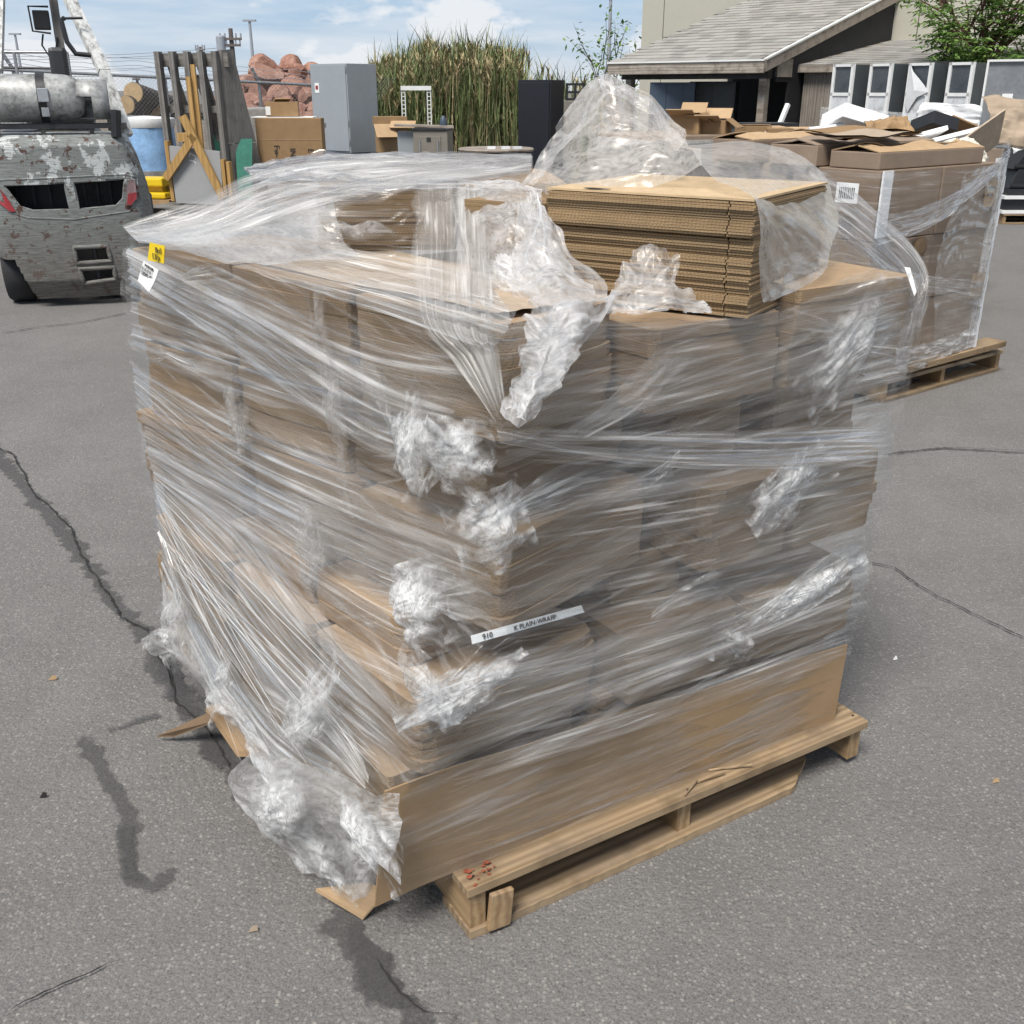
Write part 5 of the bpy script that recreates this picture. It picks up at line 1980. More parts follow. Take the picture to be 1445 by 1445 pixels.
q.prism([(rx_(330), rz_(78)), (rx_(339), rz_(78)), (rx_(352), rz_(192)), (rx_(330), rz_(192))], -.02, .02, lambda x, z, t: (x + t, .05 + (x - rx_(330)) * 1.6, z))
obj('side_panel', q, 'old_wood', rack)
q = MB()
q.prism([(rx_(331), rz_(193)), (rx_(352), rz_(193)), (rx_(357), rz_(250)), (rx_(331), rz_(250))], -.02, .02, lambda x, z, t: (x + t, .05 + (x - rx_(330)) * 1.6, z))
obj('lower_side_panel', q, 'old_wood', rack)
for u, v, u2, v2, lb in ((331, 196, 350, 238, 'green glass sheet leaning at the right foot of the rack'), (292, 165, 318, 205, 'dark green glass sheet standing inside the rack')):
    a_, b_ = at(u, v, 13.3 if u > 320 else 13.75), at(u2, v2, 13.0 if u > 320 else 13.75)
    q = MB()
    q.add([(a_[0], a_[1], a_[2]), (b_[0], a_[1] + .05, a_[2]), (b_[0], b_[1], .1), (a_[0] + .05, b_[1], .1)] + [(a_[0], a_[1] + .02, a_[2]), (b_[0], a_[1] + .07, a_[2]), (b_[0], b_[1] + .02, .1), (a_[0] + .05, b_[1] + .02, .1)],
          [(0, 1, 2, 3), (7, 6, 5, 4), (0, 4, 5, 1), (1, 5, 6, 2), (2, 6, 7, 3), (3, 7, 4, 0)])
    tag(obj('glass_sheet', q, 'glass_green'), lb, 'glass sheet')

# two grey pallets with the crated slab
pb = at(206, 290, 12.3)


def old_pallet(z, lb):
    M = Matrix.Translation((pb[0], pb[1], z)) @ Matrix.Rotation(R(-22), 4, 'Z')
    p_ = pallet('wooden_pallet', M, 1.1, 1.0, lb, 'pallet', 'grey pallets under the crated slab', 6, 'old_wood_x', 'old_wood')
    q_ = MB()
    for x in (.28, .82):
        o_ = obj('stringer', MB().box((0, 0, 0), (.036, .98, .083)), 'old_wood', p_)
        o_.location = (x, .5, .06)
    return p_


old_pallet(0.0, 'weathered grey pallet, lower of two under the crated grey slab')
old_pallet(.128, 'weathered grey pallet, upper of two under the crated grey slab')
ck = at(275, 250, 12.35)
crate = empty('crated_slab', (ck[0], ck[1], .258), R(-6), 'grey board held in a new yellow lumber frame on the old pallets', 'crate')


def kx(u):
    return (u - 275) * 12.2 / 1445


def kz(v):
    return 1.5 - (v - 125) * 12.2 / 1445 - .258


q = MB()
q.prism([(kx(241), kz(196)), (kx(312), kz(203)), (kx(312), max(kz(278), 0)), (kx(244), max(kz(270), 0))], 0, .05, lambda x, z, t: (x, t + .05 * z, z))
bo = obj('grey_slab', q, 'grey_board', crate)
text('N3U.7', .11, 'white_paint', frame_m((kx(273), -.012 + .035, kz(222)), (.12, 0, 1), (-1, 0, .12)) @ Matrix.Rotation(0, 4, 'Z'), crate, 'chalk_mark')
for p0, p1, w_ in (((269, 158), (313, 263), .085), ((282, 183), (235, 238), .085)):
    obj('lumber_brace', MB().bar((kx(p0[0]), -.03, kz(p0[1])), (kx(p1[0]), -.03, kz(p1[1])), .085, .04, up=(0, 1, 0)), 'new_lumber', crate)
for u0, v0, v1, y in ((277, 110, 200, .09), (283, 95, 200, .13)):
    q = MB()
    q.box((0, 0, 0), (.05, .035, kz(v0) - kz(v1)))
    o = obj('lumber_upright', q, 'new_lumber', crate)
    o.location = (kx(u0), y, (kz(v0) + kz(v1)) / 2)
for u0, v0, v1 in ((239, 190, 268), (315, 213, 276), (322, 216, 276)):
    q = MB()
    q.box((0, 0, 0), (.04, .09, kz(v0) - max(kz(v1), 0)))
    o = obj('lumber_upright', q, 'new_lumber', crate)
    o.location = (kx(u0), .06, (kz(v0) + max(kz(v1), 0)) / 2)
p = at(256, 155, 13.0)
obj('lumber_block', MB().box((kx(256), .3, kz(186)), (.12, .3, .09)), 'new_lumber', crate)

# blue wrapped drum and yellow block on a pallet
p = at(210, 205, 14.2)
dr = empty('wrapped_drum', (p[0], p[1], 0), 0, 'bulky round load wrapped in shiny blue film with a white cover', 'wrapped load')
sc_ = 14.1 / 1445


def dz(v):
    return 1.5 - (v - 125) * sc_


def wob_lathe(prof, n, amp, seed):
    q = MB()
    r_ = random.Random(seed)
    for r, h in prof:
        for j in range(n):
            a_ = 2 * math.pi * j / n
            k = 1 + amp * (math.sin(3 * a_ + h * 5) + .6 * math.sin(7 * a_ + h * 9) + r_.uniform(-.5, .5))
            q.v.append((r * k * math.cos(a_), r * k * math.sin(a_), h))
    for i in range(len(prof) - 1):
        for j in range(n):
            q.f.append((i * n + j, i * n + (j + 1) % n, (i + 1) * n + (j + 1) % n, (i + 1) * n + j))
    q.f.append(tuple(j for j in range(n))[::-1])
    q.f.append(tuple((len(prof) - 1) * n + j for j in range(n)))
    return q


obj('blue_film', wob_lathe([(.33, .13), (.36, .3), (.36, .5), (.355, .7), (.35, .9), (.34, dz(168))], 40, .02, 3), 'blue_film', dr, smooth=True)
obj('white_lower_wrap', wob_lathe([(.362, .135), (.37, .3), (.374, .42), (.366, .52)], 40, .02, 4), 'grey_wrap', dr, smooth=True)
obj('white_cover', wob_lathe([(.35, dz(172)), (.37, dz(166)), (.36, dz(161)), (.2, dz(159)), (.05, dz(158))], 40, .02, 5), 'white_sheet', dr, smooth=True)
MPd = Matrix.Translation((p[0] - .55, p[1] - .5, 0))
pallet('wooden_pallet', MPd, 1.1, 1.0, 'pallet under the blue wrapped round load', 'pallet', None, 6)
p = at(217, 250, 13.2)
yb = empty('yellow_jack', (p[0], p[1], 0), R(-10), 'bright yellow moulded plastic block standing behind the grey pallets', 'block')
obj('upper_plate', MB().box((0, 0, 1.5 - 116 * 13.1 / 1445), (.36, .3, .10)), 'yellow_plastic', yb, bevel=.02)
obj('lower_plate', MB().box((.02, 0, 1.5 - 133 * 13.1 / 1445), (.38, .34, .07)), 'yellow_plastic', yb, bevel=.02)
obj('middle_column', MB().box((.02, .05, 1.5 - 125 * 13.1 / 1445), (.2, .2, .14)), 'yellow_plastic', yb, bevel=.01)
obj('base_stand', MB().box((.02, 0, .13), (.5, .4, .24)), 'carton', yb)

# big flat carton, small box on it, film wrapped stack behind
p = at(410, 218, 13.6)
cb = empty('large_carton', (p[0], p[1], 0), R(2), 'large flat brown carton with scrawled marker standing in front of the boulders', 'carton')


def cz(v):
    return 1.5 - (v - 125) * 13.5 / 1445


def cxx(u):
    return (u - 410) * 13.5 / 1445


obj('carton_body', MB().box((0, .15, cz(161) / 2), (cxx(453) - cxx(366), .3, cz(161))), 'carton', cb, bevel=.004)
obj('fold_line', MB().box((0, -.0015, cz(188)), (cxx(453) - cxx(366), .003, .006)), 'kraft_face', cb)
for u, s in ((392, 'Fw-1'), (413, 'INI'), (437, 'E-t')):
    text(s, .10, 'ink', frame_m((cxx(u), -.006, cz(205)), (0, 0, -1), (1, 0, 0)), cb, 'marker_scrawl')
p = at(399, 158, 14.0)
o = empty('small_carton', (p[0], p[1], cz(161) + .012), R(8), 'small open brown box lying on top of the large carton', 'carton')
obj('carton_body', MB().box((0, 0, .09), (.40, .3, .17)), 'carton', o)
obj('flap', MB().box((.0, -.05, .19), (.2, .16, .01), rz=.3, rx=-.3), 'kraft_light', o)
obj('white_label', MB().box((-.17, -.153, .07), (.06, .004, .1)), 'paper', o)
p = at(399, 158, 14.0)
tag(obj('foam_sheet', MB().box((p[0] + .02, p[1], cz(161) + .006), (.78, .34, .01)), 'white_foam'), 'thin white sheet lying on top of the large carton', 'sheet')
p = at(366, 200, 14.3)
ws = empty('wrapped_stack', (p[0], p[1], 0), 0, 'film wrapped carton stack just behind the left edge of the large carton', 'wrapped load')
obj('cartons', MB().box((.12, .25, .62), (.5, .5, 1.22)), 'carton_grey', ws)
q = MB().box((.12, .25, .64), (.53, .53, 1.27))
uvm = obj('film_cover', q, 'grey_wrap', ws, bevel=.02)

# grey steel cabinet on the black stacks
for u, Y, n, lb in ((494, 18.0, 10, 'stack of black flat panels under the grey cabinet'), (556, 17.4, 9, 'stack of black flat panels right of the grey cabinet')):
    p = at(u, 210, Y)
    r_ = empty('panel_stack', (p[0], p[1], 0), R(6), lb, 'panel stack')
    hgt = 1.5 - (203 - 125) * Y / 1445
    wd_ = (88 if u < 500 else 66) * Y / 1445
    for i in range(n):
        hh = hgt / n
        q = MB().box((0, 0, 0), (wd_ + jit(.02), .9, hh - .016))
        o = obj('panel', q, 'dark_stack' if i % 3 else 'black_plastic', r_)
        o.location = (jit(.012), jit(.02), hh * (i + .5))
        o.rotation_euler = (0, 0, jit(.02))
p = at(495, 205, 17.75)
hgt = 1.5 - (203 - 125) * 18.0 / 1445
cab = empty('steel_cabinet', (p[0], p[1], hgt), R(-38), 'tall plain grey steel cabinet standing on the black panels', 'cabinet')
ch = 110 * 17.75 / 1445
obj('cabinet_body', MB().box((-.43, .33, ch / 2 - .003), (.86, .66, ch)), 'cabinet_grey', cab, bevel=.006)
d_ = obj('door', MB().box((-.43, -.008, ch / 2), (.82, .014, ch - .05)), 'cabinet_grey', cab, bevel=.003)
obj('handle', MB().box((-.62, -.03, ch * .32), (.12, .03, .025)).box((-.56, -.02, ch * .32), (.03, .02, .05)), 'galv', d_)
for zz_ in (.12, .34, .93):
    obj('hinge', MB().box((-.012, -.012, ch * zz_), (.02, .014, .07)), 'galv', d_)
obj('notice', MB().box((-.70, -.0185, ch * .73), (.1, .003, .15)), 'paper', d_)
obj('red_mark', MB().box((-.70, -.0215, ch * .735), (.06, .003, .06)), 'red_lens', d_)

# open cartons, taupe unit, white uprights, blue jug
p = at(553, 190, 17.4)
hb = 1.5 - (203 - 125) * 17.4 / 1445
o = empty('open_carton', (p[0], p[1], hb + .005), R(12), 'open brown carton with drooping flaps between grey cabinet and taupe unit', 'carton')
obj('carton_body', MB().box((0, 0, .2), (.5, .4, .4)), 'carton', o)
obj('upper_box', MB().box((-.02, .05, .47), (.52, .36, .12)), 'carton', o)
obj('flap', MB().box((-.12, -.28, .33), (.34, .24, .01), rx=.9, rz=.2), 'kraft_light', o)
obj('flap', MB().box((.15, -.26, .42), (.4, .2, .01), rx=.5, rz=-.3), 'kraft_light', o)
p = at(607, 190, 15.6)
tu = empty('taupe_unit', (p[0], p[1], 0), R(-6), 'taupe metal cupboard unit with a black top beside the reeds', 'cupboard')
tz = 1.5 - (176 - 125) * 15.5 / 1445
obj('unit_body', MB().box((0, .25, tz / 2), (.5, .5, tz)), 'taupe_metal', tu, bevel=.008)
obj('top_plate', MB().box((0, .25, tz + .012), (.54, .54, .02)), 'black_steel', tu)
obj('front_panel', MB().box((-.02, -.008, tz - .26), (.34, .014, .36)), 'taupe_metal', tu, bevel=.004)
obj('latch', MB().box((-.02, -.02, tz - .12), (.06, .012, .05)), 'black_steel', tu)
for s in (-1, 1):
    obj('handle', MB().box((-.02 + s * .13, -.022, tz - .24), (.02, .02, .2)), 'galv', tu)
p = at(575, 185, 15.8)
gu = empty('grey_unit', (p[0], p[1], 0), R(4), 'pale grey metal box left of the taupe unit', 'box')
obj('unit_body', MB().box((0, .25, .46), (.3, .4, .92)), 'cabinet_grey', gu)
obj('board', MB().box((.24, .2, .955 + .045), (.86, .5, .025), ry=.03), 'fascia_wood', gu)
p = at(588, 160, 19)
wr = empty('slotted_stand', (p[0], p[1], 0), R(5), 'white slotted metal frame standing in front of the reeds', 'frame')
zt = 1.5 + 1 * 19 / 1445
for s in (-1, 1):
    q = MB()
    x = s * .22
    for dx in (-.03, .03):
        q.bar((x + dx, 0, 0), (x + dx, 0, zt), .016)
    for k in range(22):
        q.bar((x - .03, 0, .06 + k * .066), (x + .03, 0, .06 + k * .066), .014)
    obj('slotted_upright', q, 'white_paint', wr)
obj('cross_bar', MB().box((0, 0, zt), (.52, .05, .07)), 'white_paint', wr)
p = at(625, 170, 16)
jg = empty('blue_jug', (p[0], p[1] + .1, tz + .024), 0, 'small grey-blue plastic jug on the taupe unit', 'jug')
obj('jug_body', MB().lathe([(.05, 0), (.055, .02), (.055, .1), (.03, .14), (.02, .16)], (0, 0, 0), (0, 0, 1), 14), 'cabinet_blue', jg, smooth=True)

# low round drum with a board on it
p = at(700, 210, 13.4)
rd = empty('wrapped_barrel', (p[0], p[1], 0), 0, 'low round load in crinkled grey plastic in front of the reeds', 'wrapped load')
zt = 1.5 - (203 - 125) * 13.3 / 1445
obj('plastic_wrap', wob_lathe([(.42, .02), (.46, .2), (.47, .5), (.45, zt - .06), (.40, zt - .01)], 60, .03, 8), 'grey_wrap', rd, smooth=True)
tag(obj('round_board', MB().lathe([(.46, zt + .01), (.47, zt + .03), (.46, zt + .045)], (p[0], p[1], 0), (0, 0, 1), 36), 'fascia_wood'), 'thin round wooden board lying on the grey plastic load', 'board')
q = MB()
for x in (-.05, .12, .26):
    q.box((p[0] + x, p[1] - .3, zt + .062), (.1, .08, .03), rz=x)
tag(obj('plastic_scrap', q, 'white_sheet'), 'white plastic scraps on the round wooden board', 'scraps')

# reeds
q, q2 = MB(), MB()
rr = random.Random(21)


def blade(M_, p, L_, lean, az, w, bend):
    x, y = math.cos(az), math.sin(az)
    sx, sy = -y * w, x * w
    pts = []
    for i in range(4):
        t = i / 3
        h = L_ * (t - bend * t * t * .5)
        o_ = L_ * (lean * t + bend * t * t)
        pts.append((p[0] + x * o_, p[1] + y * o_, p[2] + h, 1 - t * .95))
    vs = []
    for X, Y_, Z_, k in pts:
        vs += [(X - sx * k, Y_ - sy * k, Z_), (X + sx * k, Y_ + sy * k, Z_)]
    M_.add(vs, [(0, 1, 3, 2), (2, 3, 5, 4), (4, 5, 7, 6)])


def reed_height(u):
    return 5 + float(np.interp(u, [525, 545, 580, 600, 640, 680, 725, 745, 770, 800, 830, 850], [100, 92, 85, 66, 74, 72, 78, 98, 102, 106, 108, 118]))


for i in range(2100):
    u = rr.uniform(528, 735) if i % 22 else rr.uniform(735, 850)
    Y = rr.uniform(21.5, 25.5)
    b_ = at(u, 150, Y)
    top = at(u, reed_height(u) + (rr.uniform(-16, 30) if rr.random() < .75 else rr.uniform(20, 70)) + (18 if Y < 22.5 else 0), Y)[2]
    L_ = max(top, .6)
    x, y = b_[0], b_[1]
    tan = rr.random() < .2
    M_ = q2 if tan else q
    lx, ly = rr.uniform(-.10, .10), rr.uniform(-.05, .05)
    M_.bar((x, y, 0), (x + lx * L_, y + ly * L_, L_), .010)
    for k in range(rr.randint(5, 8)):
        t = rr.uniform(.1, .97)
        blade(q2 if (tan and rr.random() < .6) or (t < .3 and rr.random() < .4) else q, (x + lx * L_ * t, y + ly * L_ * t, L_ * t), rr.uniform(.3, .75), rr.uniform(.1, .45), rr.uniform(0, 6.28), rr.uniform(.010, .02), rr.uniform(.0, .5))
    if rr.random() < .42:
        for k in range(7):
            blade(q2, (x + lx * L_, y + ly * L_, L_ - .05 - .02 * k), rr.uniform(.15, .28), .15, rr.uniform(0, 6.28), .022, .45)
tag(obj('reeds', q, 'reed_green'), 'tall green reed bed standing behind the yard junk', 'reeds', kind='stuff')
tag(obj('dry_reeds', q2, 'reed_tan'), 'dry tan stems and plumes among the green reeds', 'reeds', kind='stuff')

# black cabinet, beige box, black crate
p = at(752, 215, 17.0)
bc = empty('black_cabinet', (p[0], p[1], 0), R(-24), 'tall plain black metal cabinet in front of the reeds', 'cabinet')
zt = 1.5 + 11 * 17 / 1445
obj('cabinet_body', MB().box((.03, .25, zt / 2), (.54, .56, zt)), 'cabinet_black', bc, bevel=.006)
obj('door', MB().box((.03, -.04, zt / 2), (.5, .02, zt - .08)), 'cabinet_black', bc, bevel=.004)
p = at(803, 150, 18.5)
zt = 1.5 - 14 * 18.5 / 1445
tag(obj('beige_crate', MB().box((p[0], p[1], zt / 2), (.42, .5, zt)), 'taupe_metal', bevel=.01), 'beige grey box standing right of the black cabinet', 'box')
kc = empty('black_crate', (p[0] + .1, p[1], zt), R(-5), 'black open plastic crate on the beige box', 'crate')
hc = .27
for i in range(3):
    obj('upright', MB().box((-.14 + .14 * i, 0, hc / 2), (.03, .28, hc)), 'black_plastic', kc)
for i, z_ in enumerate((.02, .13, .25)):
    obj('slat', MB().box((0, -.13, z_), (.32, .03, .035)), 'black_plastic', kc)
    obj('slat', MB().box((0, .13, z_), (.32, .03, .035)), 'black_plastic', kc)

def crumpled(name, c_, ex, ey, amp, mat, label, cat, seed, n=26, dome=.0, freqs=(2.5, 5, 11), group=None):
    """a creased sheet or bag: its own thickness comes from a solidify step"""
    c_, ex, ey = np.array(c_), np.array(ex), np.array(ey)
    nn = np.cross(ex, ey)
    nn /= np.linalg.norm(nn)
    x = np.linspace(-1, 1, n)
    X, Y_ = np.meshgrid(x, x)
    d = amp * crumple(X, Y_, seed, freqs) * 1.5 + dome * np.sqrt(np.clip(1 - .9 * (X ** 2 + Y_ ** 2) / 1.6, 0, 1))
    e = 1 + .14 * vnoise((n, n), (5, 5), seed)
    P = c_ + (X * e)[..., None] * ex + (Y_ * e)[..., None] * ey + d[..., None] * nn
    idx = np.arange(n * n).reshape(n, n)
    q = MB()
    q.add(P.reshape(-1, 3), [tuple(f) for f in np.stack([idx[:-1, :-1], idx[:-1, 1:], idx[1:, 1:], idx[1:, :-1]], -1).reshape(-1, 4)])
    o = obj(name, q, mat, smooth=True)
    o.modifiers.new('thick', 'SOLIDIFY').thickness = .006
    return tag(o, label, cat, group)


# ================================================================ BUILDING, PORCH, SHED
WO = np.array([7.78, 23.2, 0.0])
WV = np.array([.722, -.692, 0.0])
WN = np.array([-.692, -.722, 0.0])
WANG = math.atan2(WV[1], WV[0])


def BW(s, d, z):
    return WO + WV * s + WN * d + Zv * z


bl = empty('warehouse', tuple(WO), WANG, 'pale beige concrete warehouse wall filling the upper right', 'building')


def lb(s, d):            # local x along the wall, local -y outwards
    return (s, -d)


edges_ = [-6.4, -5.75, -2.6, .55, 3.7, 6.85, 10.0, 13.2]
for i, (s0, s1) in enumerate(zip(edges_, edges_[1:])):
    obj('wall_panel', MB().box(((s0 + s1) / 2, .12, 4.5), (s1 - s0 - .025, .24, 9.0)), 'wall_paint', bl, bevel=.006)
obj('wall_core', MB().box((3.4, .30, 4.48), (19.55, .3, 8.96)), 'door_grey', bl)
obj('side_wall', MB().box((-6.25, 5, 4.49), (.28, 9.0, 8.98)), 'wall_paint', bl)

SR = math.atan2(3.35 - 1.97, 4.9)
porch = empty('porch', tuple(WO), WANG, 'dark open porch with a shingled lean-to roof against the warehouse', 'porch')
PE, PT, PD = 1.97, 3.35, 4.9
roof = obj('roof', MB().prism([(0, PT), (-PD, PE), (-PD, PE - .06), (0, PT - .06)], -3.40, .06, lambda y, z, t: (t, y, z)), 'shingle_stuff', porch)
sl = math.hypot(PD, PT - PE)
shm = {}
shing = MB()
shing.add([(-.145, 0, 0), (.145, 0, 0), (.145, .26, 0), (-.145, .26, 0), (-.145, 0, .016), (.145, 0, .016), (.145, .26, .004), (-.145, .26, .004)],
          [(3, 2, 1, 0), (4, 5, 6, 7), (0, 1, 5, 4), (1, 2, 6, 5), (2, 3, 7, 6), (3, 0, 4, 7)])
m = NT('shingle')
v = m.tc()
oi = m.n('ShaderNodeObjectInfo')
n1 = m.noise(v, 40, 4, .6)
c = m.ramp(oi.outputs['Random'], (0, (.23, .22, .205)), (.4, (.32, .31, .29)), (.75, (.38, .37, .345)), (1, (.31, .29, .265)))
m.done(m.bsdf(m.mix(m.math('MULTIPLY', n1, .35), c, (.2, .18, .165)), .92, 0, .2, m.bump(n1, .4, .01)))
sh_me = None


def shingles(parent, s0, s1, D, ze, zt, rows, cols, name='shingle'):
    global sh_me
    slope = math.atan2(zt - ze, D)
    ln = math.hypot(D, zt - ze)
    cw = (s1 - s0) / cols
    for r_ in range(rows):
        for c_ in range(cols):
            if sh_me is None:
                o = obj(name, shing, 'shingle', parent)
                sh_me = o.data
            else:
                o = mesh_obj(name, sh_me, None, parent)
            t = r_ / rows
            o.location = (s0 + cw * (c_ + .5 + (.25 if r_ % 2 else -.25) * .9), -D + D * t - .01, ze + (zt - ze) * t + .004)
            o.rotation_euler = (slope - .004 + jit(.004), jit(.006), jit(.006))
            o.scale = (cw / .29 * .985, ln / rows / .26 * 1.12, 1)


shingles(roof, -3.38, .04, PD, PE, PT, 22, 12)
obj('ridge_flashing', MB().box((-1.67, -.06, PT + .06), (3.5, .16, .09)), 'fascia_wood', porch)
obj('front_fascia', MB().box((-1.67, -PD - .03, PE - .11), (3.50, .04, .2)), 'fascia_wood', porch)
obj('drip_edge', MB().box((-1.67, -PD - .045, PE + .0), (3.52, .05, .03)), 'white_paint', porch)
obj('rake_board', MB().bar((.085, -PD - .02, PE - .09), (.085, 0, PT - .09), .04, .2), 'fascia_wood', porch)
obj('rake_flashing', MB().bar((.09, -PD - .02, PE + .015), (.09, 0, PT + .015), .06, .03), 'white_paint', porch)
obj('beam', MB().box((-1.67, -PD + .35, PE - .20), (3.3, .14, .2)), 'black_steel', porch)
for s in (-.12, -3.15):
    obj('post', MB().box((s, -PD + .35, (PE - .3) / 2), (.14, .14, PE - .3)), 'fascia_wood', porch)
obj('knee_block', MB().box((.02, -PD + .75, PE - .12), (.06, .5, .3)), 'fascia_wood', porch)
obj('gable_panel', MB().prism([(0, PT - .10), (-PD + .5, PE - .02), (-PD + .5, PE - .35), (0, PE - .35)], -.02, .03, lambda y, z, t: (t, y, z)), 'black_shade_wall', porch)
obj('side_wall', MB().box((.005, -2.0, .82), (.05, 3.9, 1.62)), 'black_shade_wall', porch)
obj('back_wall', MB().box((-1.9, -.08, 1.55), (3.7, .1, 3.1)), 'black_shade_wall', porch)  # near black inside: the shade under the roof is in the wall colour
obj('inner_partition', MB().box((-1.35, -1.6, .85), (2.6, .06, 1.7)), 'black_shade_wall', porch)

p = at(951, 150, 21.3)
bk = empty('blue_locker', (p[0] - .1, p[1], 0), R(-12), 'dark slate-blue double locker standing under the porch roof', 'locker')
zt = 1.5 + 8 * 21.3 / 1445
obj('locker_body', MB().box((.05, .3, zt / 2), (.86, .6, zt)), 'cabinet_blue', bk, bevel=.006)
for s in (-1, 1):
    obj('door', MB().box((-.06 + s * .16, -.008, zt / 2), (.31, .014, zt - .08)), 'cabinet_blue', bk, bevel=.003)
p = at(1003, 150, 21.6)
gd = empty('grey_door_cabinet', (p[0], p[1], 0), R(-20), 'dark grey double cabinet with a knob under the porch beside the blue locker', 'cabinet')
zt = 1.5 + 9 * 21.6 / 1445
obj('cabinet_body', MB().box((0, .3, zt / 2), (.9, .5, zt)), 'door_grey', gd, bevel=.005)
for s in (-1, 1):
    obj('door', MB().box((s * .22, .042, zt / 2), (.42, .014, zt - .06)), 'door_grey', gd, bevel=.003)
obj('knob', MB().lathe([(.02, 0), (.03, -.03), (.01, -.05)], (-.03, .03, .95), (0, 1, 0), 10), 'black_steel', gd)

# low shed beside the porch
shed = empty('shed', tuple(WO), WANG, 'low weathered board shed with a shingled roof beside the porch', 'shed')
SE, STp, SD = 1.90, 2.42, 3.57
rf = obj('roof', MB().prism([(0, STp), (-SD - .1, SE), (-SD - .1, SE - .07), (0, STp - .07)], .06, 3.4, lambda y, z, t: (t, y, z)), 'shingle_stuff', shed)
shingles(rf, .10, 3.4, SD + .08, SE, STp, 14, 12)
for i in range(22):
    q = MB().box((0, 0, 0), (.145, .022, SE - .09))
    o = obj('wall_board', q, 'shed_board', shed)
    o.location = (.16 + i * .15, -SD + .06 + jit(.004), (SE - .09) / 2)
    o.rotation_euler = (0, jit(.003), 0)
obj('wall_core', MB().box((1.74, -SD / 2 + .06, .9), (3.3, SD - .06, 1.78)), 'black_shade_wall', shed)
obj('eave_board', MB().box((1.72, -SD - .09, SE - .06), (3.4, .03, .12)), 'fascia_wood', shed)
obj('end_board', MB().bar((.05, -SD - .1, SE - .05), (.05, 0, STp - .05), .03, .12), 'fascia_wood', shed)

# display fridges in a row
zt = 1.5 + 30 * 18.2 / 1445
for i, s in enumerate((1.45, 2.10, 2.75, 3.39)):
    p = BW(s, 5.0, 0)
    f_ = empty('display_fridge', tuple(p), WANG - R(15), ['white framed display fridge at the left end of the row, next to the shed boards', 'second white framed display fridge from the shed boards, with a clean dark window',
                                                  'white framed display fridge with torn white film hanging in its open top', 'white framed display fridge closest to the tree, beside the grey display panel'][i], 'fridge', 'white display fridges in front of the shed')
    w, dp = .43, .62
    obj('carcass', MB().box((w / 2, dp / 2 + .03, zt / 2), (w - .02, dp, zt - .02)), 'door_grey', f_)
    q = MB()
    for x in (.02, w - .02):
        q.box((x, 0, zt / 2), (.05, .05, zt))
    q.box((w / 2, 0, zt - .02), (w, .05, .04)).box((w / 2, 0, zt - .46), (w, .05, .05))
    obj('front_frame', q, 'white_paint', f_)
    obj('window', MB().box((w / 2, .012, zt - .24), (w - .08, .02, .40)), 'glass_dark', f_)
    lp_ = obj('lower_panel', MB().box((w / 2, .006, (zt - .49) / 2), (w - .08, .03, zt - .49)), 'pale_plastic', f_)
    obj('vent_panel', MB().box((w / 2, -.012, zt * .12), (w * .4, .006, zt * .12)), 'white_sheet', lp_)
    obj('side_edge', MB().box((w - .012, dp + .03, zt / 2), (.04, .04, zt)), 'white_paint', f_)
    if i == 2:
        q = MB()
        q.add([(.03, -.03, zt - .02), (.10, -.035, zt - .12), (.35, -.04, zt - .32), (.44, -.035, zt - .42), (.25, -.05, zt - .50), (.10, -.045, zt - .72), (.02, -.03, zt - .60), (.2, -.07, zt - .40)],
              [(0, 1, 7), (1, 2, 7), (2, 3, 7), (3, 4, 7), (4, 5, 7), (5, 6, 7), (6, 0, 7)])
        obj('torn_film', q, 'white_sheet', f_)
p = BW(3.95, 5.0, 0)
dpn = empty('display_case', tuple(p), WANG + .1, 'grey glazed display panel with white border and a paper notice', 'display panel')
zt2 = zt + .03
obj('glass', MB().box((.33, .03, zt2 / 2), (.6, .03, zt2 - .04)), 'glass_pale', dpn)
q = MB()
for x in (.015, .66):
    q.box((x, 0, zt2 / 2), (.03, .05, zt2))
q.box((.335, 0, zt2 - .015), (.65, .05, .03))
obj('border', q, 'white_paint', dpn)
obj('notice', MB().box((.36, .008, zt2 - .58), (.15, .012, .21)), 'paper', dpn)
# clear film round the fridges and white sheet under the panel
q = MB()
pa, pb2 = BW(1.35, 5.12, 0), BW(3.9, 5.14, 0)
k = 24
vs = []
for i in range(k + 1):
    t = i / k
    pp = pa * (1 - t) + pb2 * t + WN * .015 * math.sin(t * 19)
    vs += [(pp[0], pp[1], .45), (pp[0], pp[1], 1.22 - .12 * t)]
q.add(vs, [(2 * i, 2 * i + 2, 2 * i + 3, 2 * i + 1) for i in range(k)])
me = obj('fridge_wrap', q, 'film_loose')
uvl = me.data.uv_layers.new(name='UVMap')
for pl_ in me.data.polygons:
    for li_ in pl_.loop_indices:
        co = me.data.vertices[me.data.loops[li_].vertex_index].co
        uvl.data[li_].uv = (co.x * .3, co.z * 1.0)
tag(me, 'clear stretch film wrapped round the lower half of the fridges', 'stretch film')


crumpled('white_sheet', at(1338, 166, 14.6), (.34, -.2, -.02), (.02, 0, .17), .05, 'white_sheet', 'white crinkled plastic sheet hanging below the display panel', 'plastic sheet', 31, dome=.08)
p0, p1 = at(1090, 190, 15.5), at(1112, 147, 15.9)
tag(obj('white_tube', MB().bar((p0[0] - .28, p0[1] - .1, .02), tuple(p1), .06, .05), 'white_paint'), 'white square tube leaning against the weathered shed boards', 'tube')

# ================================================================ TREE
tp = at(1388, 130, 18.3)
tree = empty('tree', (tp[0], tp[1], 0), 0, 'small green leafy tree growing in front of the warehouse at upper right', 'tree')
q = MB()
leafs = MB()
tr_ = random.Random(77)
q.tube([(0, 0, -.1), (.02, .02, .9), (-.03, 0, 1.7), (.03, .03, 2.3)], [.11, .09, .075, .06], 10)
ends = []


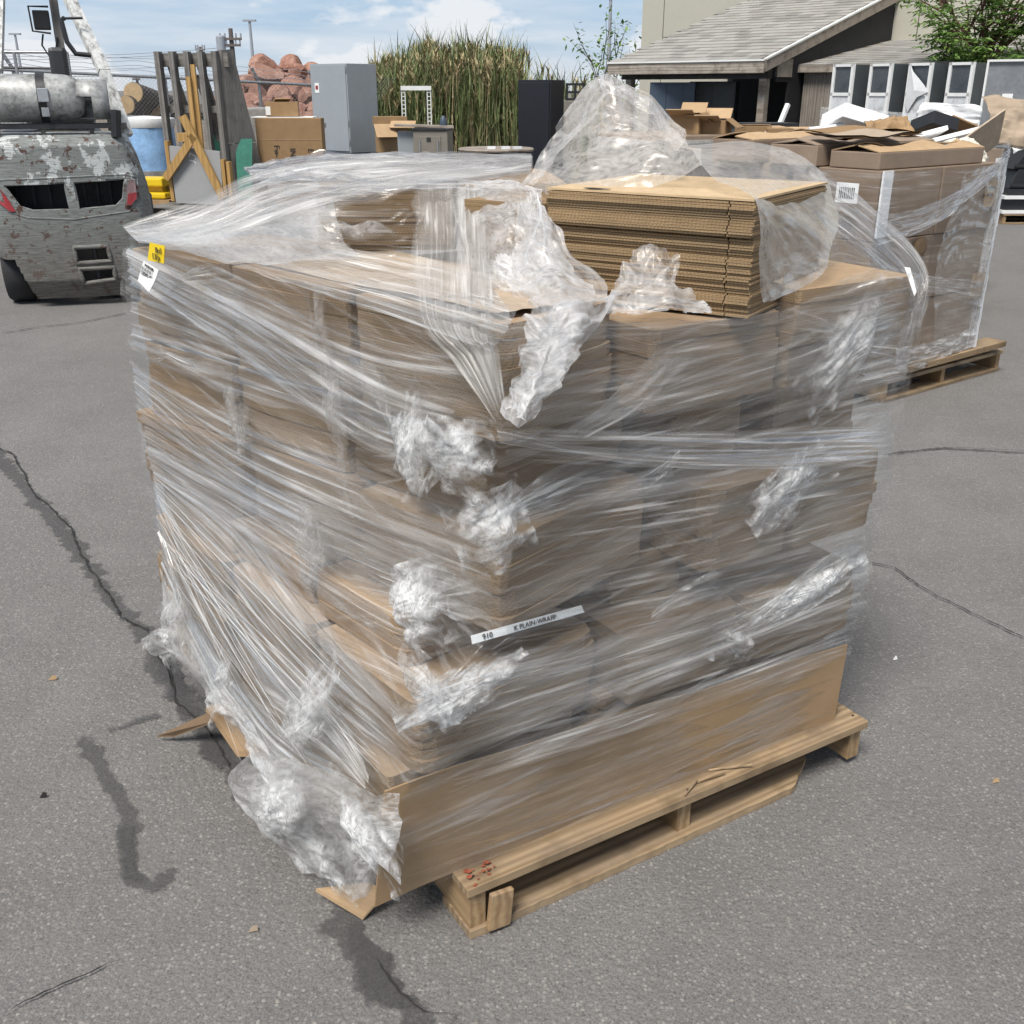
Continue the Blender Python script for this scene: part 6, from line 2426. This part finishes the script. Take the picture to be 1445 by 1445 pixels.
def branch(p, d, L_, r, depth):
    pts = [Vector(p)]
    d = Vector(d).normalized()
    for i in range(4):
        d = (d + Vector((tr_.uniform(-.18, .18), tr_.uniform(-.18, .18), tr_.uniform(-.05, .16)))).normalized()
        pts.append(pts[-1] + d * L_ / 4)
    q.tube(pts, [r * (1 - .2 * i) for i in range(5)], 5)
    for i in (2, 3, 4):
        ends.append((pts[i], d))
    if depth:
        for i in (1, 2, 3, 4):
            for _ in range(2):
                dd = (d + Vector((tr_.uniform(-.9, .9), tr_.uniform(-.9, .9), tr_.uniform(-.3, .6)))).normalized()
                branch(pts[i], dd, L_ * tr_.uniform(.45, .7), r * .5, depth - 1)


for d in ((-.85, -.2, .62), (-.45, -.3, .85), (.1, -.3, .95), (.6, -.2, .75), (.9, 0, .45), (-.15, .4, .9), (.5, .5, .7), (-.55, .2, .5)):
    branch((0.0, .02, tr_.uniform(1.5, 2.1)), d, tr_.uniform(.95, 1.35), .045, 1)
for d in ((-.9, -.3, .1), (-.5, -.7, .15), (.9, -.3, .2), (.3, -.9, .1), (-.3, .5, .2)):
    branch((0.0, .02, tr_.uniform(1.5, 1.9)), d, tr_.uniform(.7, 1.1), .03, 1)
for d in ((.6, -.4, .25), (.75, 0, .1), (.2, -.7, .2)):
    branch((0.03, 0, tr_.uniform(.75, 1.1)), d, .5, .02, 1)


def leaflet(p, d, up_, L_, w):
    s = d.cross(up_)
    if s.length < .01:
        return
    s = s.normalized() * w
    m_ = p + d * L_ * .5 + up_ * -.01
    t_ = p + d * L_ + up_ * -.03
    leafs.add([p, m_ + s, t_, m_ - s, m_ + up_ * -.012], [(0, 1, 4), (1, 2, 4), (2, 3, 4), (3, 0, 4)])


for p, d in ends:
    if tr_.random() < .05:
        continue
    for _ in range(2):
        ax = (d * .6 + Vector((tr_.uniform(-1, 1), tr_.uniform(-1, 1), tr_.uniform(-.5, .5)))).normalized()
        Lr_ = tr_.uniform(.22, .38)
        for k in range(5):
            t = (k + 1) / 5
            pp = p + ax * Lr_ * t + Vector((0, 0, -.08 * t * t))
            sd_ = ax.cross(Vector((0, 0, 1)))
            if sd_.length < .05:
                continue
            sd_.normalize()
            for s in (-1, 1):
                dd = (ax * .5 + sd_ * s + Vector((0, 0, tr_.uniform(-.5, .1)))).normalized()
                leaflet(pp, dd, Vector((tr_.uniform(-.4, .4), tr_.uniform(-.4, .4), 1)).normalized(), tr_.uniform(.08, .13), tr_.uniform(.018, .028))
obj('trunk', q, 'rust_pot', tree, smooth=True)
m = NT('leaf_green')
oi = m.n('ShaderNodeNewGeometry')
c = m.ramp(oi.outputs['Random Per Island'], (0, (.06, .12, .025)), (.5, (.14, .25, .055)), (1, (.26, .38, .10)))
bs = m.bsdf(c, .5, 0, .4)
tl = m.n('ShaderNodeBsdfTranslucent')
m.l(c, tl.inputs[0])
mx = m.n('ShaderNodeMixShader')
mx.inputs[0].default_value = .3
m.l(bs, mx.inputs[1])
m.l(tl.outputs[0], mx.inputs[2])
m.done(mx.outputs[0])
obj('crown', leafs, 'leaf_green', tree)
# bushes beyond the porch on the far left of the building
bp = at(872, 100, 30)
bush = empty('bush', (bp[0], bp[1], 0), 0, 'pale green tall shrub behind the porch corner', 'shrub')
q, leafs = MB(), MB()
ends = []
for d in ((-.5, 0, .9), (.1, 0, 1), (.5, .1, .9), (-.15, .3, 1)):
    branch((0, 0, .5), d, 1.8, .03, 1)
for p, d in ends:
    for _ in range(4):
        leaflet(p + Vector((tr_.uniform(-.2, .2), tr_.uniform(-.2, .2), tr_.uniform(-.2, .2))), Vector((tr_.uniform(-1, 1), tr_.uniform(-1, 1), tr_.uniform(-.6, .6))).normalized(), Vector((0, 0, 1)), .16, .045)
q.tube([(0, 0, 0), (0, 0, .6)], .06, 6)
obj('trunk', q, 'bark', bush)
obj('crown', leafs, 'leaf_green', bush)

# ================================================================ SECOND LOAD
S0 = np.array([1.87, 5.08, 0.0])
SA = R(37)
SE1 = np.array([math.cos(SA), math.sin(SA), 0])
SE2 = np.array([-math.sin(SA), math.cos(SA), 0])


def SW(a, b, z):
    return S0 + SE1 * a + SE2 * b + Zv * z


M2 = Matrix.Translation(SW(.04, -.02, 0)) @ Matrix.Rotation(SA, 4, 'Z')
pallet('wooden_pallet', M2, 1.12, 1.02, 'yellowish wooden pallet under the second wrapped carton load at right', 'pallet', None, 7)
q = MB().box((0, 0, 0), (1.1, .12, .03))
o = obj('loose_board', q, 'pallet_wood')
o.location = SW(.56, .02, .160)
o.rotation_euler = (0, -.02, SA - .03)
tag(o, 'loose flat board between the second load and its pallet', 'board')
def SWL(a, b, z):
    return SW(-.2 + a * .867, b, z)


zr = [.175, .50, .825, 1.15]
for r_ in range(3):
    for c_ in range(2):
        q = MB().box((0, 0, 0), (.513, .50, .322))
        o = obj('carton', q, 'carton_grey', bevel=.006)
        o.location = SWL(.30 + c_ * .6 + jit(.006), .27 + jit(.012), zr[r_] + .163)
        o.rotation_euler = (0, 0, SA + jit(.012))
        tag(o, f'film-covered brown carton in the {["bottom", "middle", "upper"][r_]} row of the second load, {["beside the white corner strip", "at its right-hand end"][c_]}', 'carton', 'cartons of the second wrapped load')
        q = MB().box((0, 0, 0), (.513, .50, .322))
        o = obj('carton', q, 'carton_grey', bevel=.006)
        o.location = SWL(.30 + c_ * .6 + jit(.006), .80 + jit(.012), zr[r_] + .163)
        o.rotation_euler = (0, 0, SA + jit(.012))
        tag(o, f'brown carton in the {["bottom", "middle", "upper"][r_]} row at the back of the second load, {["on the left", "on the right"][c_]}', 'carton', 'cartons of the second wrapped load')
for i, (b_, w_, a0, a1, h) in enumerate(((.17, .30, .02, 1.02, .075), (.50, .31, -.03, 1.10, .095), (.84, .30, -.10, .95, .11))):
    r_ = empty('long_carton', tuple(SWL((a0 + a1) / 2, b_, 1.152)), SA + jit(.02), ['long flat brown carton with raised flaps along the front top of the second load', 'long flat brown carton in the middle of the second load top', 'long flat brown carton at the back of the second load top'][i], 'carton', 'long flat cartons on top of the second load')
    L_ = (a1 - a0) * .867
    obj('carton_body', MB().box((0, 0, h / 2), (L_, w_ - .02, h)), 'carton_grey', r_, bevel=.005)
    for s in (-1, 1):
        q = MB()
        k = 10
        for j in range(k + 1):
            t = j / k
            z_ = h + .006 + .018 * abs(math.sin(t * 5 + i * 2 + s)) + .01 * math.sin(t * 13)
            q.v += [((t - .5) * L_, s * (w_ / 2 - .012), h + .003), ((t - .5) * L_, s * .012, z_ + .008)]
        q.f = [(2 * j, 2 * j + 2, 2 * j + 3, 2 * j + 1) for j in range(k)]
        o = obj('flap', q, 'kraft_light' if i != 1 else 'carton_grey', r_)
        o.modifiers.new('thick', 'SOLIDIFY').thickness = .005
for i, (a_, b_, L_, w_, rz_d, lb_) in enumerate(((.35, .30, .62, .26, 4, 'flattened tan carton lying crooked on the front of the second load top'), (.78, .60, .55, .30, -9, 'flattened brown carton lying towards the right of the second load top'))):
    q = MB()
    k = 8
    for s_ in (0, 1):
        for jj in range(k + 1):
            for ii in range(k + 1):
                x, y = ii / k - .5, jj / k - .5
                q.v.append((x * L_, y * w_ * (1 - .25 * x), .012 * math.sin(6 * x + i) + .02 * abs(y) + .007 * s_))
    for s_ in (0, 1):
        for jj in range(k):
            for ii in range(k):
                a0 = s_ * (k + 1) ** 2 + jj * (k + 1) + ii
                q.f.append((a0, a0 + 1, a0 + k + 2, a0 + k + 1))
    o = obj('flattened_carton', q, ['kraft_pale', 'carton'][i])
    o.location = SWL(a_, b_, 1.285)
    o.rotation_euler = (.03, .02, SA + R(rz_d))
    tag(o, lb_, 'carton')
# white corner strips, labels
tag(obj('corner_strip', MB().box(SWL(.035, -.008, 1.0), (.075, .01, .30), rz=SA), 'white_sheet'), 'white foil strip on the near left corner of the second load', 'strip')
q = MB()
for i in range(12):
    p = SWL(1.205 + jit(.006), .01, .19 + .085 * i)
    q.box(p, (.03, .05, .086), rz=SA + jit(.1))
tag(obj('edge_strip', q, 'white_sheet'), 'ragged white edge protector down the right end of the second load', 'strip')


def lab2(a, z, w, h_, txt, size, label, mat='paper', name='label'):
    r_ = empty(name, tuple(SWL(a, -.012, z)), SA, label, 'label')
    obj('sheet', MB().box((0, 0, 0), (w, .004, h_)), mat, r_)
    for s_, dx, dz_, sz in txt:
        text(s_, sz, 'ink', frame_m((dx, -.0045, dz_), (1, 0, 0), (0, 0, 1)), r_)
    return r_


r_ = lab2(-.03 + .02, 1.0, .12, .09, [], .02, 'white bordered shipping label on the left side of the second load')
r_.location = SWL(-.10, .12, 1.05)
r_.rotation_euler = (0, 0, SA - math.pi / 2)
q = MB()
for i in range(9):
    q.box((-.04 + i * .01, -.003, .0), (.004 + .002 * (i % 2), .002, .05))
obj('barcode', q, 'ink', r_)
r_ = lab2(1.09, 1.0, .10, .13, [('1234', 0, .03, .03)], .02, 'pale paper label high on the right of the second load', 'kraft_light')
for ch in list(r_.children):
    if ch.name.startswith('lettering'):
        bpy.data.objects.remove(ch)
obj('print_lines', MB().box((0, -.004, .03), (.07, .003, .012)).box((-.01, -.004, -.005), (.05, .003, .010)), 'ink', r_)
lab2(1.12, .53, .125, .13, [('Z12595', 0, .0, .034)], .03, 'tan label printed Z12595 low on the right of the second load', 'kraft_light')
q = MB().lathe([(.048, 0), (.052, .012), (.03, .016)], SWL(.42, -.012, .78), tuple(SE2 * -1), 16)
tag(obj('hand_hole', q, 'kraft_shaded'), 'oval hand hole torn in the film on the second load', 'hole')

WRAP2 = empty('stretch_wrap', tuple(SWL(.6, .5, 0)), 0, 'thin dusty stretch film wrapped round the second carton load at right', 'stretch film')
WO1 = WOFF
WOFF = np.array(WRAP2.location)


def sheet2(name, rows, mat, nu, nv, pull=0, crum=0, pf=40):
    C = np.array(rows, float)
    P = catmull(C, nv)
    P = np.swapaxes(catmull(np.swapaxes(P, 0, 1), nu), 0, 1)
    SEED[0] += 3
    n = normals(P)
    xx, yy = np.meshgrid(np.linspace(0, 1.2, nu), np.linspace(0, 1, nv))
    d = crum * crumple(xx, yy, SEED[0]) + pull * (1 - 2 * np.abs(np.sin(yy * pf + 6 * vnoise((nv, nu), (8, 4), SEED[0]))))
    return film_mesh(name, P + n * d[..., None], mat, parent=WRAP2)


sheet2('film_layer', [[SWL(.75, -.03, 1.12), SWL(.95, -.03, 1.14), SWL(1.16, -.025, 1.14)], [SWL(.6, -.03, .7), SWL(.9, -.03, .75), SWL(1.16, -.025, .7)], [SWL(.7, -.03, .25), SWL(.9, -.03, .2), SWL(1.14, -.025, .25)]], 'film_dark', 60, 60, .003, .012)
sheet2('film_layer', [[SWL(-.015, .9, z), SWL(-.015, .45, z), SWL(-.012, .0, z), SWL(.3, -.02, z), SWL(.8, -.022, z), SWL(1.19, -.02, z)] for z in (.17, .4, .65, .9, 1.14)], 'film_veil', 110, 70, .003, .01)
sheet2('film_band', [[SWL(.0, -.025, .95), SWL(.4, -.03, .98), SWL(.8, -.03, 1.06), SWL(1.2, -.025, 1.22)], [SWL(.0, -.025, .82), SWL(.4, -.035, .86), SWL(.8, -.035, .98), SWL(1.2, -.025, 1.16)]], 'film_fold', 80, 30, .004, .02)
sheet2('film_band', [[SWL(.05, -.025, .30), SWL(.6, -.03, .28), SWL(1.18, -.025, .30)], [SWL(.05, -.025, .17), SWL(.6, -.03, .15), SWL(1.16, -.025, .19)]], 'film_loose', 60, 24, .004, .03)
sheet2('film_band', [[SWL(.1, -.025, .72), SWL(.6, -.03, .62), SWL(1.18, -.025, .55)], [SWL(.1, -.025, .60), SWL(.6, -.03, .54), SWL(1.18, -.025, .40)]], 'film_pull', 60, 24, .004, .01)
sheet2('film_band', [[SWL(1.10, -.03, 1.24), SWL(1.16, -.03, 1.25), SWL(1.21, -.02, 1.22)], [SWL(1.08, -.03, .9), SWL(1.14, -.03, .9), SWL(1.2, -.02, .9)], [SWL(1.06, -.03, .2), SWL(1.12, -.03, .2), SWL(1.18, -.02, .2)]], 'film_dark', 24, 70, .0, .02)
WOFF = WO1

# ---- scrap bin behind the second load and what lies in it
bx = empty('scrap_bin', tuple(at(1262, 200, 8.2) * np.array([1, 1, 0])), R(24), 'large open cardboard bin full of packing scrap behind the second load', 'bin')
q = MB()
for x, y, dx, dy in ((0, -.45, 1.25, .03), (0, .45, 1.25, .03), (-.61, 0, .03, .87), (.61, 0, .03, .87)):
    q.box((x, y, .545), (dx, dy, 1.09))
q.box((0, 0, .9), (1.18, .86, .02))
obj('bin_walls', q, 'carton_grey', bx)


def tbox(name, u, v, Y, d, rot, mat, label, cat, bev=.004):
    q = MB().box((0, 0, 0), d)
    o = obj(name, q, mat, bevel=bev)
    o.location = at(u, v, Y)
    o.rotation_euler = rot
    return tag(o, label, cat)


o = tbox('foam_box', 1205, 172, 7.9, (.36, .30, .10), (-.30, .25, .2), 'white_foam', 'white foam block with a round hole on top of the scrap', 'foam block')
h_ = obj('hole', MB().lathe([(.018, .0), (.018, .003)], (.0, -.02, .0515), (0, 0, 1), 14), 'crack_dark', o)
tbox('foam_sheet', 1160, 182, 7.9, (.26, .2, .02), (-.2, -.1, .1), 'white_foam', 'flat white foam sheet left of the foam block', 'foam sheet')
tbox('foam_sheet', 1305, 192, 7.6, (.24, .2, .03), (-.35, -.22, .2), 'white_foam', 'short white foam slab leaning beside the black tray', 'foam sheet')
tbox('foam_sheet', 1340, 196, 7.5, (.34, .2, .03), (-.35, -.22, .15), 'white_foam', 'long white foam slab with black marks in the scrap', 'foam sheet')
tbox('black_tray', 1318, 177, 7.9, (.22, .25, .09), (-.3, .25, .25), 'black_plastic', 'small black plastic tray in the scrap heap', 'tray')
tbox('kraft_board', 1350, 181, 8.0, (.22, .2, .015), (-.6, .35, .1), 'carton', 'brown board behind the black tray in the scrap', 'cardboard sheet')
tbox('kraft_board', 1378, 204, 6.9, (.40, .30, .012), (-1.0, -.55, .3), 'kraft_pale', 'large tan creased cardboard sheet leaning over the right end of the scrap', 'cardboard sheet')
crumpled('kraft_paper', at(1258, 186, 7.6), (.16, .03, .01), (-.02, .1, .08), .05, 'carton', 'crumpled dark brown kraft paper between the foam pieces', 'kraft paper', 41)
crumpled('kraft_paper', at(1434, 178, 12.9), (.40, .08, -.06), (-.04, .15, .26), .07, 'kraft_pale', 'big crumpled tan kraft bag on top of the black bins at the right edge', 'kraft paper', 42, dome=.12)
crumpled('kraft_paper', at(1345, 218, 6.4), (.10, .03, .05), (-.06, .05, .03), .03, 'kraft_light', 'torn tan cardboard corner beside the yellowish rag', 'kraft paper', 44)
crumpled('rag', at(1362, 219, 6.5), (.11, .03, .0), (-.03, .04, .08), .05, 'cloth', 'yellowish white crumpled rag at the right end of the second load', 'rag', 43, dome=.06)
crumpled('white_paper', at(1442, 198, 12.75), (.14, .04, .06), (-.03, .05, .08), .03, 'white_sheet', 'white paper scrap below the tan kraft bag at the right edge', 'paper', 45)
o = tbox('black_bag', 1454, 165, 12.9, (.2, .2, .18), (0, .3, 0), 'black_plastic', 'black plastic bulge at the right edge above the kraft bag', 'bag', .05)

# three small cartons, black slab, open cartons, and what they stand on
pz = at(1112, 200, 9.6)
st_ = empty('carton_stack', (pz[0], pz[1], 0), R(20), 'film wrapped carton stack carrying three small brown boxes', 'wrapped load')
obj('cartons', MB().box((.0, .3, pz[2] / 2), (1.1, .9, pz[2])), 'carton_grey', st_, bevel=.01)
obj('film_cover', MB().box((.0, .3, pz[2] / 2 - .03), (1.12, .92, pz[2] - .04)), 'grey_wrap', st_, bevel=.02)
for i, (u, v, w_, h_, lb_) in enumerate(((1071, 190, .24, .13, 'small brown box with a white label, nearest the porch post'), (1100, 192, .22, .11, 'small brown box with two white labels, middle of three'), (1143, 188, .27, .10, 'small brown open-topped box next to the foam sheet'))):
    p = at(u, v, 9.5)
    o = empty('small_carton', (p[0], p[1], pz[2] + .003), R(14), lb_, 'carton', 'small brown boxes in front of the shed')
    obj('carton_body', MB().box((0, .12, h_ / 2), (w_, .24, h_)), 'carton', o, bevel=.004)
    obj('label', MB().box((w_ * .3, -.0025, h_ * .45), (.045, .003, .055)), 'paper', o)
    if i == 1:
        obj('label', MB().box((-w_ * .2, -.0025, h_ * .2), (.07, .003, .035)), 'paper', o)
    obj('flap', MB().box((0, .12, h_ + .008), (w_ * .95, .2, .006), rx=.06 if i else -.03), 'kraft_light', o)
tbox('black_slab', 1080, 178, 10.2, (.52, .3, .06), (0, .0, .3), 'black_plastic', 'flat black slab behind the three small brown boxes', 'slab')
q = MB().box((0, 0, 0), (.5, .3, 1.06))
p = at(1080, 178, 10.2)
o = obj('dark_plinth', q, 'door_grey')
o.location = (p[0], p[1] + .15, (p[2] - .032) / 2)
o.scale = (1, 1, (p[2] - .032) / 1.06)
tag(o, 'dark grey block under the flat black slab', 'block')
pz = at(985, 190, 8.8)
st_ = empty('carton_stack', (pz[0], pz[1], 0), R(22), 'grey film wrapped load carrying broken open cartons behind the film tent', 'wrapped load')
obj('cartons', MB().box((.0, .35, pz[2] / 2), (1.0, .9, pz[2])), 'carton_grey', st_, bevel=.01)
obj('film_cover', MB().box((.0, .35, pz[2] / 2 - .02), (1.03, .93, pz[2] - .02)), 'grey_wrap', st_, bevel=.03)
for u, v, w_, lb_ in ((966, 172, .24, 'torn open brown carton, left of two behind the film tent'), (997, 184, .30, 'torn open brown carton, right of two behind the film tent')):
    p = at(u, v, 8.9)
    o = empty('open_carton', (p[0], p[1], pz[2] + .003), R(-25), lb_, 'carton')
    hh = max(p[2] - pz[2] + .05, .10)
    q = MB()
    for x, y, dx, dy in ((0, 0, w_, .008), (0, .22, w_, .008), (-w_ / 2, .11, .008, .21), (w_ / 2, .11, .008, .21)):
        q.box((x, y, hh / 2), (dx, dy, hh))
    obj('carton_walls', q, 'carton', o)
    obj('flap', MB().box((-.02, -.06, hh + .02), (w_ * .9, .13, .007), rx=-.35), 'kraft_face', o)
    obj('flap', MB().box((w_ / 2 + .05, .11, hh - .02), (.12, .2, .007), ry=.6), 'carton', o)
    obj('flap', MB().box((-.0, .26, hh + .05), (w_ * .9, .1, .007), rx=.9), 'kraft_light', o)

# black bins on a pallet at the right edge
bp = ground(1412, 316)
bb = Matrix.Translation((bp[0], bp[1] - .05, 0)) @ Matrix.Rotation(R(2), 4, 'Z')
pallet('wooden_pallet', bb, 1.2, 1.0, 'wooden pallet under the black plastic bins at the right edge', 'pallet', None, 6)
for i, (z0, h_, mt, lb_) in enumerate(((.125, .035, 'white_paint', 'lower white board under the black bins'), (.29, .035, 'white_paint', 'upper white board under the black bins'))):
    o = obj('white_board', MB().box((0, 0, 0), (1.3, 1.0, h_)), mt)
    o.location = (bp[0] + .62, bp[1] + .45, z0 + h_ / 2)
    tag(o, lb_, 'board')
for i, (z0, h_, inset) in enumerate(((.162, .125, .02), (.328, .07, .0), (.40, .22, .14), (.622, .2, .25))):
    q = MB()
    q.prism([(0, 0), (1.25, 0), (1.25 - inset * .2, h_), (inset * .6, h_)], 0, .9, lambda x, z, t: (x, t, z))
    k = len(q.v) // 2
    o = obj('black_bin', q, 'black_plastic', bevel=.008)
    o.location = (bp[0] - .0 + .02 * i, bp[1] - .0 + .02 * i, z0)
    if i >= 2:
        obj('lip', MB().box((.64, -.015, h_ * .2), (1.26, .03, .03)), 'cabinet_grey' if False else 'black_steel', o)
        obj('sloped_front', MB().prism([(.25, .02), (1.2, .02), (1.0, h_ - .02), (.42, h_ - .02)], -.06, .002, lambda x, z, t: (x, t - .02 + z * .2, z)), 'black_steel', o)
    tag(o, ['flat black tray between the two white boards', 'low black tray just above the upper white board', 'black plastic bin with a sloped front, lower of two', 'black plastic bin with a sloped front, top of the stack'][i], 'bin', 'black bins stacked at the right edge')
